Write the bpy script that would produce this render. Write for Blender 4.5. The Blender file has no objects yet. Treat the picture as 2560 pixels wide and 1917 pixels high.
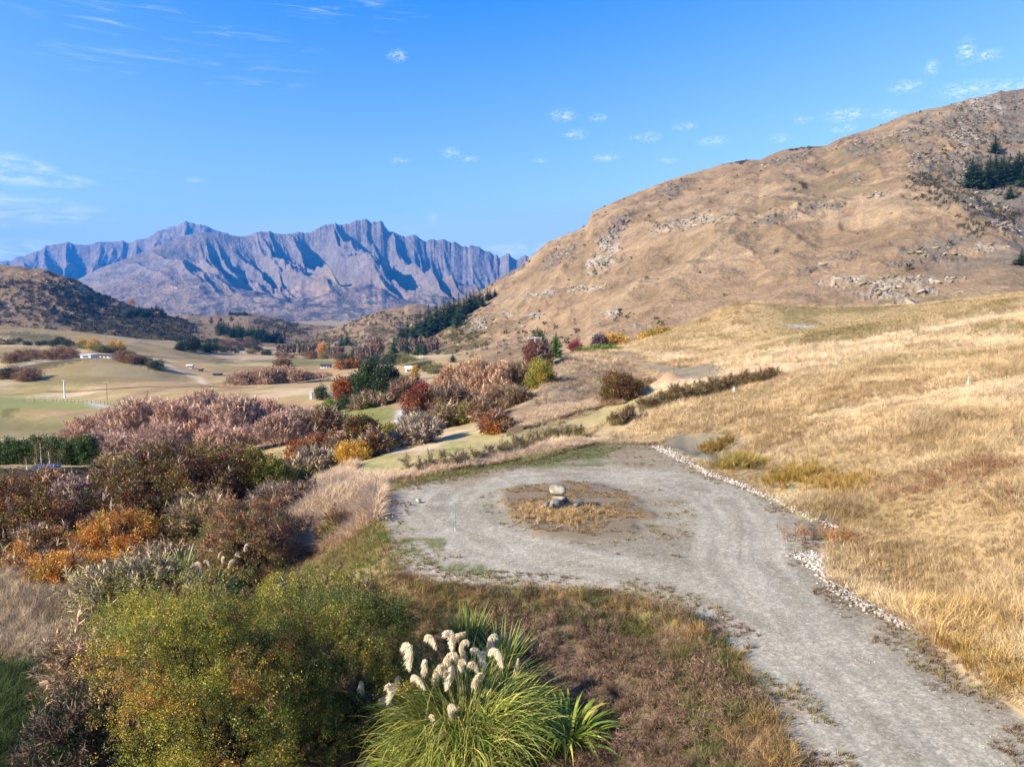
import bpy, math, random
import numpy as np
from mathutils import Vector

sc = bpy.context.scene
col = sc.collection
R = math.radians

# ------------------------------------------------------------------ camera, sky, sun, exposure
W0, H0, FPX = 2560.0, 1917.0, 1828.0
CAMZ = 10.0
HORIZON = 780.0
PITCH = math.atan((H0 / 2 - HORIZON) / FPX)
cam_d = bpy.data.cameras.new('camera')
cam = bpy.data.objects.new('camera', cam_d)
col.objects.link(cam)
cam.location = (0, 0, CAMZ)
cam.rotation_euler = (math.pi / 2 - PITCH, 0, 0)
cam_d.sensor_fit = 'HORIZONTAL'
cam_d.sensor_width = 36.0
cam_d.lens = 36.0 * FPX / W0
cam_d.clip_start = 0.3
cam_d.clip_end = 60000
sc.camera = cam

SUN_EL = R(28)
SHADOW_AZ = R(25)                      # direction shadows fall, from +X towards +Y
sdir = Vector((-math.cos(SHADOW_AZ) * math.cos(SUN_EL), -math.sin(SHADOW_AZ) * math.cos(SUN_EL), math.sin(SUN_EL)))
sun_d = bpy.data.lights.new('sun', 'SUN')
sun_d.energy = 4.8
sun_d.angle = R(0.55)
sun_d.color = (1.0, 0.93, 0.82)
sun = bpy.data.objects.new('sun', sun_d)
col.objects.link(sun)
sun.rotation_euler = (-sdir).to_track_quat('-Z', 'Y').to_euler()
sun.location = (-60, -40, 60)

world = bpy.data.worlds.new('World')
sc.world = world
world.use_nodes = True


def nd(nt, typ, **kw):
    n = nt.nodes.new(typ)
    for k, v in kw.items():
        if k.startswith('in_'):
            key = k[3:]
            key = int(key) if key.isdigit() else key
            n.inputs[key].default_value = v
        else:
            setattr(n, k, v)
    return n


SKY_SAT, SKY_HUE, SKY_DUST = 1.0, 0.5, 0.6


def build_world():
    nt = world.node_tree
    nt.nodes.clear()
    L = nt.links.new
    out = nd(nt, 'ShaderNodeOutputWorld')
    bg = nd(nt, 'ShaderNodeBackground')
    sky = nd(nt, 'ShaderNodeTexSky', sky_type='NISHITA', sun_disc=False)
    sky.sun_elevation = SUN_EL
    sky.sun_rotation = math.atan2(sdir.x, sdir.y)
    sky.altitude = 300
    sky.air_density = 1.0
    sky.dust_density = SKY_DUST
    sky.ozone_density = 2.2
    hs = nd(nt, 'ShaderNodeHueSaturation')
    hs.inputs['Saturation'].default_value = SKY_SAT
    hs.inputs['Hue'].default_value = SKY_HUE
    L(sky.outputs[0], hs.inputs['Color'])
    cur = hs.outputs[0]
    # one grade over the whole sky: deeper blue overhead, capped like the camera's highlights
    for op, val in (('SUBTRACT', (1.0, 0.95, 0.0, 1)), ('MULTIPLY', (1.12, 0.92, 1.0, 1)), ('LIGHTEN', (0.10, 0.45, 1.2, 1)), ('DARKEN', (2.3, 3.0, 3.6, 1))):
        n = nd(nt, 'ShaderNodeMix', data_type='RGBA', blend_type=op)
        n.inputs['Factor'].default_value = 1
        n.inputs['B'].default_value = val
        L(cur, n.inputs['A'])
        cur = n.outputs['Result']
    # clouds: thin streaks and small puffs, laid over the sky by direction
    tc = nd(nt, 'ShaderNodeTexCoord')
    sep = nd(nt, 'ShaderNodeSeparateXYZ')
    L(tc.outputs['Generated'], sep.inputs[0])
    az = nd(nt, 'ShaderNodeMath', operation='ARCTAN2')
    L(sep.outputs[0], az.inputs[0]); L(sep.outputs[1], az.inputs[1])
    el = nd(nt, 'ShaderNodeMath', operation='ARCSINE')
    L(sep.outputs[2], el.inputs[0])
    comb = nd(nt, 'ShaderNodeCombineXYZ')
    L(az.outputs[0], comb.inputs[0]); L(el.outputs[0], comb.inputs[1])

    def noise(scale_xyz, loc, scale, detail, rough, dist=0.0, lac=2.0):
        mp = nd(nt, 'ShaderNodeMapping')
        mp.inputs['Scale'].default_value = scale_xyz
        mp.inputs['Location'].default_value = loc
        L(comb.outputs[0], mp.inputs[0])
        n = nd(nt, 'ShaderNodeTexNoise')
        n.inputs['Scale'].default_value = scale
        n.inputs['Detail'].default_value = detail
        n.inputs['Roughness'].default_value = rough
        n.inputs['Distortion'].default_value = dist
        L(mp.outputs[0], n.inputs['Vector'])
        return n.outputs[0]

    def ramp(src, a, b):
        m = nd(nt, 'ShaderNodeMapRange', interpolation_type='SMOOTHSTEP')
        m.inputs[1].default_value = a; m.inputs[2].default_value = b
        L(src, m.inputs[0])
        return m.outputs[0]

    def mul(a, b):
        m = nd(nt, 'ShaderNodeMath', operation='MULTIPLY')
        for i, s in enumerate((a, b)):
            if isinstance(s, (int, float)):
                m.inputs[i].default_value = s
            else:
                L(s, m.inputs[i])
        return m.outputs[0]

    def maxi(a, b):
        m = nd(nt, 'ShaderNodeMath', operation='MAXIMUM')
        L(a, m.inputs[0]); L(b, m.inputs[1])
        return m.outputs[0]

    def blob(u, v, wu, hv, ang=0.0):
        # soft ellipse round a sky direction
        x = (u - W0 / 2) / FPX; y = -(v - H0 / 2) / FPX
        d = Vector((x, math.cos(PITCH) + y * math.sin(PITCH), -math.sin(PITCH) + y * math.cos(PITCH))).normalized()
        a0 = math.atan2(d.x, d.y); e0 = math.asin(d.z)
        mp = nd(nt, 'ShaderNodeMapping', vector_type='TEXTURE')
        mp.inputs['Location'].default_value = (a0, e0, 0)
        mp.inputs['Rotation'].default_value = (0, 0, ang)
        mp.inputs['Scale'].default_value = (wu / FPX, hv / FPX, 1)
        L(comb.outputs[0], mp.inputs[0])
        ln = nd(nt, 'ShaderNodeVectorMath', operation='LENGTH')
        L(mp.outputs[0], ln.inputs[0])
        m = nd(nt, 'ShaderNodeMapRange')
        m.inputs[1].default_value = 1.0; m.inputs[2].default_value = 0.0
        L(ln.outputs['Value'], m.inputs[0])
        return m.outputs[0]

    def sumblobs(bl):
        acc = None
        for b in bl:
            s = blob(*b)
            acc = s if acc is None else maxi(acc, s)
        return acc
    # streaks
    st = noise((2.2, 26, 1), (0.3, 0.1, 0), 5.5, 9, 0.62, 0.6)
    stm = sumblobs([(420, 70, 420, 60, -0.06), (830, 10, 260, 60, -0.05), (560, 180, 330, 45, -0.02), (260, 150, 200, 40, 0), (360, 440, 140, 18, -0.03)])
    streak = mul(ramp(st, 0.50, 0.86), ramp(stm, 0.0, 0.75))
    # puffs
    pf = noise((14, 30, 1), (1.7, 0.4, 0), 9.0, 9, 0.68, 0.9)
    pb = [(993, 140, 36, 20), (1130, 382, 40, 18), (1175, 398, 32, 10), (1440, 336, 42, 18), (1405, 290, 50, 20), (1498, 296, 34, 14),
          (1625, 343, 36, 16), (1712, 316, 44, 14), (1784, 353, 58, 16), (1515, 395, 52, 14), (1672, 402, 36, 10), (1952, 345, 32, 16),
          (2115, 288, 70, 22), (2110, 322, 40, 12), (2265, 218, 50, 20), (2415, 130, 26, 38), (2475, 138, 40, 18), (2420, 225, 90, 26),
          (2530, 218, 110, 24), (2330, 170, 22, 24), (1080, 545, 22, 26), (1000, 402, 36, 10), (490, 452, 30, 8), (2220, 285, 50, 16), (1590, 345, 24, 10), (2010, 300, 30, 12), (1350, 402, 26, 8)]
    pm = sumblobs(pb)
    puff = mul(ramp(pf, 0.40, 0.74), ramp(pm, 0.05, 1.0))
    # banks by the left edge and low over the saddle
    bk = noise((4, 16, 1), (4.1, 2.2, 0), 7.0, 9, 0.62, 0.8)
    bm = sumblobs([(20, 425, 110, 40, 0), (-40, 525, 280, 44, 0.03), (-200, 620, 420, 34, 0.02), (1345, 628, 170, 28, 0), (120, 450, 110, 18, 0)])
    bank = mul(ramp(bk, 0.36, 0.76), ramp(bm, 0.02, 0.55))
    cl = maxi(mul(streak, 0.42), maxi(mul(puff, 0.85), mul(bank, 0.7)))
    mix = nd(nt, 'ShaderNodeMix', data_type='RGBA')
    L(cl, mix.inputs['Factor'])
    L(cur, mix.inputs['A'])
    mix.inputs['B'].default_value = (4.6, 4.7, 4.9, 1)
    L(mix.outputs['Result'], bg.inputs['Color'])
    bg.inputs['Strength'].default_value = 0.15
    L(bg.outputs[0], out.inputs['Surface'])


build_world()
vs = sc.view_settings
vs.view_transform = 'Standard'
vs.look = 'None'
vs.exposure = 1.2
vs.gamma = 1.0
vs.use_curve_mapping = False
sc.display_settings.display_device = 'sRGB'
cy = sc.cycles
cy.use_denoising = True
try:
    cy.denoiser = 'OPENIMAGEDENOISE'
    cy.denoising_prefilter = 'ACCURATE'
except Exception:
    pass
cy.max_bounces = 8
cy.diffuse_bounces = 3
cy.glossy_bounces = 2
cy.transmission_bounces = 3
cy.transparent_max_bounces = 8
cy.volume_bounces = 0
cy.sample_clamp_indirect = 6.0
cy.use_adaptive_sampling = True
cy.adaptive_threshold = 0.015

# ------------------------------------------------------------------ helpers: pixels, noise, meshes
CP, SP = math.cos(PITCH), math.sin(PITCH)


def ray(u, v):
    x = (np.asarray(u, float) - W0 / 2) / FPX
    y = -(np.asarray(v, float) - H0 / 2) / FPX
    dy = CP + y * SP
    dz = -SP + y * CP
    return x / dy, dz / dy              # per metre of world Y


def pt(u, v, Y):
    a, b = ray(u, v)
    return a * Y, Y, CAMZ + b * Y


def project(x, y, z):
    """world -> photograph pixel"""
    z = z - CAMZ
    f = y * CP - z * SP
    up = y * SP + z * CP
    return W0 / 2 + FPX * x / f, H0 / 2 - FPX * up / f


def _h(ix, iy, seed):
    n = (ix.astype(np.int64) * 374761393 + iy.astype(np.int64) * 668265263 + seed * 1442695041) & 0xFFFFFFFF
    n = ((n ^ (n >> 13)) * 1274126177) & 0xFFFFFFFF
    n = n ^ (n >> 16)
    return (n & 0xFFFF) / 65535.0


def vnoise(x, y, seed=0):
    x = np.asarray(x, float); y = np.asarray(y, float)
    ix = np.floor(x); iy = np.floor(y)
    fx = x - ix; fy = y - iy
    fx = fx * fx * fx * (fx * (fx * 6 - 15) + 10); fy = fy * fy * fy * (fy * (fy * 6 - 15) + 10)
    a = _h(ix, iy, seed); b = _h(ix + 1, iy, seed); c = _h(ix, iy + 1, seed); d = _h(ix + 1, iy + 1, seed)
    return (a + (b - a) * fx) + ((c + (d - c) * fx) - (a + (b - a) * fx)) * fy


def fbm(x, y, oct=4, seed=0, gain=0.5, lac=2.03):
    s = 0; amp = 1; tot = 0
    x = np.asarray(x, float); y = np.asarray(y, float)
    for o in range(oct):
        s = s + amp * vnoise(x, y, seed + o * 17)
        tot += amp
        amp *= gain
        x, y = (x * 0.8 - y * 0.6) * lac + 3.1, (x * 0.6 + y * 0.8) * lac + 1.7
    return s / tot


def ridged(x, y, oct=4, seed=0, gain=0.55):
    s = 0; amp = 1; tot = 0
    x = np.asarray(x, float); y = np.asarray(y, float)
    for o in range(oct):
        n = 1 - np.abs(2 * vnoise(x, y, seed + o * 31) - 1)
        s = s + amp * n * n
        tot += amp
        amp *= gain
        x, y = (x * 0.85 - y * 0.53) * 2.07 + 9.1, (x * 0.53 + y * 0.85) * 2.07 + 4.7
    return s / tot


def sstep(a, b, x):
    t = np.clip((x - a) / (b - a), 0, 1)
    return t * t * (3 - 2 * t)


def mesh_from(name, verts, faces, mat=None, smooth=False, cols=None):
    """faces: (n,3) or (n,4) int array"""
    verts = np.asarray(verts, np.float32); faces = np.asarray(faces, np.int32)
    me = bpy.data.meshes.new(name)
    n, k = faces.shape
    me.vertices.add(len(verts)); me.vertices.foreach_set('co', verts.ravel())
    me.loops.add(n * k); me.loops.foreach_set('vertex_index', faces.ravel())
    me.polygons.add(n)
    me.polygons.foreach_set('loop_start', np.arange(0, n * k, k, dtype=np.int32))
    me.polygons.foreach_set('loop_total', np.full(n, k, np.int32))
    if smooth:
        me.polygons.foreach_set('use_smooth', np.ones(n, bool))
    if cols is not None:
        a = me.attributes.new('Col', 'FLOAT_COLOR', 'POINT')
        c = np.ones((len(verts), 4), np.float32); c[:, :cols.shape[1]] = cols
        a.data.foreach_set('color', c.ravel())
    me.update(calc_edges=True)
    if mat is not None:
        me.materials.append(mat)
    return me


def add_attr(me, name, typ, data, dom='POINT'):
    a = me.attributes.new(name, typ, dom)
    key = {'FLOAT': 'value', 'INT': 'value', 'FLOAT_VECTOR': 'vector', 'FLOAT_COLOR': 'color'}[typ]
    a.data.foreach_set(key, np.ascontiguousarray(data).ravel())


def link(name, me, parent=None, loc=None):
    o = bpy.data.objects.new(name, me)
    col.objects.link(o)
    if parent is not None:
        o.parent = parent
    if loc is not None:
        o.location = loc
    return o


def tag(o, label=None, cat=None, group=None, kind=None):
    if label: o['label'] = label
    if cat: o['category'] = cat
    if group: o['group'] = group
    if kind: o['kind'] = kind
    return o


def empty(name, loc, label, cat, group=None):
    o = bpy.data.objects.new(name, None)
    col.objects.link(o)
    o.location = loc
    o.empty_display_size = 0.2
    return tag(o, label, cat, group)


def grid_faces(nu, nv):
    i = np.arange(nu * nv).reshape(nu, nv)
    return np.stack([i[:-1, :-1], i[1:, :-1], i[1:, 1:], i[:-1, 1:]], -1).reshape(-1, 4)


def polydist(px, py, poly):
    """signed distance to polygon (positive inside)"""
    poly = np.asarray(poly, float)
    n = len(poly)
    d2 = np.full(px.shape, 1e18); ins = np.zeros(px.shape, bool)
    for i in range(n):
        ax, ay = poly[i]; bx, by = poly[(i + 1) % n]
        ex, ey = bx - ax, by - ay
        wx, wy = px - ax, py - ay
        t = np.clip((wx * ex + wy * ey) / (ex * ex + ey * ey + 1e-9), 0, 1)
        d2 = np.minimum(d2, (wx - t * ex) ** 2 + (wy - t * ey) ** 2)
        c = (ay > py) != (by > py)
        with np.errstate(divide='ignore', invalid='ignore'):
            xi = ax + (py - ay) * ex / (ey if ey != 0 else 1e-9)
        ins ^= c & (px < xi)
    d = np.sqrt(d2)
    return np.where(ins, d, -d)


def linedist(px, py, line):
    line = np.asarray(line, float)
    d2 = np.full(px.shape, 1e18)
    for i in range(len(line) - 1):
        ax, ay = line[i]; bx, by = line[i + 1]
        ex, ey = bx - ax, by - ay
        wx, wy = px - ax, py - ay
        t = np.clip((wx * ex + wy * ey) / (ex * ex + ey * ey + 1e-9), 0, 1)
        d2 = np.minimum(d2, (wx - t * ex) ** 2 + (wy - t * ey) ** 2)
    return np.sqrt(d2)


def srgb(r, g, b):
    c = np.array([r, g, b], float) / 255.0
    return np.where(c <= 0.04045, c / 12.92, ((c + 0.055) / 1.055) ** 2.4)


def ALB(r, g, b, k=0.62):
    """photographed colour -> rough base colour"""
    return srgb(r, g, b) * k


# ------------------------------------------------------------------ near and valley terrain: a height field
APX = 20.0                                # the grid fans out from 20 m behind the camera
CTRL = [
    # u, v, Y   (points seen in the photograph with an estimated distance)
    # right grass slope
    (2560, 1560, 22.5), (2560, 1273, 30), (2560, 1011, 46), (2560, 880, 62), (2560, 800, 76), (2560, 752, 88),
    (2300, 1500, 26.5), (2300, 1250, 33), (2300, 1050, 45), (2300, 930, 60), (2300, 850, 76), (2300, 800, 88),
    (2120, 1300, 34), (2120, 1150, 42), (2120, 1000, 55), (2120, 900, 72), (2120, 842, 90),
    (1960, 1150, 46), (1960, 1020, 58), (1960, 930, 74), (1960, 880, 88), (1960, 850, 96),
    (1860, 1120, 50), (1800, 1020, 63), (1800, 950, 78), (1800, 905, 92),
    (1640, 1060, 62), (1640, 1000, 74), (1600, 960, 88),
    # mown plateau behind the crest
    (2300, 790, 130), (2200, 785, 200), (2560, 735, 150), (2400, 757, 170), (2060, 815, 130), (2000, 790, 190), (2050, 778, 230),
    # mound right of the track
    (1900, 767, 172), (1830, 772, 170), (1700, 829, 166), (1560, 873, 150), (1750, 900, 116), (1850, 850, 135), (1920, 840, 130), (1600, 912, 118), (1700, 935, 104), (1620, 930, 108),
    # track spur and bank
    (1500, 884, 138), (1440, 884, 132), (1395, 905, 118), (1345, 968, 95), (1295, 1040, 80), (1440, 930, 110), (1420, 1000, 88), (1500, 960, 98), (1550, 990, 88), (1350, 1050, 76),
    # behind the spur the ground falls to the creek
    (1380, 905, 150), (1600, 885, 230), (1480, 890, 190),
    # lawn
    (1250, 1110, 62), (1450, 1060, 72), (1600, 1010, 78), (1330, 1090, 66), (1130, 1140, 59), (1000, 1165, 57), (1180, 1085, 74), (870, 1185, 58),
    # planting bank
    (1100, 1172, 50), (1000, 1187, 51), (1250, 1130, 54), (1400, 1100, 60),
    # creek and garden
    (1200, 1062, 96), (1120, 1062, 98), (1030, 1075, 92), (1000, 1050, 106), (940, 1085, 92), (1030, 1022, 126), (900, 1030, 132), (850, 1000, 170), (950, 1000, 175), (1100, 975, 190),
    (905, 1140, 70), (800, 1160, 76), (700, 1190, 78),
    # valley floor
    (700, 1060, 150), (700, 985, 235), (400, 978, 300), (700, 966, 300), (60, 1040, 235), (60, 1100, 168), (250, 1100, 160), (450, 1050, 190), (162, 996, 318), (-300, 1040, 235), (-300, 985, 320),
    (480, 955, 400), (250, 975, 330), (250, 897, 430), (100, 905, 425), (380, 915, 425), (570, 930, 470), (780, 935, 420), (-100, 925, 425), (-300, 925, 430), (20, 935, 400),
    (0, 862, 560), (200, 868, 560), (0, 816, 690), (200, 831, 690), (330, 850, 680), (420, 880, 620), (-300, 800, 720),
    (520, 905, 620), (700, 880, 760), (850, 890, 640), (600, 868, 860), (1000, 890, 520), (1100, 900, 420), (1080, 950, 260), (900, 930, 400),
    (1000, 862, 860), (800, 858, 1000),
    # gully under the shrubs on the left
    (0, 1500, 35), (0, 1700, 26), (100, 1900, 21), (400, 1540, 34), (600, 1450, 37), (800, 1420, 35), (900, 1290, 41), (830, 1225, 48), (750, 1310, 43), (850, 1350, 38),
    (200, 1420, 47), (200, 1330, 64), (0, 1190, 84), (200, 1165, 101), (0, 1165, 101), (450, 1240, 72), (600, 1260, 60), (650, 1190, 78), (-400, 1500, 36), (-400, 1180, 88), (550, 1160, 100), (400, 1130, 120),
    (700, 1230, 60), (780, 1205, 60),
    # swale in front
    (1150, 1640, 23.6), (1300, 1660, 22.2), (1500, 1700, 21.3), (1550, 1600, 23.3), (1400, 1917, 18.6), (1150, 1917, 19.0), (900, 1800, 21.5), (1700, 1850, 17.6), (700, 1700, 25), (500, 1900, 21.5), (1650, 1560, 24.0),
]
PLATFORM = [(955, 1290), (965, 1240), (1010, 1214), (1120, 1192), (1300, 1160), (1420, 1128), (1500, 1108), (1640, 1112), (1770, 1180), (1900, 1232), (2040, 1308), (2100, 1322),
            (2060, 1350), (2050, 1440), (2150, 1500), (2280, 1570), (2400, 1680), (2560, 1790), (2900, 2100), (2900, 2500), (2000, 2500), (2000, 1917), (1960, 1830), (1900, 1720), (1850, 1640), (1760, 1560),
            (1680, 1510), (1560, 1475), (1300, 1462), (1080, 1452), (1010, 1430), (975, 1370)]


def flat_xy(u, v, z=0.0):
    a, b = ray(u, v)
    Y = (z - CAMZ) / b
    return a * Y, Y


def zbase(X, Y):
    return -36 * (1 - np.exp(-np.maximum(Y - 45, 0) / 190.0))


def solve_rbf():
    P = []
    for u, v, Y in CTRL:
        P.append(pt(u, v, Y))
    for (u, v) in PLATFORM:
        x, y = flat_xy(u, v); P.append((x, y, 0.0))
    for (u, v) in [(1150, 1250), (1400, 1230), (1700, 1230), (1300, 1400), (1600, 1400), (1800, 1450), (2000, 1600), (2200, 1800), (1900, 1330), (1500, 1150)]:
        x, y = flat_xy(u, v); P.append((x, y, 0.0))
    for (x, y, z) in [(-30, 0, -3), (-12, 4, -2.5), (0, 4, -2.2), (8, 4, -0.6), (14, 2, 0.3), (30, 5, 3.5), (60, 20, 9), (90, 60, 15), (160, 120, 20), (-60, 20, -6), (-120, 60, -11),
                      (-900, 900, -20), (-1500, 2500, -35), (0, 1500, -37), (0, 3000, -38), (0, 6000, -38), (-1500, 6000, -38), (1500, 6000, -38), (500, 600, -10), (900, 1500, -20), (300, 300, 8), (600, 300, 20), (260, 420, -4), (120, 300, -5), (60, 300, -12), (-600, 300, -24)]:
        P.append((x, y, z))
    P = np.array(P, float)
    s = P[:, 0] / (P[:, 1] + APX); t = np.log(P[:, 1] + APX)
    q = (P[:, 2] - zbase(P[:, 0], P[:, 1])) / (P[:, 1] + APX)
    n = len(P)
    d = np.hypot(s[:, None] - s[None], t[:, None] - t[None])
    K = kern(d) + np.eye(n) * 2e-4
    A = np.zeros((n + 3, n + 3))
    A[:n, :n] = K
    A[:n, n] = 1; A[:n, n + 1] = s; A[:n, n + 2] = t
    A[n:, :n] = A[:n, n:].T
    w = np.linalg.solve(A, np.concatenate([q, [0, 0, 0]]))
    return s, t, w


def kern(d):
    # between linear and thin plate: keeps slopes without overshoot
    return -np.sqrt(d * d + 0.02 ** 2)


RS, RT, RW = solve_rbf()
PLAT_XY = [flat_xy(u, v) for (u, v) in PLATFORM]
NS, NT = 700, 670
_a = np.linspace(-1, 1, NS)
SG = np.sign(_a) * (np.abs(_a) * 0.78 + np.maximum(np.abs(_a) - 0.88, 0) * 8.0)
TG = np.linspace(math.log(12.0), math.log(7000.0), NT)


def raw_height(s, t):
    shp = s.shape
    s = s.ravel(); t = t.ravel()
    q = RW[-3] + RW[-2] * s + RW[-1] * t
    for i in range(len(RS)):
        q = q + RW[i] * kern(np.hypot(s - RS[i], t - RT[i]))
    Y = np.exp(t) - APX; X = s * (Y + APX)
    return (q * (Y + APX) + zbase(X, Y)).reshape(shp)


# coarse evaluation then smooth upsampling (the field is smooth)
_cs = SG[::4]; _ct = TG[::4]
if _cs[-1] != SG[-1]: _cs = np.append(_cs, SG[-1])
if _ct[-1] != TG[-1]: _ct = np.append(_ct, TG[-1])
_cz = raw_height(*np.meshgrid(_cs, _ct, indexing='ij'))


def _interp2(zc, xs, ys, xq, yq):
    tmp = np.empty((len(xq), len(ys)))
    for j in range(len(ys)):
        tmp[:, j] = np.interp(xq, xs, zc[:, j])
    out = np.empty((len(xq), len(yq)))
    for i in range(len(xq)):
        out[i] = np.interp(yq, ys, tmp[i])
    return out


def _blur(z, k):
    for _ in range(k):
        z[1:-1] = 0.25 * z[:-2] + 0.5 * z[1:-1] + 0.25 * z[2:]
        z[:, 1:-1] = 0.25 * z[:, :-2] + 0.5 * z[:, 1:-1] + 0.25 * z[:, 2:]
    return z


ZG = _blur(_interp2(_cz, _cs, _ct, SG, TG), 6)
SM, TM = np.meshgrid(SG, TG, indexing='ij')
YM = np.exp(TM) - APX
XM = SM * (YM + APX)
plat_d = polydist(XM, YM, PLAT_XY)
m = sstep(-1.6, 0.4, plat_d)
ZG = ZG * (1 - m) + 0.0 * m


def height(x, y, Z=None):
    Z = ZG if Z is None else Z
    x = np.asarray(x, float); y = np.asarray(y, float)
    s = x / (y + APX); t = np.log(np.maximum(y + APX, 12.01))
    i = np.clip(np.interp(s, SG, np.arange(NS)), 0, NS - 1.001)
    j = np.clip((t - TG[0]) / (TG[1] - TG[0]), 0, NT - 1.001)
    i0 = i.astype(int); j0 = j.astype(int); fi = i - i0; fj = j - j0
    return (Z[i0, j0] * (1 - fi) * (1 - fj) + Z[i0 + 1, j0] * fi * (1 - fj) + Z[i0, j0 + 1] * (1 - fi) * fj + Z[i0 + 1, j0 + 1] * fi * fj)


_RY = np.exp(np.linspace(math.log(7), math.log(4500), 2600))


def hit(u, v):
    """first ground point seen through a photograph pixel"""
    a, b = ray(u, v)
    x = a * _RY; z = CAMZ + b * _RY
    g = height(x, _RY)
    k = np.argmax(z <= g)
    if z[k] > g[k]:                       # skims over the crest: take the nearest ground within 320 m
        m_ = _RY < 320
        k = int(np.argmin(((z - g) / _RY)[m_]))
        Y = float(_RY[k])
        return float(a * Y), Y, float(height(a * Y, Y))
    if k > 0:
        d0 = z[k - 1] - g[k - 1]; d1 = z[k] - g[k]
        f = d0 / (d0 - d1) if d0 != d1 else 0
        Y = _RY[k - 1] + f * (_RY[k] - _RY[k - 1])
    else:
        Y = _RY[k]
    return float(a * Y), float(Y), float(height(a * Y, Y))
# ------------------------------------------------------------------ materials
def new_mat(name):
    m = bpy.data.materials.new(name)
    m.use_nodes = True
    nt = m.node_tree
    nt.nodes.clear()
    out = nd(nt, 'ShaderNodeOutputMaterial')
    return m, nt, out, nt.links.new


def simple_mat(name, color, rough=0.7, nscale=8.0, nstr=0.25, bump=0.0, metal=0.0, spec=0.3):
    m, nt, out, L = new_mat(name)
    b = nd(nt, 'ShaderNodeBsdfPrincipled')
    b.inputs['Roughness'].default_value = rough
    b.inputs['Metallic'].default_value = metal
    b.inputs['Specular IOR Level'].default_value = spec
    tc = nd(nt, 'ShaderNodeTexCoord')
    n = nd(nt, 'ShaderNodeTexNoise')
    n.inputs['Scale'].default_value = nscale
    n.inputs['Detail'].default_value = 6
    L(tc.outputs['Object'], n.inputs['Vector'])
    mr = nd(nt, 'ShaderNodeMapRange')
    mr.inputs[1].default_value = 0.3; mr.inputs[2].default_value = 0.7
    mr.inputs[3].default_value = 1 - nstr; mr.inputs[4].default_value = 1 + nstr
    L(n.outputs[0], mr.inputs[0])
    mx = nd(nt, 'ShaderNodeMix', data_type='RGBA', blend_type='MULTIPLY')
    mx.inputs['Factor'].default_value = 1
    mx.inputs['A'].default_value = (*color, 1)
    L(mr.outputs[0], mx.inputs['B'])
    L(mx.outputs['Result'], b.inputs['Base Color'])
    if bump:
        bp = nd(nt, 'ShaderNodeBump')
        bp.inputs['Strength'].default_value = bump
        bp.inputs['Distance'].default_value = 0.05
        L(n.outputs[0], bp.inputs['Height'])
        L(bp.outputs[0], b.inputs['Normal'])
    L(b.outputs[0], out.inputs[0])
    return m


def ground_mat(name, scales, bump, dist, contrast=0.35, gravel=False):
    """vertex colour with several octaves of procedural grain and relief"""
    m, nt, out, L = new_mat(name)
    b = nd(nt, 'ShaderNodeBsdfPrincipled')
    b.inputs['Roughness'].default_value = 0.95
    b.inputs['Specular IOR Level'].default_value = 0.1
    at = nd(nt, 'ShaderNodeAttribute', attribute_name='Col')
    geo = nd(nt, 'ShaderNodeNewGeometry')
    cur = at.outputs['Color']
    hsum = None
    for i, s in enumerate(scales):
        n = nd(nt, 'ShaderNodeTexNoise')
        n.inputs['Scale'].default_value = s
        n.inputs['Detail'].default_value = 5
        n.inputs['Roughness'].default_value = 0.6
        L(geo.outputs['Position'], n.inputs['Vector'])
        mr = nd(nt, 'ShaderNodeMapRange')
        mr.inputs[1].default_value = 0.28; mr.inputs[2].default_value = 0.72
        mr.inputs[3].default_value = 1 - contrast; mr.inputs[4].default_value = 1 + contrast
        L(n.outputs[0], mr.inputs[0])
        mx = nd(nt, 'ShaderNodeMix', data_type='RGBA', blend_type='MULTIPLY')
        mx.inputs['Factor'].default_value = 1
        L(cur, mx.inputs['A']); L(mr.outputs[0], mx.inputs['B'])
        cur = mx.outputs['Result']
        hsum = n.outputs[0]
    if gravel:
        gm = nd(nt, 'ShaderNodeAttribute', attribute_name='gmask')
        for s, lo, hi in ((7.0, 0.92, 1.22), (18.0, 0.88, 1.35)):
            vo = nd(nt, 'ShaderNodeTexVoronoi', feature='F1')
            vo.inputs['Scale'].default_value = s
            L(geo.outputs['Position'], vo.inputs['Vector'])
            sp = nd(nt, 'ShaderNodeSeparateColor')
            L(vo.outputs['Color'], sp.inputs[0])
            mr = nd(nt, 'ShaderNodeMapRange')
            mr.inputs[3].default_value = lo; mr.inputs[4].default_value = hi
            pw = nd(nt, 'ShaderNodeMath', operation='POWER')
            pw.inputs[1].default_value = 2.2
            L(sp.outputs[0], pw.inputs[0])
            L(pw.outputs[0], mr.inputs[0])
            mx = nd(nt, 'ShaderNodeMix', data_type='RGBA', blend_type='MULTIPLY')
            L(gm.outputs['Fac'], mx.inputs['Factor'])
            L(cur, mx.inputs['A']); L(mr.outputs[0], mx.inputs['B'])
            cur = mx.outputs['Result']
    L(cur, b.inputs['Base Color'])
    bp = nd(nt, 'ShaderNodeBump')
    bp.inputs['Strength'].default_value = bump
    bp.inputs['Distance'].default_value = dist
    L(hsum, bp.inputs['Height'])
    L(bp.outputs[0], b.inputs['Normal'])
    L(b.outputs[0], out.inputs[0])
    return m


M_GROUND = ground_mat('ground_grass_and_gravel', (0.35, 2.2, 9.0), 0.35, 0.03, 0.08, gravel=True)
M_HILL = ground_mat('hillside_tussock', (0.03, 0.12, 0.5), 0.9, 1.6, 0.17)
M_ALP = ground_mat('mountain_rock_and_tussock', (0.0012, 0.006, 0.025), 0.9, 30.0, 0.22)

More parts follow.
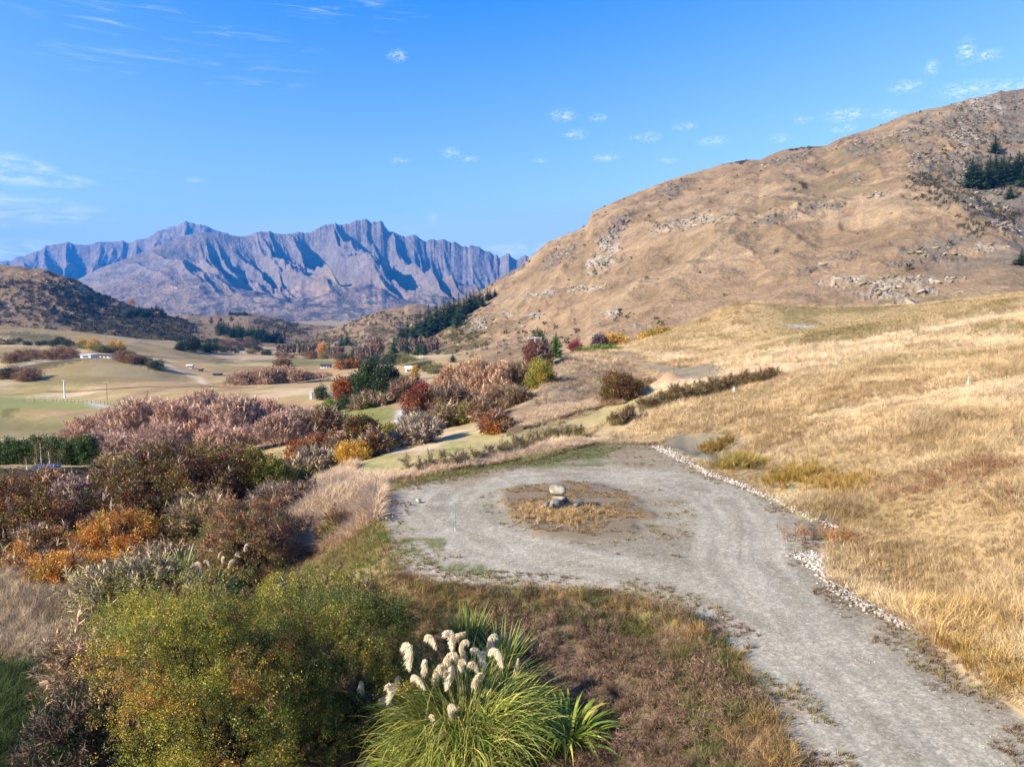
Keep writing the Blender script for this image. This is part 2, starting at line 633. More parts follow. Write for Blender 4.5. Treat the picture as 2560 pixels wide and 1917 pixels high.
# ------------------------------------------------------------------ ground colours (surface colours zone by zone; gully floor includes shade)
GK = 0.66
C = {k: ALB(*v, GK) for k, v in dict(
    gold=(208, 179, 130), gold_d=(182, 154, 108), gold_l=(236, 212, 172), olive=(168, 149, 96), mown=(190, 162, 112), mown_d=(164, 146, 96),
    lawn=(160, 158, 90), lawn_l=(200, 178, 122), moss=(112, 116, 58), gravel=(174, 162, 136), gravel_l=(200, 189, 163), gravel_d=(146, 136, 112), gravel_b=(166, 146, 116),
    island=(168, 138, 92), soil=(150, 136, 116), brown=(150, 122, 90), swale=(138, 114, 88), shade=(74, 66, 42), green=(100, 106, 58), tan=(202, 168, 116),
    valley=(172, 158, 98), valley_d=(134, 122, 72), path=(206, 200, 190), tuss=(226, 196, 158), ditch=(84, 68, 48), scrub=(92, 84, 58), redbrown=(150, 105, 85)).items()}
GC = np.empty((NS, NT, 3))
n1 = fbm(XM / 6, YM / 6, 4, 3)
n2 = fbm(XM / 1.6, YM / 1.6, 3, 9)
nf = fbm(XM / 45, YM / 45, 4, 5)
nw = fbm(SM * 60, TM * 60, 3, 12)


def lerp(a, b, t):
    return a + (b - a) * t[..., None]


def wpoly(px):
    return [hit(u, v)[:2] for u, v in px]


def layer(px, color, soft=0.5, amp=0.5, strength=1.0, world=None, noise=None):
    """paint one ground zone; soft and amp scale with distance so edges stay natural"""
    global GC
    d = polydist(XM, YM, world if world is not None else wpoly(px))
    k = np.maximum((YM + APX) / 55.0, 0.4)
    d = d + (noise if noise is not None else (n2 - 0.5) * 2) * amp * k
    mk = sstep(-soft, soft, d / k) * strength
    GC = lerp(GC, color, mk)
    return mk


GC[:] = C['gold']
GC = lerp(GC, C['gold_d'], sstep(0.45, 0.75, n1) * 0.8)
GC = lerp(GC, C['gold_l'], sstep(0.5, 0.8, fbm(XM / 9 + 7, YM / 4, 4, 21)) * 0.7)
GC = lerp(GC, C['olive'], sstep(0.52, 0.75, fbm(XM / 12 + 3, YM / 12, 3, 33)) * 0.55)
# far valley floor
fine = fbm(XM / 7, YM / 16, 4, 16, 0.65)
fv = sstep(130, 210, YM)
vx = sstep(22, 8, XM) + sstep(250, 320, YM) * (XM >= 8)
vx = np.clip(vx, 0, 1)
GC = lerp(GC, C['tan'], fv * vx)
GC = lerp(GC, C['valley'], fv * vx * sstep(0.46, 0.64, nf) * 0.6)
GC = lerp(GC, C['brown'], fv * vx * sstep(0.50, 0.68, fbm(XM / 26, YM / 60, 5, 14, 0.62)) * 0.55)
GC = lerp(GC, C['gold_l'], fv * vx * sstep(0.52, 0.7, fbm(XM / 70 + 4, YM / 40, 4, 15, 0.6)) * 0.5)
GC = lerp(GC, C['brown'], sstep(500, 800, YM) * sstep(0.45, 0.7, fbm(XM / 160, YM / 160, 4, 8)) * 0.5)
GC = GC * (1 + 0.45 * (fv * vx * (fine - 0.5)))[..., None]
# pale bright crest grass on the right
layer([(1560, 985), (1700, 948), (1850, 905), (1960, 870), (2200, 842), (2400, 790), (2560, 765), (2560, 800), (2350, 850), (2150, 900), (1900, 955), (1700, 1000), (1580, 1010)], C['gold_l'], 3, 2, 0.8)
# mown plateau
MOWN = [(1885, 785), (1960, 845), (2010, 848), (2180, 834), (2300, 806), (2440, 774), (2560, 760), (2560, 715), (2300, 715), (1990, 770)]
layer(MOWN, C['mown'], 2.0, 2.0)
layer([(1960, 845), (2010, 846), (2180, 830), (2290, 800), (2100, 800), (1980, 815)], C['mown_d'], 3, 2, 0.6)
layer(MOWN, C['mown_d'] * 0.85, 1.5, 1, 0.7, noise=(fbm((XM - YM * .4) / 5, (YM + XM * .4) / 28, 4, 140, 0.6) - 0.54) * 22)
layer(MOWN, C['gold'], 1.5, 1, 0.6, noise=(fbm((XM - YM * .4) / 7, (YM + XM * .4) / 30, 4, 141, 0.6) - 0.58) * 22)
layer([(1940, 800), (1980, 812), (2040, 806), (2030, 790), (1960, 785)], C['olive'], 2, 1, 0.7)
layer([(1975, 806), (2030, 803), (2025, 809), (1985, 811)], C['path'], 0.8, 0.3)
# bank below the track
BANK = [(1330, 1000), (1400, 905), (1480, 888), (1600, 930), (1610, 980), (1520, 1030), (1300, 1080), (1290, 1050)]
layer(BANK, C['tuss'], 2, 2, 0.75)
layer(BANK, C['brown'], 2, 3, 0.75, noise=(fbm(XM / 3, YM / 3, 3, 60) - 0.5) * 3)
layer([(1340, 990), (1400, 930), (1520, 930), (1500, 990), (1380, 1040)], C['soil'], 3, 4, 0.7)
# gravel track on the spur
layer([(1285, 1060), (1325, 985), (1380, 905), (1415, 884), (1445, 882), (1400, 910), (1362, 960), (1330, 1030), (1310, 1065)], C['gravel_b'], 0.5, 0.4)
layer([(1500, 878), (1530, 880), (1600, 905), (1720, 918), (1790, 925), (1800, 942), (1700, 948), (1640, 925), (1540, 892)], C['gravel_b'], 0.8, 0.6)
layer([(1640, 925), (1700, 916), (1790, 926), (1760, 945), (1690, 948)], C['gravel_d'], 0.8, 0.6, 0.7)
# lawn and its edges
LAWN = [(870, 1200), (1000, 1180), (1150, 1150), (1300, 1115), (1420, 1090), (1500, 1060), (1620, 1000), (1640, 985), (1560, 1005), (1430, 1050), (1300, 1080), (1180, 1085), (1120, 1110), (1060, 1140), (960, 1140), (900, 1160)]
layer(LAWN, C['lawn'], 1.2, 1.2)
layer(LAWN, C['lawn_l'], 1.2, 1, 0.8, noise=(fbm(XM / 5, YM / 2.2, 3, 71) - 0.52) * 14)
layer([(1440, 1078), (1520, 1045), (1640, 990), (1640, 978), (1520, 1020), (1400, 1060)], C['lawn_l'], 1.2, 0.8, 0.9)
# planting strip in front of the lawn
layer([(800, 1235), (960, 1205), (1100, 1180), (1300, 1145), (1400, 1125), (1470, 1105), (1400, 1098), (1200, 1135), (1000, 1180), (820, 1200)], C['tuss'], 0.8, 0.8)
layer([(1000, 1218), (1100, 1196), (1300, 1165), (1480, 1135), (1480, 1108), (1300, 1143), (1100, 1178), (1000, 1200)], C['moss'], 0.8, 0.7)
# gravel platform
G_OUT = PLATFORM
gm_edge = (fbm(XM * 0.9, YM * 0.9, 4, 41) - 0.5) * 2.4 + (n2 - .5) * 0.8
gd = plat_d + gm_edge * 0.4
GMASK = sstep(-0.25, 0.25, gd)
LOOP = wpoly([(2450, 2050), (2300, 1917), (2150, 1740), (2000, 1610), (1800, 1510), (1600, 1445), (1400, 1405), (1250, 1370), (1140, 1320), (1085, 1270), (1110, 1230), (1200, 1205), (1330, 1190), (1500, 1183), (1680, 1200), (1800, 1240), (1850, 1300), (1850, 1400), (1930, 1510), (2010, 1610)])
ld = linedist(XM, YM, LOOP)
gcol = np.broadcast_to(C['gravel'], GC.shape).copy()
ang = np.arctan2(YM - 38, XM - 4)
gcol = lerp(gcol, C['gravel_d'], sstep(0.4, 0.7, fbm(XM / 3.5, YM / 3.5, 3, 51)) * 0.45)
scuff = fbm(ld * 2.6 + 0.35 * n1, ang * 5 + n1 * 2, 3, 77)
gcol = lerp(gcol, C['gravel_l'], sstep(0.42, 0.72, scuff) * sstep(3.4, 0.3, ld) * 0.8)
for off, wd in ((0.75, 0.28), (1.65, 0.25)):
    gcol = lerp(gcol, C['gravel_l'] * 1.08, np.exp(-((ld - off - 0.3 * (n1 - .5)) / wd) ** 2) * 0.45)
# weeds creeping into the gravel
weed = sstep(2.0, 3.8, ld) * sstep(0.46, 0.64, fbm(XM * 0.6, YM * 1.4, 4, 61))
gcol = lerp(gcol, C['gravel_b'], weed * 0.9)
gcol = lerp(gcol, C['moss'], weed * sstep(0.58, 0.72, fbm(XM * 0.9, YM * 1.8, 4, 65)) * 0.7)
gcol = lerp(gcol, C['brown'], sstep(1.1, 0.0, plat_d) * sstep(0.45, 0.65, fbm(XM * 0.8, YM * 0.8, 3, 66)) * 0.7)
GC = lerp(GC, gcol, GMASK)
# the far end of the platform, half grown over
mk = layer([(1120, 1200), (1300, 1172), (1480, 1160), (1650, 1165), (1800, 1205), (1790, 1188), (1640, 1112), (1480, 1105), (1300, 1150)], C['gravel_b'], 1.0, 1.5, 0.8, noise=(fbm(XM * .35, YM * .7, 4, 91) - 0.47) * 7)
layer([(1000, 1212), (1150, 1188), (1300, 1163), (1480, 1150), (1560, 1120), (1480, 1105), (1300, 1140), (1100, 1178)], C['moss'], 0.8, 1.0, 0.75, noise=(fbm(XM * .5, YM * 1.0, 4, 92) - 0.45) * 5)
# the island round the boulders
ISL = [(1245, 1262), (1262, 1232), (1320, 1212), (1420, 1203), (1500, 1214), (1570, 1240), (1630, 1290), (1600, 1330), (1500, 1350), (1420, 1352), (1340, 1336), (1270, 1300)]
isl_d = polydist(XM, YM, [flat_xy(u, v) for u, v in ISL])
IMASK = sstep(-0.4, 0.5, isl_d + (n2 - 0.5) * 1.6)
GC = lerp(GC, C['gravel_b'] * 0.8, IMASK)
GC = lerp(GC, C['island'], IMASK * 0.8 * sstep(0.45, 0.65, fbm(XM * .8, YM * .8, 3, 101)))
GMASK = GMASK * (1 - 0.8 * IMASK)
# loose pale gravel on the near left edge
layer([(985, 1380), (1000, 1430), (1080, 1450), (1300, 1462), (1420, 1462), (1250, 1430), (1120, 1395), (1040, 1360)], C['gravel_l'], 0.5, 0.8, 0.6)
layer([(985, 1330), (1010, 1400), (1100, 1440), (1250, 1445), (1120, 1400), (1050, 1350)], C['moss'], 0.4, 0.9, 0.8, noise=(fbm(XM * .9, YM * 1.5, 4, 111) - 0.56) * 6)
# cut bank of grey soil beside the drain
CUT = [(1650, 1112), (1690, 1092), (1760, 1082), (1830, 1092), (1850, 1112), (1820, 1162), (1780, 1165), (1720, 1140)]
layer(CUT, C['gravel_d'], 0.5, 0.6)
layer([(2010, 1300), (2090, 1305), (2095, 1345), (2030, 1345)], C['gravel_d'], 0.4, 0.4)
# swale and verge in front
SW = [(900, 1425), (1010, 1440), (1080, 1458), (1300, 1470), (1560, 1482), (1680, 1517), (1760, 1568), (1850, 1648), (1900, 1728), (1960, 1838), (2000, 1960), (2000, 2400), (300, 2400), (300, 1900), (800, 1560)]
sw_w = [flat_xy(u, v, -1.0) for u, v in SW]
layer(None, C['swale'], 0.4, 0.5, 1.0, world=[(x, y) for (x, y) in ([flat_xy(u, v) for u, v in SW[:12]] + [(5, 6), (-14, 6), (-14, 24), (-9, 30)])])
layer(None, C['olive'], 0.5, 0.6, 0.8, world=[flat_xy(u, v) for u, v in [(900, 1430), (1080, 1452), (1300, 1466), (1560, 1478), (1680, 1512), (1760, 1562), (1720, 1570), (1600, 1530), (1400, 1520), (1200, 1520), (1000, 1500)]], noise=(fbm(XM, YM, 3, 121) - 0.5) * 4)
# gully soil with the shade of the shrubs painted into its colour
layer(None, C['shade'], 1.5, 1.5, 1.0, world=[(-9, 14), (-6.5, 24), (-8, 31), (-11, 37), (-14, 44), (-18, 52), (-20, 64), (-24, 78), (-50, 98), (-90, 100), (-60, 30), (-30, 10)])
layer([(0, 1500), (80, 1470), (110, 1560), (90, 1640), (0, 1660)], C['tuss'], 1.0, 1.0, 0.7)
layer([(0, 1700), (160, 1660), (200, 1760), (120, 1930), (0, 1930)], C['green'], 1.0, 0.8, 0.8)
layer([(800, 1370), (900, 1350), (985, 1390), (1000, 1440), (900, 1450), (800, 1430)], C['olive'], 0.8, 1.2, 0.8)
# pale tussock slope left of the platform
layer([(960, 1210), (945, 1300), (900, 1330), (760, 1370), (700, 1350), (790, 1260), (850, 1195)], C['tuss'], 0.8, 0.8)
# creek bottom, garden, path
layer([(1090, 1060), (1290, 1050), (1330, 960), (1300, 900), (1080, 960), (1040, 1040)], C['brown'], 2, 1.5)
layer([(690, 1010), (1000, 1000), (1040, 1030), (960, 1060), (850, 1090), (640, 1120), (500, 1100), (560, 1020)], C['redbrown'], 2, 2, 0.6)
layer([(800, 1040), (880, 1018), (1000, 1025), (985, 1045), (930, 1075), (860, 1070), (790, 1060)], C['lawn'] * 0.8, 0.6, 0.5)
layer([(990, 1028), (1025, 1020), (1030, 1035), (1000, 1058), (960, 1075), (925, 1092), (915, 1088), (955, 1066), (990, 1048)], C['path'], 0.3, 0.2)
layer([(1078, 1085), (1100, 1062), (1110, 1064), (1095, 1090)], C['path'], 0.3, 0.2)
# valley fields
layer([(-300, 998), (0, 988), (130, 995), (300, 1008), (200, 1030), (-300, 1035)], C['lawn'], 1.5, 1.2)
layer([(200, 1040), (280, 1020), (330, 1030), (240, 1070), (-300, 1080), (-300, 1045)], C['valley'], 1.5, 1.2, 0.8)
layer([(-300, 1055), (0, 1050), (240, 1060), (190, 1090), (-300, 1100)], C['valley_d'], 1.5, 1.5, 0.7)
layer([(0, 1032), (40, 1030), (65, 1038), (20, 1048), (0, 1050)], C['green'], 0.5, 0.4, 0.8)
layer([(215, 1005), (250, 1008), (275, 1015), (255, 1021), (225, 1013)], C['path'], 0.4, 0.3, 0.8)
layer([(130, 1100), (165, 1090), (180, 1093), (140, 1106)], C['path'], 0.3, 0.2, 0.8)
layer([(30, 905), (230, 897), (330, 905), (470, 945), (480, 958), (250, 965), (60, 960)], C['valley_d'], 1.5, 1.5, 0.55)
layer([(0, 925), (40, 912), (180, 898), (260, 897), (160, 915), (60, 932), (0, 945)], C['scrub'], 0.6, 1.0, 0.8)
layer([(300, 897), (340, 903), (400, 922), (380, 925), (330, 912)], C['scrub'], 0.5, 0.8, 0.7)
layer([(0, 880), (90, 880), (150, 895), (60, 900), (0, 905)], C['green'], 0.8, 0.8, 0.6)
layer([(0, 832), (60, 828), (140, 838), (190, 862), (240, 872), (100, 862), (0, 850)], C['scrub'], 0.8, 1.6, 0.8)
layer([(600, 900), (700, 893), (740, 890), (840, 902), (845, 912), (760, 918), (690, 908)], C['green'] * 1.1, 0.8, 0.8, 0.6)
layer([(510, 900), (560, 896), (585, 905), (540, 910)], C['scrub'], 0.5, 0.8, 0.8)
layer([(440, 845), (560, 862), (700, 870), (1000, 880), (900, 862), (700, 850), (500, 838)], C['scrub'], 1.5, 2.5, 0.6)
for line, cc, wd in (([(0, 983), (60, 981), (120, 975), (200, 976), (300, 970), (400, 966), (520, 966), (640, 968)], 'ditch', 0.55),
                     ([(0, 922), (60, 913), (130, 902), (200, 897)], 'path', 0.5), ([(500, 900), (620, 898), (700, 895)], 'path', 0.4),
                     ([(380, 900), (440, 925), (500, 945), (515, 962)], 'gold_l', 0.5), ([(180, 873), (240, 872), (330, 895), (420, 905)], 'ditch', 0.5)):
    dl = linedist(XM, YM, wpoly(line))
    GC = lerp(GC, C[cc], np.exp(-(dl / (wd * (YM + 20) / 90)) ** 2) * 0.9)

# ------------------------------------------------------------------ relief on the ground
grassy = 1 - sstep(-0.8, 0.2, plat_d)
nearw = 1 - sstep(120, 260, YM)
ZG = ZG + grassy * nearw * ((fbm(XM / 4.5, YM / 4.5, 4, 201) - 0.5) * 0.7 + (fbm(XM / 1.2, YM / 1.2, 3, 202) - 0.5) * 0.16)
ZG = ZG + sstep(120, 300, YM) * sstep(-40, -80, XM - 0 * YM) * 0 + sstep(200, 500, YM) * (fbm(XM / 60, YM / 60, 4, 203) - 0.5) * 3.0
ZG = ZG + GMASK * ((fbm(XM / 1.5, YM / 1.5, 3, 204) - 0.5) * 0.05 - 0.015 * np.exp(-((ld - 0.8) / 0.3) ** 2))
ZG = ZG + IMASK * 0.12
# ditch line and small valley mound
dl = linedist(XM, YM, wpoly([(0, 983), (60, 981), (120, 975), (200, 976), (300, 970), (400, 966), (520, 966), (640, 968)]))
ZG = ZG - 1.3 * np.exp(-(dl / 2.2) ** 2)
mx, my, mz = hit(5, 1047)
ZG = ZG + 2.6 * np.exp(-((XM - mx) / 16) ** 2 - ((YM - my - 8) / 9) ** 2)
mpx, mpy = float(pt(1885, 770, 165)[0]), 165.0
ZG = ZG + 1.7 * np.exp(-((XM - mpx) / 11) ** 2 - ((YM - mpy) / 16) ** 2)
ppx, ppy = float(pt(2010, 800, 150)[0]), 150.0
ZG = ZG - 1.3 * np.exp(-((XM - ppx) / 9) ** 2 - ((YM - ppy) / 26) ** 2)
# pale heap of earth by the track
hx, hy, hz = hit(1672, 955)
HEAP = np.exp(-((XM - hx) / 1.5) ** 2 - ((YM - hy) / 1.3) ** 2)
ZG = ZG + 1.15 * HEAP
GC = lerp(GC, C['tuss'] * np.array([0.66, 0.60, 0.56]), sstep(0.12, 0.3, HEAP))
# the cut bank is steeper
cd = polydist(XM, YM, wpoly(CUT))
ZG = ZG - 0.45 * sstep(0, 1.6, cd) * sstep(0.3, 0.7, fbm(XM / 1.5, YM / 1.5, 2, 210) + 0.15)


def gcolor(x, y):
    return np.stack([height(x, y, GC[..., k]) for k in range(3)], -1)


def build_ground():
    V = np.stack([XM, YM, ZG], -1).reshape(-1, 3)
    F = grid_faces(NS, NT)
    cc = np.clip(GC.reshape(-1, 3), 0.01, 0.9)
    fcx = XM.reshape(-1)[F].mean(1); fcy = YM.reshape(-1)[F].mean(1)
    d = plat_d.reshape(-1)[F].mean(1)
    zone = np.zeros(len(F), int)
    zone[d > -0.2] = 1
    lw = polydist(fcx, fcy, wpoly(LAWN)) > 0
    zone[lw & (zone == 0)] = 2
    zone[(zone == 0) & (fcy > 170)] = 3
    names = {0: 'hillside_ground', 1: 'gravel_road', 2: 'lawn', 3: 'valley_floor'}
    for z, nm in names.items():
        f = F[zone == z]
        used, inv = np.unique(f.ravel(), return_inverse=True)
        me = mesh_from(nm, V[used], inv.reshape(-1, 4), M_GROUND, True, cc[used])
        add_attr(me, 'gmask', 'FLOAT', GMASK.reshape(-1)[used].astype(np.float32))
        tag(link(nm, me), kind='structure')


build_ground()

# ------------------------------------------------------------------ hills and mountains
LOFTS = {}


def loft(name, sil, Y1, Y0, z0, nu, npp, expo, disp, colf, mat, p_end=1.3, back=0.6, jag=0.0):
    """a hillside between a foot line and the skyline read off the photograph"""
    sil = np.array(sil, float)
    u = np.linspace(sil[0, 0], sil[-1, 0], nu)
    v1 = np.interp(u, sil[:, 0], sil[:, 1])
    v1 = v1 + jag * sstep(560, 700, u) * (ridged(u / 15, u * 0, 3, 540) - 0.5)
    y1 = np.interp(u, *np.array(Y1, float).T); y0 = np.interp(u, *np.array(Y0, float).T); zz0 = np.interp(u, *np.array(z0, float).T)
    a, b = ray(u, v1)
    z1 = CAMZ + b * y1
    p = np.concatenate([np.linspace(-0.12, 1.0, npp - npp // 8), np.linspace(1.0, p_end, npp // 8 + 1)[1:]])
    U, Pm = np.meshgrid(u, p, indexing='ij')
    y1m, y0m = y1[:, None], y0[:, None]
    Y = y0m + (y1m - y0m) * Pm
    hgt = (z1 - zz0)[:, None]
    pc = np.clip(Pm, -0.12, 1)
    f = np.where(pc >= 0, np.abs(pc) ** expo, pc * 0.8)
    Z = zz0[:, None] + hgt * f
    over = np.maximum(Pm - 1, 0)
    Z = Z - hgt * over * back - hgt * over ** 2 * 1.2
    X = a[:, None] * Y
    if disp is not None:
        dx, dz = disp(U, Pm, X, Y, Z)
        Z = Z + dz; X = X + dx
    PU, PV = project(X, Y, Z)
    cc = colf(U, Pm, X, Y, Z, PU, PV)
    me = mesh_from(name, np.stack([X, Y, Z], -1).reshape(-1, 3), grid_faces(nu, len(p)), mat, True, np.clip(cc.reshape(-1, 3), 0.01, 0.8))
    o = tag(link(name, me), kind='structure')
    LOFTS[name] = (PU, PV, Pm, X, Y, Z)
    return o


def loft_hit(name, u, v):
    PU, PV, Pm, X, Y, Z = LOFTS[name]
    d = (PU - u) ** 2 + (PV - v) ** 2 + np.where(Pm > 1.0, 1e6, 0)
    i = np.unravel_index(np.argmin(d), d.shape)
    return float(X[i]), float(Y[i]), float(Z[i])


def blobmask(PU, PV, blobs, seed, rough=0.9, sc_=18.0):
    n = fbm(PU / sc_, PV / (sc_ * 0.55), 4, seed) - 0.5
    out = np.zeros(PU.shape)
    for (u, v, w, h, ang) in blobs:
        du, dv = PU - u, PV - v
        c, s = math.cos(ang), math.sin(ang)
        e = np.hypot((du * c + dv * s) / w, (-du * s + dv * c) / h)
        out = np.maximum(out, sstep(1.25, 0.55, e + n * rough * 2))
    return out


HK = 0.50
H = {k: ALB(*v, HK) for k, v in dict(tan=(194, 161, 122), tan_l=(210, 179, 138), tan_d=(166, 138, 104), olive=(156, 137, 98), grey=(150, 138, 122), white=(206, 192, 172), dark=(96, 84, 64),
                                     scrub=(86, 78, 56), green=(118, 108, 62), scree=(190, 180, 164)).items()}

# ---- big hill on the right
WHITE = [(1731, 555, 85, 15, -.2), (1497, 655, 40, 26, -.5), (1469, 720, 48, 9, -.1), (1357, 733, 42, 9, -.25), (1271, 786, 20, 9, 0), (1337, 788, 30, 9, 0), (1325, 811, 30, 7, 0), (1535, 784, 22, 9, 0), (1605, 815, 25, 5, 0),
         (2186, 489, 32, 7, -.15), (2248, 705, 125, 13, -.04), (2228, 732, 115, 13, -.05), (2248, 760, 60, 12, -.1), (2414, 342, 32, 26, .3), (2449, 262, 60, 26, .1), (1195, 808, 36, 16, -.3), (2530, 572, 55, 12, .35), (1523, 613, 26, 26, -.6), (2460, 620, 45, 10, -.1), (2110, 700, 60, 8, -.1)]
GREY = [(1973, 398, 62, 11, -.25), (2155, 367, 55, 22, -.1), (2286, 327, 62, 24, -.35), (2375, 300, 18, 55, .5), (2503, 255, 60, 24, 0), (2317, 396, 48, 42, .5), (2143, 443, 20, 9, -.5), (2031, 520, 42, 10, -.2), (1940, 547, 62, 11, -.25), (2085, 516, 34, 9, -.25),
        (2317, 624, 80, 9, -.05), (2344, 644, 65, 11, -.05), (2248, 659, 60, 9, -.15), (2047, 670, 55, 7, -.2), (2116, 640, 40, 10, -.1), (1535, 579, 18, 46, .6), (1685, 475, 34, 17, -.4), (2480, 505, 70, 30, .2), (2400, 420, 40, 60, .4), (1400, 640, 60, 12, -.6), (2420, 310, 60, 60, .3), (1260, 690, 60, 10, -.55)]
DARK = [(2344, 474, 62, 40, .3), (2433, 562, 34, 26, .6), (2012, 466, 12, 8, 0), (2526, 537, 60, 14, .15), (1830, 405, 30, 6, -.1), (2000, 372, 36, 4, -.1), (2480, 440, 60, 26, .2), (2530, 470, 50, 20, 0)]
B_SIL = [(960, 838), (1040, 802), (1097, 771), (1141, 753), (1176, 743), (1219, 717), (1250, 698), (1300, 674), (1334, 643), (1367, 611), (1413, 590), (1440, 578), (1465, 564), (1474, 548), (1480, 532), (1530, 508), (1581, 486), (1685, 446), (1772, 420), (1807, 408), (1864, 398), (1899, 399), (1940, 379), (1974, 371),
         (2067, 365), (2102, 347), (2183, 318), (2264, 284), (2316, 272), (2350, 266), (2437, 243), (2501, 229), (2560, 220), (2800, 185), (3200, 200)]


def b_disp(U, P, X, Y, Z):
    w = sstep(0.0, 0.25, P) * (1 - 0.85 * sstep(0.86, 1.0, P))
    lon = X * 0.9 - Y * 0.35
    dz = (ridged(lon / 150 + 0.3 * fbm(X / 90, Y / 90, 2, 5), Y / 420, 3, 300) - 0.5) * 15 * w
    dz += (fbm(X / 60, Y / 60, 4, 301) - 0.5) * 13 * w
    dz += (ridged(X / 22, Y / 30, 3, 302) - 0.5) * 4.0 * w
    PU, PV = project(X, Y, Z)
    # spur edge with the steeper, shadowed face beyond it
    sp = np.interp(PV, [230, 300, 380, 440, 500, 560, 640, 720], [2345, 2372, 2330, 2290, 2400, 2470, 2540, 2600])
    face = sstep(-60, 190, PU - sp) * sstep(730, 560, PV) * (1 - sstep(0.9, 1.0, P))
    dz -= 16 * face
    k = np.maximum(blobmask(PU, PV, WHITE, 311), blobmask(PU, PV, GREY, 312))
    band = ridged(PU / 30, PV / 7, 4, 313)
    dz += k * (band - 0.4) * 4.0
    return 0, dz


def b_col(U, P, X, Y, Z, PU, PV):
    c = np.empty(U.shape + (3,)); c[:] = H['tan']
    c = lerp(c, H['tan_l'], sstep(0.48, 0.7, fbm(X / 70, Y / 70, 4, 320)) * 0.7)
    c = lerp(c, H['tan_d'], sstep(0.5, 0.72, fbm(X / 35 + 9, Y / 50, 4, 321)) * 0.75)
    c = lerp(c, H['olive'], sstep(0.5, 0.7, fbm(X / 90 + 30, Y / 90, 3, 322)) * sstep(1500, 2300, PU) * 0.8)
    c = lerp(c, H['grey'], sstep(2330, 2480, PU + 0.5 * (PV - 420)) * sstep(760, 600, PV) * sstep(0.35, 0.6, fbm(X / 25, Y / 25, 4, 323)) * 0.85)
    c = lerp(c, H['tan_d'] * 0.8, sstep(0.6, 0.75, fbm(X / 9, Y / 12, 3, 324)) * 0.5)
    g = blobmask(PU, PV, GREY, 312); w = blobmask(PU, PV, WHITE, 311); d = blobmask(PU, PV, DARK, 314, 1.3)
    br = ridged(PU / 26, PV / 7, 4, 313)
    c = lerp(c, H['grey'], g * sstep(0.2, 0.45, br))
    c = lerp(c, H['dark'] * 1.3, g * sstep(0.3, 0.1, br) * 0.8)
    c = lerp(c, H['white'], w * sstep(0.28, 0.5, br))
    c = lerp(c, H['scrub'], d * sstep(0.45, 0.58, fbm(PU / 7, PV / 5, 3, 315)))
    foot = sstep(1230, 1130, PU) * sstep(790, 812, PV) + blobmask(PU, PV, [(1150, 850, 90, 40, -.3)], 316, 0.8)
    c = lerp(c, H['green'] * 0.9, np.clip(foot, 0, 1) * sstep(0.35, 0.6, fbm(PU / 16, PV / 10, 4, 317)) * 0.85)
    return c


loft('hill_slope', B_SIL, [(960, 1050), (1200, 1020), (1400, 950), (1900, 900), (2560, 850), (3200, 850)],
     [(960, 760), (1050, 560), (1200, 400), (1500, 300), (2000, 250), (2560, 230), (3200, 230)],
     [(960, -32), (1050, -24), (1200, -16), (1500, -8), (2000, 2), (2560, 8), (3200, 10)], 720, 340, 1.08, b_disp, b_col, M_HILL, 1.25, 0.3)


# ---- scrub-covered hill on the left, tan hill behind the valley, small round hill
def soft_disp(amp, l1, l2, seed):
    def f(U, P, X, Y, Z):
        w = sstep(0.0, 0.3, P) * (1 - 0.9 * sstep(0.85, 1.0, P))
        return 0, w * ((fbm(X / l1, Y / l1, 4, seed) - 0.5) * amp + (ridged(X / l2, Y / l2, 3, seed + 1) - 0.5) * amp * 0.25)
    return f


def e_col(U, P, X, Y, Z, PU, PV):
    c = np.empty(U.shape + (3,)); c[:] = H['tan'] * 0.85
    c = lerp(c, H['tan_d'], sstep(0.45, 0.65, fbm(X / 50, Y / 80, 4, 401)) * 0.8)
    dens = np.interp(PU, [-300, 0, 120, 200, 420], [0.25, 0.35, 0.6, 0.85, 0.9]) * sstep(-4, 16, PV - np.interp(PU, [-300, 0, 80, 160, 240, 340], [650, 690, 690, 705, 738, 778]))
    n = fbm(PU / 15, PV / 7, 4, 402)
    c = lerp(c, H['scrub'], sstep(0.75 - 0.5 * dens, 0.86 - 0.42 * dens, n) * 0.92)
    c = lerp(c, H['green'] * 0.6, sstep(200, 330, PU) * sstep(760, 800, PV) * 0.6)
    c = lerp(c, H['white'], blobmask(PU, PV, [(208, 722, 14, 7, .5), (268, 745, 7, 5, .6), (22, 760, 5, 5, 0), (165, 750, 6, 3, .3)], 403))
    return c


loft('scrub_hill', [(-500, 610), (-250, 640), (0, 663), (50, 667), (80, 672), (100, 672), (120, 676), (160, 690), (200, 709), (240, 733), (280, 748), (300, 756), (340, 770), (400, 785), (470, 800)],
     [(-500, 1350), (470, 1300)], [(-500, 800), (470, 900)], [(-500, -22), (470, -30)], 420, 200, 0.9, soft_disp(26, 130, 30, 400), e_col, M_HILL)


def d_col(U, P, X, Y, Z, PU, PV):
    c = np.empty(U.shape + (3,)); c[:] = H['tan'] * 0.97
    c = lerp(c, H['tan_d'] * 1.05, sstep(0.42, 0.65, fbm(X / 120, Y / 160, 4, 411)) * 0.7)
    c = lerp(c, H['olive'], sstep(0.52, 0.7, fbm(X / 90 + 5, Y / 60, 3, 412)) * 0.5)
    d = blobmask(PU, PV, [(720, 822, 62, 16, .22), (660, 806, 36, 8, .1), (620, 850, 40, 8, 0), (480, 812, 30, 4, 0)], 413, 0.8)
    c = lerp(c, H['scrub'], d * sstep(0.35, 0.5, fbm(PU / 9, PV / 4, 3, 414)))
    n = fbm(PU / 12, PV / 5, 4, 415)
    c = lerp(c, H['scrub'], sstep(0.6, 0.68, n) * sstep(835, 860, PV) * 0.9)
    return c


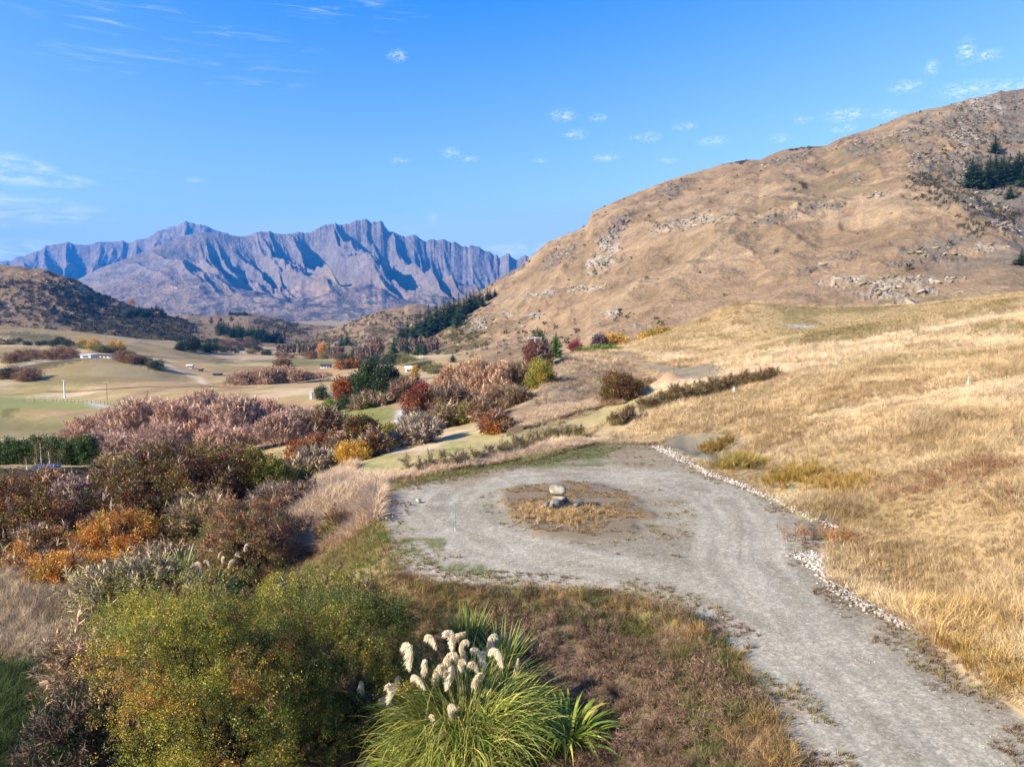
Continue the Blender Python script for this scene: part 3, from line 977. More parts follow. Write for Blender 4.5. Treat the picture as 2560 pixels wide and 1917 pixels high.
loft('tan_hill', [(120, 850), (210, 833), (300, 807), (340, 798), (400, 790), (440, 787), (470, 786), (500, 789), (560, 788), (600, 785), (620, 783), (650, 786), (700, 797), (740, 808), (780, 814), (820, 816), (900, 835)],
     [(120, 1500), (500, 1750), (900, 1900)], [(120, 850), (500, 880), (900, 980)], [(120, -30), (900, -34)], 460, 200, 0.8, soft_disp(16, 140, 50, 410), d_col, M_HILL)


def c_col(U, P, X, Y, Z, PU, PV):
    c = np.empty(U.shape + (3,)); c[:] = H['tan']
    c = lerp(c, H['tan_d'], sstep(0.42, 0.62, fbm(X / 40, Y / 60, 4, 421)) * 0.8)
    n = fbm(PU / 7, PV / 4, 3, 422)
    c = lerp(c, H['scrub'], sstep(0.62, 0.7, n) * sstep(770, 800, PV) * 0.8)
    d = blobmask(PU, PV, [(960, 828, 40, 9, .1), (1050, 790, 30, 6, .1), (780, 855, 60, 8, -.1)], 423, 0.8)
    c = lerp(c, H['green'] * 0.7, d * 0.8)
    c = lerp(c, H['white'], blobmask(PU, PV, [(1000, 815, 10, 5, 0), (930, 845, 12, 4, .3)], 424))
    return c


loft('round_hill', [(740, 850), (800, 832), (850, 814), (880, 802), (920, 787), (950, 776), (985, 769), (1010, 767), (1020, 761), (1040, 759), (1060, 761), (1080, 768), (1100, 776), (1150, 790), (1220, 810)],
     [(740, 1250), (1220, 1350)], [(740, 800), (1000, 820), (1220, 900)], [(740, -33), (1220, -30)], 320, 150, 0.8, soft_disp(14, 70, 30, 420), c_col, M_HILL)

# ---- far mountains
A = {k: ALB(*v, 0.50) for k, v in dict(rock=(172, 156, 144), rock_d=(136, 124, 118), tus=(196, 164, 132), tus_l=(222, 188, 150), grey=(168, 160, 152), veg=(104, 98, 80)).items()}


def tri(x):
    fr = x - np.floor(x)
    return 1 - np.abs(2 * fr - 1)


def l2_disp(U, P, X, Y, Z):
    amp = np.interp(U, [150, 420, 560, 680, 1000, 1300, 1600], [0.12, 0.2, 0.55, 1.25, 1.35, 1.25, 1.05])
    w = sstep(0.08, 0.6, P) * (1 - 0.96 * sstep(0.80, 1.0, P)) * (P <= 1.2)
    c = U - 235 * (1 - P) + 40 * (fbm(U / 80, P * 2.2, 3, 501) - 0.5) * 2

    def rg(x, y, seed):
        return 1 - np.abs(2 * vnoise(x, y, seed) - 1)
    g1 = rg(c / 84, P * 1.1, 502)
    g2 = rg(c / 42 + 7, P * 2.6, 503)
    g3 = ridged(c / 22, P * 8, 4, 504)
    hi = sstep(0.25, 0.7, P)
    carve = (1 - g1) * 0.58 + (1 - g2) * 0.27 + (1 - g3) * 0.15 * (0.4 + 0.6 * hi)
    dz = -(Z + 38) * amp * w * carve
    dz += sstep(0.90, 1.0, P) * sstep(1.06, 1.0, P) * sstep(560, 700, U) * (ridged(U / 13, U * 0, 3, 540) - 0.55) * 24
    dz -= sstep(0, 0.2, P) * sstep(0.75, 0.3, P) * fbm(X / 260, Y / 420, 4, 506) * 90
    return 0, dz


def l2_col(U, P, X, Y, Z, PU, PV):
    c = np.empty(U.shape + (3,)); c[:] = A['rock']
    n = fbm(PU / 30, PV / 12, 4, 510)
    c = lerp(c, A['tus'], sstep(0.75, 0.35, P + (n - 0.5) * 0.5) * 0.9)
    c = lerp(c, A['tus_l'], sstep(0.5, 0.66, fbm(PU / 40, PV / 10, 4, 511)) * sstep(0.7, 0.3, P) * 0.8)
    c = lerp(c, A['veg'], sstep(0.5, 0.62, fbm(PU / 22 + 4, PV / 9, 4, 512)) * sstep(0.6, 0.2, P) * 0.8)
    c = lerp(c, A['tus'], sstep(600, 450, PU) * 0.6 * sstep(0.4, 0.6, fbm(PU / 30, PV / 18, 4, 514)))
    c = lerp(c, A['rock_d'], sstep(0.5, 0.7, fbm(PU / 9, PV / 9, 4, 513)) * 0.6)
    return c


loft('mountain_range', [(150, 722), (195, 698), (250, 670), (300, 652), (330, 640), (370, 624), (400, 611), (430, 600), (450, 591), (480, 583), (505, 579), (545, 580), (575, 586), (600, 589), (618, 587), (640, 580), (655, 577), (672, 576), (685, 579), (700, 582), (715, 583), (730, 580), (740, 577), (752, 572), (762, 576), (775, 573), (788, 566), (805, 559), (825, 556), (838, 554), (848, 560), (857, 558), (870, 552), (882, 546), (893, 541),
                        (903, 543), (909, 541), (916, 539), (922, 543), (928, 550), (934, 547), (940, 549), (945, 545), (951, 542), (957, 549), (963, 561), (972, 573), (985, 577), (998, 582), (1012, 587), (1022, 583), (1034, 580), (1043, 584), (1050, 590), (1058, 595), (1064, 599), (1073, 594), (1084, 592), (1097, 595), (1112, 592), (1120, 596), (1126, 600), (1134, 597), (1143, 601), (1152, 608), (1157, 612), (1163, 610), (1170, 612), (1180, 606), (1190, 610), (1200, 614), (1212, 621), (1226, 625),
                        (1234, 632), (1243, 634), (1248, 642), (1258, 636), (1272, 629), (1278, 640), (1290, 646), (1302, 638), (1314, 631), (1324, 639), (1334, 646), (1400, 670), (1600, 690)],
     [(150, 7600), (450, 8600), (900, 9500), (1600, 9500)], [(150, 4300), (1600, 4800)], [(150, -38), (1600, -38)], 900, 240, 1.18, l2_disp, l2_col, M_ALP, 1.25, 0.4)


def l1_disp(U, P, X, Y, Z):
    w = sstep(0.05, 0.5, P) * (1 - 0.85 * sstep(0.8, 1.0, P))
    c = U + 60 * (1 - P) + 24 * (fbm(U / 45, P * 3, 3, 521) - 0.5) * 2
    g1 = tri(c / 64 + 0.8 * vnoise(c / 110, P * 0 + 1, 522))
    g3 = ridged(c / 17, P * 5, 4, 524)
    return 0, -w * (260 * (1 - g1) + 170 * (1 - g3))


def l1_col(U, P, X, Y, Z, PU, PV):
    c = np.empty(U.shape + (3,)); c[:] = A['rock']
    c = lerp(c, A['tus'], sstep(0.45, 0.65, fbm(PU / 40, PV / 12, 4, 530)) * 0.8)
    return lerp(c, A['rock_d'], sstep(0.5, 0.7, fbm(PU / 9, PV / 9, 4, 531)) * 0.5)


loft('mountain_back_range', [(-600, 700), (-300, 690), (-80, 668), (0, 651), (20, 646), (60, 637), (95, 622), (110, 612), (135, 604), (160, 602), (180, 604), (200, 605), (220, 604), (245, 602), (270, 601), (290, 599), (300, 597), (307, 595), (314, 598), (322, 602), (340, 597), (360, 590), (385, 581), (400, 573), (420, 564), (435, 558), (445, 556), (452, 556), (460, 551), (466, 550), (480, 552), (500, 556), (515, 562), (545, 570), (560, 577), (590, 592), (700, 640)],
     [(-600, 12500), (700, 12500)], [(-600, 7500), (700, 8500)], [(-600, -38), (700, -38)], 480, 180, 1.1, l1_disp, l1_col, M_ALP, 1.2, 0.4)


def build_haze():
    m, nt, out, L = new_mat('valley_haze')
    pv = nd(nt, 'ShaderNodeVolumePrincipled')
    pv.inputs['Color'].default_value = (0.02, 0.34, 0.98, 1)
    pv.inputs['Density'].default_value = HAZE_DENSITY
    pv.inputs['Anisotropy'].default_value = 0.0
    L(pv.outputs[0], out.inputs['Volume'])
    x0, x1, y0, y1, z0, z1 = -16000, 16000, -600, 17500, -420, 2300
    v = [(x, y, z) for x in (x0, x1) for y in (y0, y1) for z in (z0, z1)]
    f = [(0, 1, 3, 2), (4, 6, 7, 5), (0, 4, 5, 1), (2, 3, 7, 6), (0, 2, 6, 4), (1, 5, 7, 3)]
    o = tag(link('haze', mesh_from('haze', v, f, m)), kind='stuff')
    return o


HAZE_DENSITY = 5.0e-5
build_haze()
# ------------------------------------------------------------------ foliage: templates and instancing
def plant_mat(name, trans=0.3, rough=0.6, spec=0.25):
    m, nt, out, L = new_mat(name)
    ti = nd(nt, 'ShaderNodeAttribute', attribute_name='tint', attribute_type='INSTANCER')
    co = nd(nt, 'ShaderNodeAttribute', attribute_name='Col')
    mx = nd(nt, 'ShaderNodeMix', data_type='RGBA', blend_type='MULTIPLY')
    mx.inputs['Factor'].default_value = 1
    L(ti.outputs['Color'], mx.inputs['A']); L(co.outputs['Color'], mx.inputs['B'])
    b = nd(nt, 'ShaderNodeBsdfPrincipled')
    b.inputs['Roughness'].default_value = rough
    b.inputs['Specular IOR Level'].default_value = spec
    L(mx.outputs['Result'], b.inputs['Base Color'])
    if trans > 0:
        tr = nd(nt, 'ShaderNodeBsdfTranslucent')
        L(mx.outputs['Result'], tr.inputs['Color'])
        ms = nd(nt, 'ShaderNodeMixShader')
        ms.inputs[0].default_value = trans
        L(b.outputs[0], ms.inputs[1]); L(tr.outputs[0], ms.inputs[2])
        L(ms.outputs[0], out.inputs[0])
    else:
        L(b.outputs[0], out.inputs[0])
    return m


def vcol_mat(name, trans=0.0, rough=0.6, spec=0.3):
    """plain vertex colour with fine grain"""
    m, nt, out, L = new_mat(name)
    co = nd(nt, 'ShaderNodeAttribute', attribute_name='Col')
    tc = nd(nt, 'ShaderNodeTexCoord')
    n = nd(nt, 'ShaderNodeTexNoise')
    n.inputs['Scale'].default_value = 14
    L(tc.outputs['Object'], n.inputs['Vector'])
    mr = nd(nt, 'ShaderNodeMapRange')
    mr.inputs[3].default_value = 0.75; mr.inputs[4].default_value = 1.25
    L(n.outputs[0], mr.inputs[0])
    mx = nd(nt, 'ShaderNodeMix', data_type='RGBA', blend_type='MULTIPLY')
    mx.inputs['Factor'].default_value = 1
    L(co.outputs['Color'], mx.inputs['A']); L(mr.outputs[0], mx.inputs['B'])
    b = nd(nt, 'ShaderNodeBsdfPrincipled')
    b.inputs['Roughness'].default_value = rough
    b.inputs['Specular IOR Level'].default_value = spec
    L(mx.outputs['Result'], b.inputs['Base Color'])
    if trans > 0:
        tr = nd(nt, 'ShaderNodeBsdfTranslucent')
        L(mx.outputs['Result'], tr.inputs['Color'])
        ms = nd(nt, 'ShaderNodeMixShader')
        ms.inputs[0].default_value = trans
        L(b.outputs[0], ms.inputs[1]); L(tr.outputs[0], ms.inputs[2])
        L(ms.outputs[0], out.inputs[0])
    else:
        L(b.outputs[0], out.inputs[0])
    return m


M_LEAF = plant_mat('leaf', 0.3, 0.55, 0.3)
M_TWIG = plant_mat('twig', 0.0, 0.8, 0.15)
M_NEEDLE = plant_mat('needle', 0.12, 0.7, 0.2)
M_BLADE = plant_mat('grass_blade', 0.3, 0.75, 0.12)
M_BARK = vcol_mat('bark', 0, 0.85, 0.15)
M_STRAP = vcol_mat('strap_leaf', 0.25, 0.5, 0.22)
M_PLUME = vcol_mat('plume_down', 0.35, 0.9, 0.1)


def make_scatter_group():
    g = bpy.data.node_groups.new('scatter_leaves', 'GeometryNodeTree')
    g.interface.new_socket('Geometry', in_out='INPUT', socket_type='NodeSocketGeometry')
    g.interface.new_socket('Geometry', in_out='OUTPUT', socket_type='NodeSocketGeometry')
    N = g.nodes.new; L = g.links.new
    gi = N('NodeGroupInput'); go = N('NodeGroupOutput')

    def named(nm, dt):
        n = N('GeometryNodeInputNamedAttribute'); n.data_type = dt
        n.inputs['Name'].default_value = nm
        return [o for o in n.outputs if o.enabled and o.name == 'Attribute'][0]
    tid = named('tid', 'INT')
    cmp_ = N('FunctionNodeCompare'); cmp_.data_type = 'INT'; cmp_.operation = 'GREATER_EQUAL'
    a = [i for i in cmp_.inputs if i.enabled]
    L(tid, a[0]); a[1].default_value = 0
    sep = N('GeometryNodeSeparateGeometry'); sep.domain = 'POINT'
    L(gi.outputs[0], sep.inputs['Geometry']); L(cmp_.outputs[0], sep.inputs['Selection'])
    spl = N('GeometryNodeSplitToInstances'); spl.domain = 'FACE'
    L(sep.outputs['Selection'], spl.inputs['Geometry'])
    L(named('tid', 'INT'), spl.inputs['Group ID'])
    iop = N('GeometryNodeInstanceOnPoints')
    L(sep.outputs['Inverted'], iop.inputs['Points'])
    L(spl.outputs['Instances'], iop.inputs['Instance'])
    iop.inputs['Pick Instance'].default_value = True
    L(named('vid', 'INT'), iop.inputs['Instance Index'])
    e2r = N('FunctionNodeEulerToRotation')
    L(named('rot', 'FLOAT_VECTOR'), e2r.inputs[0])
    L(e2r.outputs[0], iop.inputs['Rotation'])
    L(named('scl', 'FLOAT_VECTOR'), iop.inputs['Scale'])
    L(iop.outputs['Instances'], go.inputs[0])
    return g


G_SCATTER = make_scatter_group()


def scatter(name, templ, pos, rot, scl, tint, mat, parent=None, kind='stuff', seed=0):
    pos = np.asarray(pos, np.float32); n = len(pos)
    scl = np.asarray(scl, np.float32)
    if scl.ndim == 1:
        scl = np.repeat(scl[:, None], 3, 1)
    V, F, K, T = [], [], [], []
    o = 0
    for i, (v, f, c) in enumerate(templ):
        V.append(v); F.append(f + o); K.append(c); T.append(np.full(len(v), i, np.int32)); o += len(v)
    V.append(pos); K.append(np.ones((n, 3))); T.append(np.full(n, -1, np.int32))
    V = np.concatenate(V); nt_ = o
    me = mesh_from(name, V, np.concatenate(F), mat, False, np.concatenate(K))
    add_attr(me, 'tid', 'INT', np.concatenate(T))
    r = np.zeros((len(V), 3), np.float32); r[nt_:] = rot
    s = np.ones((len(V), 3), np.float32); s[nt_:] = scl
    t = np.ones((len(V), 4), np.float32); t[nt_:, :3] = np.clip(tint, 0.003, 0.95)
    vi = np.zeros(len(V), np.int32); vi[nt_:] = np.random.RandomState(seed).randint(0, len(templ), n)
    add_attr(me, 'rot', 'FLOAT_VECTOR', r); add_attr(me, 'scl', 'FLOAT_VECTOR', s)
    add_attr(me, 'tint', 'FLOAT_COLOR', t); add_attr(me, 'vid', 'INT', vi)
    ob = link(name, me, parent)
    md = ob.modifiers.new('scatter', 'NODES'); md.node_group = G_SCATTER
    if kind:
        ob['kind'] = kind
    return ob


def dir_euler(d, roll):
    d = d / (np.linalg.norm(d, axis=1, keepdims=True) + 1e-9)
    ref = np.where(np.abs(d[:, 2:3]) > 0.95, np.array([[1.0, 0, 0]]), np.array([[0, 0, 1.0]]))
    x = np.cross(ref, d); x /= np.linalg.norm(x, axis=1, keepdims=True) + 1e-9
    y = np.cross(d, x)
    c, s = np.cos(roll)[:, None], np.sin(roll)[:, None]
    X = x * c + y * s; Yv = -x * s + y * c
    ry = -np.arcsin(np.clip(X[:, 2], -1, 1))
    rx = np.arctan2(Yv[:, 2], d[:, 2])
    rz = np.arctan2(X[:, 1], X[:, 0])
    return np.stack([rx, ry, rz], 1)


def rnd(seed):
    return np.random.RandomState(seed)


# --- templates (all grow along +Z, about one unit long)
def t_sprig(seed, nleaf=14, ll=0.2, lw=0.11, spread=0.30, curl=0.5):
    r = rnd(seed); V, F, K = [], [], []
    for i in range(nleaf):
        t = (i + r.rand()) / nleaf
        a = i * 2.4 + r.rand() * 0.8
        base = np.array([math.cos(a) * spread * r.rand(), math.sin(a) * spread * r.rand(), t * 0.95])
        d = np.array([math.cos(a), math.sin(a), 0.5 + r.randn() * curl]); d /= np.linalg.norm(d)
        side = np.cross(d, r.randn(3)); side /= np.linalg.norm(side) + 1e-9
        l = ll * (0.7 + 0.6 * r.rand()); w = lw * (0.7 + 0.6 * r.rand())
        o = len(V)
        V += [base, base + d * l * 0.5 + side * w * 0.5, base + d * l, base + d * l * 0.5 - side * w * 0.5]
        F += [(o, o + 1, o + 2), (o, o + 2, o + 3)]
        k = 0.72 + 0.56 * r.rand()
        K += [[k, k, k]] * 4
    return np.array(V), np.array(F), np.array(K)


def t_twigs(seed, n=34, w=0.006, spread=0.85, up=0.75):
    """a bare branchlet: one leader and many fine side shoots"""
    r = rnd(seed); V, F, K = [], [], []

    def shoot(b, d, l, w, k):
        side = np.cross(d, r.randn(3)); side /= np.linalg.norm(side) + 1e-9
        o = len(V)
        mid = b + d * l * 0.5 + r.randn(3) * l * 0.05
        V.extend([b + side * w, b - side * w, mid, b + d * l + np.array([0, 0, 0.06 * l])])
        F.extend([(o, o + 1, o + 2), (o + 1, o + 3, o + 2), (o, o + 2, o + 3)])
        K.extend([[k, k, k]] * 4)
    shoot(np.zeros(3), np.array([0, 0, 1.0]), 1.0, w * 1.8, 0.9)
    for i in range(n):
        t = r.rand() ** 0.8
        a = r.rand() * 6.283
        d = np.array([math.cos(a) * spread, math.sin(a) * spread, up * (0.6 + 0.6 * r.rand())]); d /= np.linalg.norm(d)
        b = np.array([0, 0, t * 0.85]) + r.randn(3) * 0.015
        shoot(b, d, (0.25 + 0.4 * r.rand()) * (1.1 - 0.5 * t), w, 0.75 + 0.5 * r.rand())
    return np.array(V), np.array(F), np.array(K)


def t_needle(seed, n=22, w=0.10):
    """a flat conifer spray"""
    r = rnd(seed); V, F, K = [], [], []
    for i in range(n):
        t = (i + r.rand()) / n
        s = 1 if i % 2 else -1
        b = np.array([0, 0, t])
        l = 0.42 * (1.05 - t) + 0.08
        d = np.array([s * 0.9, -0.12 + r.randn() * 0.22, 0.55]); d /= np.linalg.norm(d)
        up = np.cross(d, [0, 1.0, 0]); up = up / (np.linalg.norm(up) + 1e-9)
        o = len(V)
        V += [b - up * w * 0.5, b + up * w * 0.5, b + d * l + np.array([0, -0.05, 0])]
        F += [(o, o + 1, o + 2)]
        k = 0.7 + 0.6 * r.rand()
        K += [[k, k, k]] * 3
        if i % 2 == 0:
            o = len(V)
            q = r.randn(3) * 0.12; q[2] = abs(q[2]) + 0.18
            V += [b + np.array([w * .5, 0, 0]), b - np.array([w * .5, 0, 0]), b + q + np.array([0, 0.1, 0])]
            F += [(o, o + 1, o + 2)]
            K += [[k, k, k]] * 3
    return np.array(V), np.array(F), np.array(K)


def t_tuft(seed, n=12, w=0.03, spread=0.32, bend=0.5, base=0.15, kr=(0.7, 1.25), tip=1.12):
    r = rnd(seed); V, F, K = [], [], []
    for i in range(n):
        a = r.rand() * 6.283
        b = np.array([math.cos(a), math.sin(a), 0]) * base * r.rand() ** .5
        a2 = a + r.randn() * 0.7
        out = np.array([math.cos(a2), math.sin(a2), 0])
        l = 0.55 + 0.5 * r.rand(); sp = spread * (0.3 + r.rand())
        side = np.array([-out[1], out[0], 0]) * w * (0.6 + 0.8 * r.rand())
        m = b + out * sp * l * 0.4 + np.array([0, 0, 0.6 * l])
        e = b + out * (sp * l + bend * l * 0.5 * r.rand()) + np.array([0, 0, l * (1.0 - 0.35 * bend * r.rand())])
        o = len(V)
        V += [b - side, b + side, m - side * .8, m + side * .8, e]
        F += [(o, o + 1, o + 3), (o, o + 3, o + 2), (o + 2, o + 3, o + 4)]
        k = kr[0] + (kr[1] - kr[0]) * r.rand()
        K += [[k * .85] * 3] * 2 + [[k] * 3] * 2 + [[k * tip] * 3]
    return np.array(V), np.array(F), np.array(K)


def t_weed(seed, n=9, w=0.012):
    """a dead, branching weed stalk"""
    r = rnd(seed); V, F, K = [], [], []

    def seg(b, e, w, k):
        d = e - b; side = np.cross(d, r.randn(3)); side /= np.linalg.norm(side) + 1e-9
        o = len(V)
        V.extend([b - side * w, b + side * w, e]); F.append((o, o + 1, o + 2)); K.extend([[k, k, k]] * 3)
    for i in range(n):
        a = r.rand() * 6.283
        b = np.array([math.cos(a), math.sin(a), 0]) * 0.12 * r.rand()
        e = b + np.array([r.randn() * 0.22, r.randn() * 0.22, 0.6 + 0.4 * r.rand()])
        k = 0.7 + 0.6 * r.rand()
        seg(b, e, w, k)
        for j in range(5):
            t = 0.35 + 0.65 * r.rand()
            p = b + (e - b) * t
            seg(p, p + np.array([r.randn() * 0.13, r.randn() * 0.13, 0.08 + 0.14 * r.rand()]), w * 1.3, k * (0.8 + 0.5 * r.rand()))
    return np.array(V), np.array(F), np.array(K)


T_SPRIG = [t_sprig(i, 16, 0.24, 0.14) for i in range(5)]
T_SPRIG_S = [t_sprig(20 + i, 18, 0.17, 0.10, 0.34) for i in range(5)]
T_SPARSE = [t_sprig(40 + i, 7, 0.2, 0.12, 0.3) for i in range(4)]
T_TWIG = [t_twigs(60 + i) for i in range(5)]
T_POP = [t_twigs(80 + i, 22, 0.02, 0.16, 1.0) for i in range(4)]
T_NEED = [t_needle(100 + i) for i in range(4)]
T_GRASS = [t_tuft(120 + i, 20, 0.010, 0.42, 0.9, 0.28) for i in range(8)]
T_SHORT = [t_tuft(140 + i, 12, 0.05, 0.6, 0.5, 0.35) for i in range(5)]
T_WEED = [t_weed(160 + i) for i in range(5)]
T_TUSS = [t_tuft(180 + i, 26, 0.011, 0.55, 0.9, 0.12) for i in range(5)]


# --- branches as tapered tubes
def tubes(segs, sides=4):
    """segs: list of (p0, p1, r0, r1)"""
    n = len(segs)
    P0 = np.array([s[0] for s in segs], float); P1 = np.array([s[1] for s in segs], float)
    R0 = np.array([s[2] for s in segs], float); R1 = np.array([s[3] for s in segs], float)
    d = P1 - P0; d /= np.linalg.norm(d, axis=1, keepdims=True) + 1e-9
    ref = np.where(np.abs(d[:, 2:3]) > 0.9, np.array([[1.0, 0, 0]]), np.array([[0, 0, 1.0]]))
    x = np.cross(ref, d); x /= np.linalg.norm(x, axis=1, keepdims=True); y = np.cross(d, x)
    V = np.empty((n, 2 * sides, 3)); F = []
    for k in range(sides):
        a = 2 * math.pi * k / sides
        o = x * math.cos(a) + y * math.sin(a)
        V[:, k] = P0 + o * R0[:, None]; V[:, sides + k] = P1 + o * R1[:, None]
    base = (np.arange(n) * 2 * sides)[:, None]
    for k in range(sides):
        k2 = (k + 1) % sides
        F.append(base + np.array([[k, k2, sides + k2, sides + k]]))
    return V.reshape(-1, 3), np.concatenate(F)


def grow(seed, h, w, nstem=5, levels=4, r0=0.16, split=3, droop=0.0, upness=0.6, base_r=0.25):
    """open branching skeleton; returns segments and tips (pos, dir)"""
    r = rnd(seed); segs, tips = [], []

    def rec(p, d, l, rad, lev):
        k = 3
        for i in range(k):
            d = d + r.randn(3) * 0.13 + np.array([0, 0, 0.08 * upness - droop * 0.1 * (levels - lev < 2)])
            d = d / np.linalg.norm(d)
            q = p + d * l / k
            segs.append((p, q, rad, rad * 0.86)); rad *= 0.86
            p = q
            if lev <= 1:
                tips.append((p.copy(), d.copy()))
        if lev == 0:
            return
        for j in range(split):
            a = r.randn(3); a -= d * a.dot(d); a /= np.linalg.norm(a) + 1e-9
            nd_ = d * (0.75 + 0.3 * r.rand()) + a * (0.45 + 0.4 * r.rand()) + np.array([0, 0, 0.2 * upness])
            rec(p, nd_ / np.linalg.norm(nd_), l * (0.62 + 0.2 * r.rand()), rad * 0.62, lev - 1)
    for s in range(nstem):
        a = 6.283 * (s + r.rand() * 0.6) / nstem
        out = (w / h) * (0.35 + 0.5 * r.rand())
        d = np.array([math.cos(a) * out, math.sin(a) * out, 1.0]); d /= np.linalg.norm(d)
        rec(np.array([math.cos(a), math.sin(a), 0]) * base_r * r.rand() + np.array([0, 0, -0.15]), d, h * 0.36, r0 * (0.7 + 0.5 * r.rand()), levels - 1)
    P = np.array([t[0] for t in tips]); D = np.array([t[1] for t in tips])
    # fit to the wanted size
    sx = (w / 2) / (np.percentile(np.abs(P[:, :2]), 97) + 1e-6); sz = (h * 0.93) / P[:, 2].max()
    S = np.array([sx, sx, sz])
    segs = [(a * S, b * S, ra, rb) for a, b, ra, rb in segs]
    return segs, P * S, D


def bark_mesh(name, segs, color, sides=4, seed=0):
    V, F = tubes(segs, sides)
    c = np.array(color) * (0.8 + 0.4 * rnd(seed).rand(len(segs)))[:, None]
    return mesh_from(name, V, F, M_BARK, True, np.repeat(c, 2 * sides, 0))


# --- leafy shrubs and round trees
def lobes_for(r, w, d, h, n):
    L_ = [(np.array([0, 0, h * 0.42]), np.array([w * 0.33, d * 0.33, h * 0.42]))]
    for i in range(n):
        a = 6.283 * (i + r.rand() * 0.9) / n
        rr = 0.16 + 0.24 * r.rand()
        q = 0.12 + 0.16 * r.rand() ** 1.3
        zz = h * (0.16 + 0.62 * r.rand() * (1 - 0.6 * max(rr - 0.25, 0) / 0.15))
        c = np.array([math.cos(a) * w * rr, math.sin(a) * d * rr, zz])
        L_.append((c, np.array([w * q, d * q, min(h * (q + 0.08), zz * 1.0 + 0.05, (h - zz) * 1.02)])))
    return L_


def crown(seed, w, d, h, n, nl=8, shell=0.4, rough=0.45, holes=0.8):
    r = rnd(seed); L_ = lobes_for(r, w, d, h, int(nl * 1.5))
    n = int(n * 1.35)
    A_ = np.array([(e[0] * e[1] + e[1] * e[2] + e[0] * e[2]) for _, e in L_]); A_ /= A_.sum()
    which = r.choice(len(L_), n, p=A_)
    Cc = np.array([L_[i][0] for i in which]); E = np.array([L_[i][1] for i in which])
    q = r.randn(n, 3); q[:, 2] += 0.25; q /= np.linalg.norm(q, axis=1, keepdims=True)
    ph = np.arctan2(q[:, 1], q[:, 0])
    nz = fbm(ph * 3.3 + which * 5.1, q[:, 2] * 4.5 + which * 2.3, 4, seed, 0.6) - 0.5
    rad = (1 - shell * r.rand(n) ** 1.8) * (1 + rough * 2 * nz)
    rad = np.where(r.rand(n) < 0.06, rad * (1.05 + 0.28 * r.rand(n)), rad)
    P = Cc + q * E * rad[:, None]
    keep = P[:, 2] > -0.05
    # drop points buried deep in another lobe
    for (c, e) in L_:
        g = np.linalg.norm((P - c) / e, axis=1)
        keep &= (g > 0.5) | (r.rand(n) < 0.12)
    # hollows between leafy clumps
    f = 9.0 / max(w, 0.5)
    hl = fbm(P[:, 0] * f + seed, P[:, 2] * f + P[:, 1] * f * 0.7, 3, seed + 40)
    keep &= (hl > 0.44) | (r.rand(n) > holes)
    q = q + np.array([0, 0, 0.35]) + r.randn(n, 3) * 0.45
    return P[keep], q[keep]


def palette_tint(P, pal, seed, fs=1.3):
    """patchy foliage colours: pal = [(rgb, weight)]"""
    r = rnd(seed); n = len(P)
    cols = np.array([c for c, _ in pal]); wt = np.array([w for _, w in pal], float); wt /= wt.sum()
    cum = np.cumsum(wt)
    x = fbm(P[:, 0] * fs + seed, P[:, 2] * fs + P[:, 1] * fs * 0.8, 3, seed + 5)
    x = np.clip((x - 0.5) * 2.0 + 0.5 + r.randn(n) * 0.13, 0, 0.999)
    k = np.clip(np.searchsorted(cum, x), 0, len(pal) - 1)
    return cols[k] * (0.7 + 0.6 * r.rand(n))[:, None]


LK = 1.0


def PAL(*items):
    return [(ALB(*c, LK), w) for c, w in items]


P_BRIAR = PAL(((138, 136, 48), 3), ((172, 156, 56), 2.2), ((104, 112, 46), 3.4), ((206, 170, 62), 1.2), ((162, 118, 56), 0.4))
P_HAWDARK = PAL(((106, 72, 46), 2), ((110, 92, 48), 2.4), ((138, 112, 56), 1.6), ((128, 54, 48), 1.2), ((74, 70, 38), 2.4))
P_HAWLEFT = PAL(((136, 84, 50), 1.6), ((164, 126, 56), 2), ((104, 72, 46), 2), ((144, 132, 60), 2))
P_ORANGE = PAL(((208, 152, 66), 3), ((190, 124, 60), 2), ((180, 150, 66), 2.4), ((150, 104, 60), 1.4))
P_OLIVE = PAL(((128, 122, 58), 3), ((152, 138, 66), 2), ((110, 100, 56), 2), ((168, 146, 90), 1))
P_REDBR = PAL(((156, 128, 90), 3), ((138, 110, 72), 2), ((156, 80, 66), 0.7), ((130, 124, 70), 2.6))
P_RED = PAL(((126, 62, 52), 3), ((160, 84, 56), 1.5), ((134, 94, 60), 2), ((112, 56, 48), 1))
P_YELLOW = PAL(((208, 164, 66), 3), ((188, 142, 60), 2), ((168, 146, 66), 1.5))
P_YGREEN = PAL(((138, 132, 56), 3), ((162, 146, 60), 2), ((122, 124, 52), 2), ((196, 158, 60), 1))
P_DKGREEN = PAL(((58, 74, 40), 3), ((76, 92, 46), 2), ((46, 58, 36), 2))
P_GREEN = PAL(((104, 128, 44), 3), ((126, 142, 52), 2), ((78, 98, 40), 2))
P_RUST = PAL(((170, 98, 46), 3), ((128, 78, 46), 2), ((196, 136, 56), 1), ((94, 74, 44), 2))
P_BROWN = PAL(((140, 106, 78), 3), ((118, 88, 66), 2), ((164, 128, 90), 1.4), ((120, 108, 64), 1))
P_HEBE = PAL(((128, 124, 74), 3), ((108, 110, 64), 2), ((150, 128, 84), 2))
P_FOREST = PAL(((50, 66, 44), 3), ((66, 80, 46), 2), ((40, 54, 40), 2))


def place(u0, u1, vt, vb, Y=None):
    """base position and size of a plant from its outline in the photograph and the ground it stands on"""
    um = 0.5 * (u0 + u1)
    if Y is None:
        x, Y, z = hit(um, vb)
        Y = Y + 0.30 * (u1 - u0) * Y / FPX
    a, b = ray(um, vt)
    x = float(a * Y); z = float(height(x, Y))
    top = CAMZ + float(b) * Y
    return x, Y, z, (u1 - u0) * Y / FPX, max(top - z, 0.4)


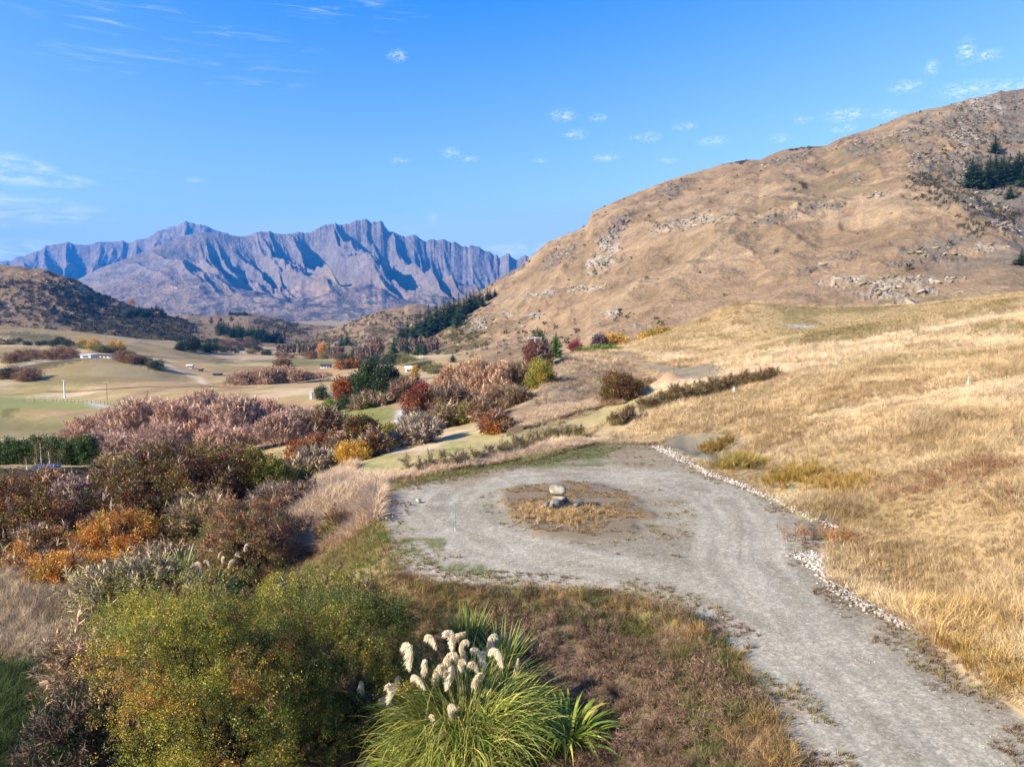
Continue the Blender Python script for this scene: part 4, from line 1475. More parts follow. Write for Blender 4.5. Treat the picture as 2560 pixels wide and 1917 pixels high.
def shrub(name, label, cat, box, pal, n, Y=None, size=0.34, templ=None, seed=1, group=None, nl=8, shell=0.4, depth=0.9, stem_col=(86, 72, 58), nst=7, rough=0.45, fs=None, canes=None, loft_name=None, bare=0, bare_tint=(150, 128, 112)):
    x, Yc, z, w, h = place(*box, Y=Y)
    if loft_name:
        u0, u1, vt, vb = box
        x, Yc, z = loft_hit(loft_name, (u0 + u1) / 2, vb)
        w = (u1 - u0) * Yc / FPX; h = (vb - vt) * Yc / FPX
    root = empty(name, (x, Yc, z - 0.03), label, cat, group)
    P, q = crown(seed, w, w * depth, h, n, nl, shell, rough)
    fs = fs or 2.2 / max(w, 1.0) * 2
    ti = palette_tint(P, pal, seed, fs)
    r = rnd(seed + 7)
    # long shoots that break the outline, leafy along their length
    csegs = []
    canes = (n // 260 if n >= 700 else 0) if canes is None else canes
    cp, cq = [], []
    for i in range(canes):
        k = r.randint(len(P)); p = P[k] * 0.9
        d_ = q[k] / np.linalg.norm(q[k]); d_ = d_ + np.array([0, 0, 0.5]); d_ /= np.linalg.norm(d_)
        ln = (0.10 + 0.13 * r.rand()) * min(w, h * 1.5) * 0.35
        for j in range(5):
            d2 = d_ + r.randn(3) * 0.12 - np.array([0, 0, 0.12 * j * r.rand()])
            p2 = p + d2 * ln
            csegs.append((p, p2, 0.004 + 0.0022 * h / 3, 0.003 + 0.002 * h / 3))
            cp.append(p2); cq.append(d2); p = p2
            d_ = d2
    if cp:
        P = np.concatenate([P, np.array(cp)]); q = np.concatenate([q, np.array(cq)])
        ti = np.concatenate([ti, palette_tint(np.array(cp), pal, seed + 1, fs) * 1.1])
    s = size * (0.5 + 0.95 * r.rand(len(P)) ** 1.4)
    scatter('foliage', templ or T_SPRIG, P, dir_euler(q, r.rand(len(P)) * 6.28), s, ti, M_LEAF, root, 'stuff', seed)
    if bare:
        k = r.choice(len(P), bare)
        bt = ALB(*bare_tint, 1.0) * (0.7 + 0.6 * r.rand(bare))[:, None]
        scatter('twigs', T_TWIG, P[k] * np.array([1.0, 1.0, 1.0]), dir_euler(q[k] + np.array([0, 0, .5]), r.rand(bare) * 6.28), size * 2.4 * (0.6 + 0.6 * r.rand(bare)), bt, M_TWIG, root, 'stuff', seed)
    segs = list(csegs)
    for i in range(nst):
        e = P[r.randint(len(P))] * 0.85
        b = np.array([r.randn() * 0.06 * w, r.randn() * 0.06 * w, -0.05])
        m1 = b * 0.6 + e * 0.4 + np.array([0, 0, 0.12 * h])
        rr = 0.012 * h + 0.015
        segs += [(b, m1, rr, rr * 0.7), (m1, e, rr * 0.7, rr * 0.2)]
    link('stems', bark_mesh('stems', segs, ALB(*stem_col, 0.6), 4, seed), root)['kind'] = 'stuff'
    return root


def bare_tree(name, label, cat, box, seed, Y=None, tint=(150, 112, 98), bark=(110, 92, 80), n=None, group=None, nstem=6, levels=4, r0=0.14, sl=1.5, upness=0.6, templ=None, leaf=None):
    x, Yc, z, w, h = place(*box, Y=Y)
    root = empty(name, (x, Yc, z - 0.05), label, cat, group)
    segs, P0, D0 = grow(seed, h * 0.92, w * 0.9, nstem, levels, r0 * h / 7.0, 3, 0, upness)
    r = rnd(seed + 3)
    n = n or 900
    P, q = crown(seed + 1, w, w, h, int(n * 1.7), 9, 0.75, 0.45, 0.5)
    base = np.array([0, 0, -0.15 * h])
    D = (P - base) / np.linalg.norm(P - base, axis=1, keepdims=True) + np.array([0, 0, 0.25]) + r.randn(len(P), 3) * 0.28
    P = P * np.array([0.93, 0.93, 0.9])
    hi = np.clip(P[:, 2] / h, 0, 1)[:, None]
    ti = ALB(*tint, 1.55) * (0.65 + 0.7 * r.rand(len(P)))[:, None]
    ti = ti * (1 - 0.5 * (1 - hi) * np.array([0.1, 0.0, -0.1]))
    scatter('twigs', templ or T_TWIG, P, dir_euler(D, r.rand(len(P)) * 6.28), sl * (0.6 + 0.7 * r.rand(len(P))) * h / 7.0, ti, M_TWIG, root, 'stuff', seed)
    big = [s for s in segs if s[2] > 0.006 * h / 7.0]
    link('trunk', bark_mesh('trunk', big, ALB(*bark, 0.8), 4, seed), root)
    return root


def conifer(name, label, x, y, z, h, w, seed, tint=(52, 72, 48), group=None, whorls=17, cat='conifer'):
    root = empty(name, (x, y, z - 0.1), label, cat, group)
    conifer_parts(root, h, w, seed, tint, whorls)
    return root


def conifer_parts(root, h, w, seed, tint, whorls=17):
    r = rnd(seed); P, D, S = [], [], []
    for i in range(whorls):
        t = (i + 0.3 * r.rand()) / whorls
        zz = h * (0.07 + 0.90 * t)
        rad = w * 0.5 * (1 - t) ** 0.8 * (0.82 + 0.36 * r.rand()) + 0.03 * w
        nb = int(9 - 4 * t)
        for j in range(nb):
            a = 6.283 * (j + r.rand() * 0.7) / nb + i
            P.append((0, 0, zz)); D.append((math.cos(a), math.sin(a), -0.12 + 0.55 * t + 0.12 * r.randn())); S.append(rad * (0.8 + 0.4 * r.rand()))
    P = np.array(P); D = np.array(D); S = np.array(S)
    P = np.concatenate([P, [[0, 0, h * 0.9]]]); D = np.concatenate([D, [[0.02, 0, 1]]]); S = np.append(S, h * 0.12)
    ti = ALB(*tint, 1.45) * (0.6 + 0.8 * r.rand(len(P)))[:, None]
    D = np.asarray(D, float)
    # keep sprays lying flat
    eu = dir_euler(D, np.zeros(len(P)) + r.randn(len(P)) * 0.25)
    scl = np.stack([S * 1.0, S * 1.0, S * 1.05], 1)
    scatter('foliage', T_NEED, P, eu, scl, ti, M_NEEDLE, root, 'stuff', seed)
    link('trunk', bark_mesh('trunk', [(np.array([0, 0, -0.2]), np.array([0, 0, h * 0.55]), h * 0.018, h * 0.010), (np.array([0, 0, h * 0.55]), np.array([0, 0, h * 0.97]), h * 0.010, h * 0.002)], ALB(92, 76, 62, 0.6), 6), root)


def copy_tree(root, loc, label, scale=1.0, rz=0.0, group=None):
    c = root.copy(); col.objects.link(c)
    c.location = loc; c.scale = (scale,) * 3 if not isinstance(scale, (tuple, list)) else scale; c.rotation_euler = (0, 0, rz)
    c['label'] = label
    if group: c['group'] = group
    for ch in root.children:
        k = ch.copy(); col.objects.link(k); k.parent = c
        k.matrix_parent_inverse = ch.matrix_parent_inverse.copy()
        for g in ch.children:
            q = g.copy(); col.objects.link(q); q.parent = k
    return c
# ------------------------------------------------------------------ near shrubs
P_BRIAR_SHADE = PAL(((112, 114, 48), 3), ((90, 98, 42), 3), ((142, 136, 54), 2), ((172, 150, 58), 1.2))  # darker green leaves, with the briar's right-side shade put into their colour
shrub('briar_shrub', 'huge rounded yellow-green briar shrub filling the lower left foreground', 'shrub', (215, 830, 1415, 2000), P_BRIAR, 16500, Y=19.2, size=0.25, templ=T_SPRIG_S, seed=11, nl=11, shell=0.4, depth=0.8, nst=22, bare=110, bare_tint=(150, 112, 82), fs=0.8, canes=60)
shrub('briar_shrub', 'shaded right side of the huge briar by the toetoe, shade painted as dark olive leaves', 'shrub', (580, 1100, 1470, 1990), P_BRIAR_SHADE, 14500, Y=20.8, size=0.25, templ=T_SPRIG_S, seed=10, nl=11, depth=0.7, fs=0.9, bare=90, bare_tint=(150, 112, 82), canes=50, nst=20)
shrub('briar_shrub', 'low yellow-green briar running out from the huge briar towards the gravel edge', 'shrub', (640, 960, 1405, 1620), P_BRIAR, 5200, Y=26.5, size=0.3, templ=T_SPRIG_S, seed=12, nl=9, depth=0.8, fs=1.0, bare=60)
shrub('hawthorn_shrub', 'big dark hawthorn with crimson patches above the orange shrub on the left', 'shrub', (215, 650, 1122, 1420), P_HAWDARK, 8500, Y=56, size=0.62, seed=13, nl=12, depth=0.75, nst=10, bare=120)
shrub('hawthorn_shrub', 'brown and orange hawthorn cut by the left edge of the picture', 'shrub', (-130, 180, 1195, 1500), P_HAWLEFT, 6500, Y=49, size=0.55, seed=14, nl=10, depth=0.8, bare=80)
shrub('bare_shrub', 'purplish leafless shrub between the two dark hawthorns', 'shrub', (125, 250, 1185, 1300), PAL(((130, 96, 92), 3), ((120, 104, 92), 2), ((140, 60, 66), 1)), 1500, Y=62, size=0.5, templ=T_SPARSE, seed=15, bare=520, bare_tint=(186, 156, 140))
shrub('orange_shrub', 'glowing orange-yellow shrub in front of the big dark hawthorn', 'shrub', (175, 430, 1268, 1440), P_ORANGE, 5200, Y=46, size=0.42, seed=16, nl=9, depth=0.7, bare=60)
shrub('orange_shrub', 'orange shrub sloping down to the left beside the dry grass hollow', 'shrub', (40, 330, 1385, 1560), P_ORANGE, 5200, Y=39.5, size=0.38, seed=17, nl=9, depth=0.7, bare=60)
shrub('cotoneaster_shrub', 'reddish brown cotoneaster with red sprays right of the small toetoe', 'shrub', (500, 735, 1262, 1500), P_REDBR, 6200, Y=37.5, size=0.36, templ=T_SPRIG_S, seed=18, nl=9, depth=0.8, bare=160, bare_tint=(180, 130, 100))
shrub('twiggy_shrub', 'grey-green twiggy shrub in front of the small toetoe plumes', 'shrub', (150, 520, 1410, 1640), P_OLIVE, 4600, Y=32.5, size=0.34, templ=T_SPARSE, seed=19, nl=9, depth=0.7, bare=620, bare_tint=(190, 174, 134), nst=14)
shrub('bramble_shrub', 'thin bare bramble tangle left of the huge briar', 'shrub', (120, 420, 1560, 1830), P_OLIVE, 1500, Y=24.5, size=0.28, templ=T_SPARSE, seed=20, nl=8, depth=0.7, bare=620, bare_tint=(200, 168, 134), nst=26)
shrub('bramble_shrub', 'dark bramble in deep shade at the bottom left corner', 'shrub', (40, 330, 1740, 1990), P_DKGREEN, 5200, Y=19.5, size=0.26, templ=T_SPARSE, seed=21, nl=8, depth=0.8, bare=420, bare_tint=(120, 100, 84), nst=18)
shrub('low_shrub', 'pale brown low shrub beside the bleached tussock bank', 'shrub', (640, 800, 1215, 1330), P_BROWN, 2600, Y=47, size=0.36, templ=T_SPRIG_S, seed=22, bare=160)
shrub('low_shrub', 'olive brown round bush at the corner of the gravel turning circle', 'shrub', (790, 905, 1288, 1385), P_OLIVE, 2200, Y=38.6, size=0.3, templ=T_SPRIG_S, seed=23, bare=120, bare_tint=(140, 104, 80))
shrub('low_shrub', 'greyish bush below the yellow-green shrub on the left bank', 'shrub', (660, 780, 1300, 1400), P_BROWN, 1800, Y=41, size=0.32, templ=T_SPARSE, seed=24, bare=200)
shrub('yellow_green_shrub', 'yellow-green leafy shrub between the dark hawthorn and the tussock bank', 'shrub', (600, 730, 1125, 1290), P_YGREEN, 3600, Y=58, size=0.5, seed=25, depth=0.8)
shrub('rust_shrub', 'rust and dark shrub right of the pink willows', 'shrub', (725, 855, 1082, 1200), P_RUST, 3600, Y=72, size=0.62, seed=26, bare=60)
shrub('bare_shrub', 'small grey leafless shrub in front of the rust shrub', 'shrub', (735, 815, 1130, 1205), PAL(((130, 118, 104), 1)), 300, Y=67, size=0.5, templ=T_SPARSE, seed=27, bare=420, bare_tint=(190, 170, 146))
shrub('dark_hawthorn', 'tall dark red-brown hawthorn above the mown lawn', 'shrub', (860, 958, 1050, 1162), P_HAWDARK, 3800, Y=71, size=0.6, seed=28)
shrub('yellow_shrub', 'golden yellow shrub at the foot of the tall dark hawthorn', 'shrub', (848, 915, 1108, 1180), P_YELLOW, 1700, Y=66, size=0.5, seed=29)
shrub('olive_shrub', 'olive and yellow shrub left of the grey leafless ball-shaped shrub', 'shrub', (945, 1012, 1060, 1130), P_YGREEN, 1800, Y=76, size=0.6, seed=30)
shrub('brown_shrub', 'reddish brown shrub behind the grey leafless ball-shaped shrub', 'shrub', (1005, 1070, 1030, 1095), P_REDBR, 1800, Y=86, size=0.6, seed=31, bare=120)
shrub('bare_shrub', 'grey leafless ball-shaped shrub standing on the lawn edge', 'shrub', (1003, 1092, 1062, 1138), PAL(((140, 126, 116), 1)), 200, Y=73, size=0.6, templ=T_SPARSE, seed=32, bare=1100, bare_tint=(196, 176, 154))
shrub('red_tree', 'bright red autumn tree beside the pale driveway', 'tree', (1019, 1088, 968, 1050), P_RED, 3200, Y=104, size=0.85, seed=33, nst=10)
shrub('russet_shrub', 'russet round shrub at the top edge of the lawn', 'shrub', (1202, 1280, 1036, 1094), P_RUST, 2200, Y=73, size=0.55, seed=34, bare=80)
shrub('brown_shrub', 'brown half-bare shrub with yellow skirt below the big bare willow', 'shrub', (1090, 1190, 980, 1068), P_BROWN, 2200, Y=94, size=0.7, seed=35, bare=320)
shrub('yellow_shrub', 'yellow-green shrub at the foot of the big bare willow', 'shrub', (1130, 1200, 1018, 1068), P_YGREEN, 1200, Y=88, size=0.6, seed=36)
shrub('hawthorn_shrub', 'lone dark red hawthorn on the dry bank below the track', 'shrub', (1508, 1598, 930, 1016), P_HAWDARK, 3400, Y=82, size=0.55, seed=37, nst=9)
shrub('dark_red_shrub', 'dark red low shrub right of the lone hawthorn', 'shrub', (1588, 1640, 965, 995), P_REDBR, 700, Y=86, size=0.5, seed=38)
shrub('yellow_green_shrub', 'yellow-green shrub beside the uphill gravel track', 'shrub', (1322, 1382, 905, 962), P_YGREEN, 1500, Y=101, size=0.7, seed=39)
shrub('dark_red_shrub', 'dark crimson shrub below the power pole', 'shrub', (1316, 1374, 862, 918), PAL(((120, 56, 58), 3), ((110, 70, 58), 2), ((140, 84, 60), 1)), 1500, Y=118, size=0.8, seed=40, bare=80)
shrub('crimson_shrub', 'small crimson shrub right of the lone green conifer', 'shrub', (1424, 1454, 850, 884), PAL(((150, 60, 66), 3), ((120, 60, 60), 2)), 500, Y=150, size=0.8, seed=41)
shrub('dark_tree', 'round dark evergreen behind the power pole', 'tree', (1326, 1364, 822, 880), P_DKGREEN, 1300, Y=185, size=1.3, seed=42)
shrub('purple_tree', 'grey-purple bare tree left of the yellow willow bush', 'tree', (1484, 1516, 840, 878), PAL(((110, 92, 92), 3), ((96, 82, 78), 2)), 700, Y=190, size=1.3, seed=43)
shrub('yellow_willow', 'bright yellow willow bush peeping over the mound left end', 'tree', (1506, 1566, 844, 884), P_YELLOW, 1300, Y=195, size=1.4, seed=44, depth=0.6)
shrub('yellow_willow', 'row of bright yellow willow behind the grassy mound', 'tree', (1598, 1694, 820, 880), P_YELLOW, 1700, Y=215, size=1.6, seed=45, depth=0.4)
shrub('green_hedge_shrub', 'low dark green hedge at the top of the track', 'shrub', (1448, 1560, 868, 884), P_GREEN, 900, Y=148, size=0.8, seed=46, depth=0.25)
# garden round the house down the drive
shrub('evergreen_tree', 'tallest dark evergreen tree in the garden below', 'tree', (903, 968, 900, 1000), P_DKGREEN, 3200, Y=178, size=1.7, seed=50, nst=9)
shrub('evergreen_tree', 'second dark evergreen against the tallest garden tree', 'tree', (945, 998, 918, 1000), P_FOREST, 2400, Y=174, size=1.6, seed=51)
shrub('evergreen_tree', 'low dark evergreen right of the tall garden evergreens', 'tree', (985, 1040, 950, 1004), P_DKGREEN, 1600, Y=166, size=1.3, seed=52)
shrub('orange_tree', 'orange autumn tree left of the tall garden evergreens', 'tree', (836, 874, 948, 994), P_RUST, 1200, Y=186, size=1.3, seed=53)
shrub('green_tree', 'dark green tree behind the orange autumn tree', 'tree', (858, 905, 948, 992), P_FOREST, 1300, Y=190, size=1.3, seed=54)
shrub('bare_round_tree', 'grey-brown round bare tree behind the bright red tree', 'tree', (990, 1046, 968, 1022), PAL(((122, 98, 88), 3), ((108, 88, 80), 2)), 700, Y=140, size=1.1, seed=55, bare=500, bare_tint=(176, 144, 118))
shrub('clipped_shrub', 'bright green clipped shrub in the garden below', 'shrub', (812, 846, 1000, 1028), P_GREEN, 900, Y=142, size=0.7, seed=56)
shrub('clipped_shrub', 'yellowish green low shrub at the left end of the garden', 'shrub', (784, 815, 1012, 1030), P_GREEN, 500, Y=139, size=0.6, seed=57)
shrub('clipped_shrub', 'dark green mounded shrub in the garden behind the bright one', 'shrub', (842, 880, 994, 1018), P_DKGREEN, 700, Y=150, size=0.8, seed=58)
shrub('garden_shrub', 'dark green shrub on the driveway bend', 'shrub', (935, 968, 992, 1022), P_GREEN, 700, Y=146, size=0.8, seed=59)
shrub('garden_shrub', 'shadowed hedge shrub beneath the tall garden evergreens', 'shrub', (962, 1012, 996, 1022), P_DKGREEN, 800, Y=142, size=0.8, seed=60)
shrub('garden_shrub', 'small conifer-like shrub by the garden wall post', 'shrub', (786, 820, 966, 992), P_DKGREEN, 500, Y=200, size=1.0, seed=61)
shrub('garden_shrub', 'brown shrub between clipped shrubs and dark evergreens', 'shrub', (880, 925, 990, 1016), P_HEBE, 700, Y=152, size=0.8, seed=62)

# hebe and flax strip planted along the slope
HB = [(1520, 1562, 1040, 1064), (1552, 1586, 1022, 1052), (1596, 1640, 1000, 1030), (1636, 1678, 984, 1018), (1664, 1702, 968, 1010), (1694, 1736, 960, 1002), (1730, 1772, 956, 996), (1766, 1806, 950, 984), (1800, 1840, 944, 972), (1838, 1880, 938, 962), (1876, 1916, 934, 956), (1912, 1948, 928, 948)]
HN = ['lowest hebe bush by the mown path under the slope', 'second hebe bush up from the mown path', 'third hebe bush in the planted strip up the slope', 'fourth hebe bush in the strip below the lone hawthorn', 'green hebe bush at the middle of the planted strip', 'taller dark hebe bush at the middle of the strip', 'hebe bush mixed with brown stems past mid strip', 'hebe bush below the marker cone in the strip', 'hebe bush at the marker cone on the slope', 'hebe bush under the tall dead stalks', 'hebe bush under the right half of the dead stalks', 'uppermost hebe bush in the planted strip']
for i, (bx_, lb) in enumerate(zip(HB, HN)):
    shrub('hebe_bush', lb, 'shrub', bx_, P_HEBE, 520, size=0.32, templ=T_SPRIG_S, seed=300 + i, group='hebe bushes in the strip up the slope', bare=60, bare_tint=(150, 120, 90))
# row of young trees on the far edge of the platform
SAP = [(1016, 1186, 40), (1050, 1186, 34), (1076, 1176, 38), (1108, 1172, 40), (1137, 1170, 38), (1160, 1164, 36), (1190, 1158, 28), (1206, 1155, 26), (1225, 1148, 34), (1258, 1140, 36), (1282, 1132, 40), (1300, 1128, 36), (1318, 1122, 34), (1336, 1116, 40), (1356, 1112, 38), (1376, 1106, 42), (1395, 1100, 34), (1420, 1100, 36), (1445, 1098, 30)]
for i, (u, v, hp) in enumerate(SAP):
    full = i > 9
    wpx = 30 if full else 15
    nth = ['first', 'second', 'third', 'fourth', 'fifth', 'sixth', 'seventh', 'eighth', 'ninth', 'tenth', 'eleventh', 'twelfth', 'thirteenth', 'fourteenth', 'fifteenth', 'sixteenth', 'seventeenth', 'eighteenth', 'last'][i]
    shrub('sapling', ('bushy ' if full else 'slender ') + 'young plant, %s from the left in the row edging the turning circle' % nth, 'sapling', (u - wpx / 2, u + wpx / 2, v - hp, v), P_HEBE if i % 3 else P_YGREEN, 260 if full else 120, size=0.26, templ=T_SPRIG_S, seed=330 + i, group='row of young plants edging the turning circle', nl=5, nst=3, bare=20)

# ------------------------------------------------------------------ bare willows
WIL = [((150, 330, 1030, 1160), 150, 'leftmost pinkish bare willow beside the green field'), ((250, 430, 1000, 1165), 138, 'broad pinkish bare willow second from the left'), ((300, 420, 985, 1120), 150, 'far pinkish bare willow behind the second one'),
       ((380, 540, 988, 1160), 128, 'pinkish bare willow third from the left in the thicket'), ((440, 600, 978, 1130), 146, 'tallest pinkish bare willow in the middle of the thicket'), ((520, 660, 985, 1170), 122, 'grey-stemmed bare willow right of the tallest one'),
       ((590, 720, 988, 1140), 138, 'pinkish bare willow above the yellow-green shrub'), ((620, 760, 1030, 1180), 108, 'dark-stemmed bare willow nearest in the thicket'), ((690, 800, 1010, 1140), 124, 'small pinkish bare willow at the right end of the thicket'), ((470, 620, 1060, 1190), 106, 'low bare willow in front of the thicket middle'),
       ((330, 480, 1060, 1190), 112, 'low bare willow behind the big dark hawthorn'), ((200, 330, 1070, 1170), 120, 'low bare willow beside the dark green hedge')]
for i, (bx_, Yw, lb) in enumerate(WIL):
    bare_tree('bare_willow', lb, 'willow', bx_, 400 + i, Y=Yw, tint=[(186, 148, 126), (178, 146, 126), (180, 150, 132)][i % 3], bark=(112, 96, 88), n=1000, group='bare willow thicket on the left', sl=1.35, nstem=7, r0=0.09)
for i, (bx_, Yw, lb) in enumerate([((1090, 1200, 905, 1060), 112, 'reddish bare willow left of the pale-limbed one'), ((1150, 1290, 895, 1065), 104, 'big bare willow with pale spreading limbs beside the track'), ((1240, 1340, 900, 1060), 106, 'dense bare willow against the uphill track'), ((1200, 1300, 960, 1065), 94, 'low bare willow at the foot of the pale-limbed one')]):
    bare_tree('bare_willow', lb, 'willow', bx_, 430 + i, Y=Yw, tint=[(182, 144, 112), (186, 150, 120), (166, 140, 114), (166, 134, 104)][i], bark=[(120, 98, 84), (196, 176, 160), (116, 98, 88), (110, 92, 80)][i], n=1300, sl=1.2, nstem=6, r0=0.13, levels=4)
for i, (a, b_) in enumerate([(575, 625), (612, 660), (645, 695), (680, 735), (720, 770), (755, 825)]):
    bare_tree('bare_willow', ['leftmost', 'second', 'third', 'tallest middle', 'fifth', 'rightmost'][i] + ' grey-brown bare willow in the far clump on the tan field', 'willow', (a - 8, b_ + 8, [928, 924, 920, 917, 922, 930][i], 970), 450 + i, Y=330 + 8 * (i % 2), tint=(172, 140, 116), bark=(110, 94, 80), n=500, group='far clump of bare willows', sl=2.0, nstem=8, levels=4, r0=0.08, templ=T_TWIG)

# ------------------------------------------------------------------ conifers, poplars and trees far off
cx, cyy, cz, cw, ch = place(1368, 1412, 826, 898, Y=128)
conifer('green_conifer', 'lone bright green conifer at the top of the track', cx, cyy, cz, ch, cw, 500, (74, 104, 44), whorls=22)
con = [conifer('pine_tree', 'x', 0, 0, -500, 16, 8.5, 510 + k, [(56, 74, 50), (62, 82, 54), (50, 68, 50)][k]) for k in range(3)]
used = [False] * 3


def put_con(u, v, hp, label, group, loft_name=None, Y=None, k=None, wide=1.0):
    r = random.Random(int(u * 13 + v * 7))
    k = r.randrange(3) if k is None else k
    if loft_name:
        x, y, z = loft_hit(loft_name, u, v)
    elif Y is None:
        x, y, z = hit(u, v)
    else:
        a, b = ray(u, v); x, y = float(a) * Y, Y; z = float(height(x, y))
    s = hp * y / FPX / 16.0
    sc3 = (s * wide, s * wide, s)
    if not used[k]:
        used[k] = True
        o = con[k]; o.location = (x, y, z - 0.2); o.scale = sc3; o.rotation_euler = (0, 0, r.random() * 6); o['label'] = label; o['group'] = group
    else:
        o = copy_tree(con[k], (x, y, z - 0.2), label, sc3, r.random() * 6, group)
    return o


# belt of pines climbing the foot of the big hill
rp = random.Random(5)
PB = [(1008, 868, 62), (1020, 858, 66), (1032, 866, 58), (1042, 850, 62), (1050, 838, 60), (1062, 842, 62), (1072, 826, 64), (1080, 832, 58), (1092, 818, 66), (1100, 826, 60), (1110, 808, 66), (1118, 816, 60), (1126, 800, 66), (1136, 806, 62), (1146, 792, 58), (1152, 812, 64), (1160, 800, 54), (1166, 786, 56), (1174, 778, 52), (1184, 768, 48), (1192, 774, 44), (1200, 762, 42), (1206, 766, 36), (1218, 752, 32), (1226, 748, 28), (1236, 742, 24), (1143, 820, 50), (1002, 852, 50)]
for (u, v, hp) in PB:
    put_con(u, v, hp, 'dark pine in the belt climbing the left foot of the big hill', 'pine belt on the foot of the big hill', 'hill_slope', wide=1.15)
for (u, v, hp, lb) in [(1018, 886, 36, 'dark conifer left of the pair on the valley field'), (1046, 888, 40, 'left dark conifer of the pair by the white posts'), (1062, 888, 36, 'right dark conifer of the pair by the white posts'), (985, 884, 44, 'broad dark conifer at the left foot of the pine belt')]:
    put_con(u, v, hp, lb, None, None, wide=1.35)
for o_ in []:
    pass
# pine clump high on the right
PC = [(2425, 470, 66), (2440, 474, 74), (2452, 472, 62), (2466, 470, 66), (2480, 462, 58), (2488, 440, 60), (2500, 468, 66), (2512, 462, 60), (2522, 450, 62), (2535, 455, 66), (2545, 440, 58), (2556, 448, 62), (2570, 440, 60), (2472, 448, 58), (2508, 440, 52), (2556, 468, 50), (2585, 455, 60), (2430, 450, 56)]
for (u, v, hp) in PC:
    put_con(u, v, hp, 'dark pine in the clump high on the right hillside', 'pine clump high on the right hillside', 'hill_slope', wide=1.2)
put_con(2487, 385, 46, 'lone dark pine above the hillside pine clump', None, 'hill_slope', wide=1.2)
put_con(2524, 496, 36, 'small dark pine just below the hillside pine clump', None, 'hill_slope', wide=1.3)
put_con(2552, 664, 42, 'rounded dark pine at the right edge of the big hill', None, 'hill_slope', wide=1.8)
# dark shelter belt on the tan hill, trees on the skyline, left hill
for i in range(26):
    u = 548 + i * 6.2; v = 833 + i * 0.95 + rp.uniform(-3, 4)
    put_con(u, v + (3 if i % 2 else -4), rp.uniform(24, 33), 'dark tree in the shelter belt on the tan hill', 'shelter belt on the tan hill', 'tan_hill', wide=1.7)
for i in range(8):
    put_con(575 + i * 6, 788, rp.uniform(9, 13), 'dark tree of the small grove on the tan hill skyline', 'grove on the tan hill skyline', 'tan_hill', wide=2.0)
for i in range(14):
    put_con(322 + i * 6.4, 790 - (i - 7) * 0.4 + rp.uniform(-6, 5), rp.uniform(14, 24), 'dark conifer on the tail of the scrub hill', 'conifers on the tail of the scrub hill', 'scrub_hill', wide=1.6)
for (u, v, hp, lb) in [(855, 866, 30, 'dark round tree left of the conifer pair in the mid valley'), (868, 866, 38, 'tall dark conifer in the mid valley'), (884, 900, 40, 'dark conifer beside the far bare poplars'), (824, 886, 28, 'short dark conifer right of the yellow poplar'), (788, 884, 24, 'short dark conifer left of the yellow poplar'), (912, 850, 24, 'dark tree under the small round hill'), (870, 848, 30, 'broad dark pine on the field under the round hill'), (862, 850, 26, 'pine touching the broad pine under the round hill'), (1132, 905, 26, 'dark bush on the green strip above the stone pile')]:
    put_con(u, v, hp, lb, None, None, wide=1.6)
# bare poplars
popl = None


def put_pop(u, v, hp, wp, label, group, tint=(150, 128, 114), Y=None, loft_name=None):
    global popl
    if loft_name:
        x, y, z = loft_hit(loft_name, u, v)
    elif Y:
        a, b = ray(u, v); x, y = float(a) * Y, Y; z = float(height(x, y))
    else:
        x, y, z = hit(u, v)
    h = hp * y / FPX; w = wp * y / FPX
    r = rnd(int(u))
    if popl is None:
        root = empty('bare_poplar', (x, y, z - 0.2), label, 'poplar', group)
        n = 120
        t = r.rand(n) ** 0.8
        P = np.stack([r.randn(n) * 0.05, r.randn(n) * 0.05, 0.1 + 0.8 * t], 1) * np.array([1, 1, 1])
        D = np.stack([r.randn(n) * 0.28, r.randn(n) * 0.28, np.ones(n)], 1)
        scatter('twigs', T_POP, P, dir_euler(D, r.rand(n) * 6.28), 0.30 * (1.15 - t) + 0.10, ALB(*tint, 1.0) * (0.7 + 0.6 * r.rand(n))[:, None], M_TWIG, root, 'stuff', 3)
        link('trunk', bark_mesh('trunk', [(np.array([0, 0, -0.02]), np.array([0, 0, 0.9]), 0.018, 0.004)], ALB(130, 114, 104, 0.6), 5), root)
        popl = root
        root.scale = (w / 0.25, w / 0.25, h)
        return root
    return copy_tree(popl, (x, y, z - 0.2), label, (w / 0.25, w / 0.25, h), float(r.rand() * 6), group)


for i, u in enumerate([697, 708, 718, 727, 736, 748, 758, 766, 774, 785]):
    put_pop(u, 886 + (i % 3), 26 + (i * 7) % 6, 9, 'grey bare poplar in the row across the mid valley', 'row of bare poplars across the mid valley')
for i, u in enumerate([830, 836, 842, 848, 856]):
    put_pop(u, 900 + (i % 2), 30 + (i * 5) % 8, 9, 'grey bare poplar left of the far dark conifer', 'bare poplars left of the far dark conifer')
for i, u in enumerate([893, 900, 908, 915, 922, 930, 938, 946, 1003, 1010, 1028, 1036, 1052, 1070, 1078, 1090]):
    put_pop(u, (905 if u < 950 else 884) + (i % 3), 38 + (i * 5) % 9, 12, 'pale bare poplar on the flat below the pine belt' if u > 950 else 'pale bare poplar behind the garden evergreens', 'poplars on the flat below the pine belt' if u > 950 else 'poplars behind the garden evergreens')
for (u, v, hp, lb) in [(476, 839, 26, 'left bare poplar of the pair on the tan hill'), (491, 835, 22, 'right bare poplar of the pair on the tan hill'), (529, 811, 18, 'lone bare poplar in the middle of the tan hill'), (577, 806, 16, 'bare poplar below the skyline grove'), (709, 855, 30, 'bare poplar at the right end of the shelter belt'), (552, 806, 12, 'tiny bare poplar left of the skyline grove')]:
    put_pop(u, v, hp, 6, lb, None, loft_name='tan_hill')
put_pop(202, 832, 22, 8, 'bare poplar at the foot of the scrub hill', None)
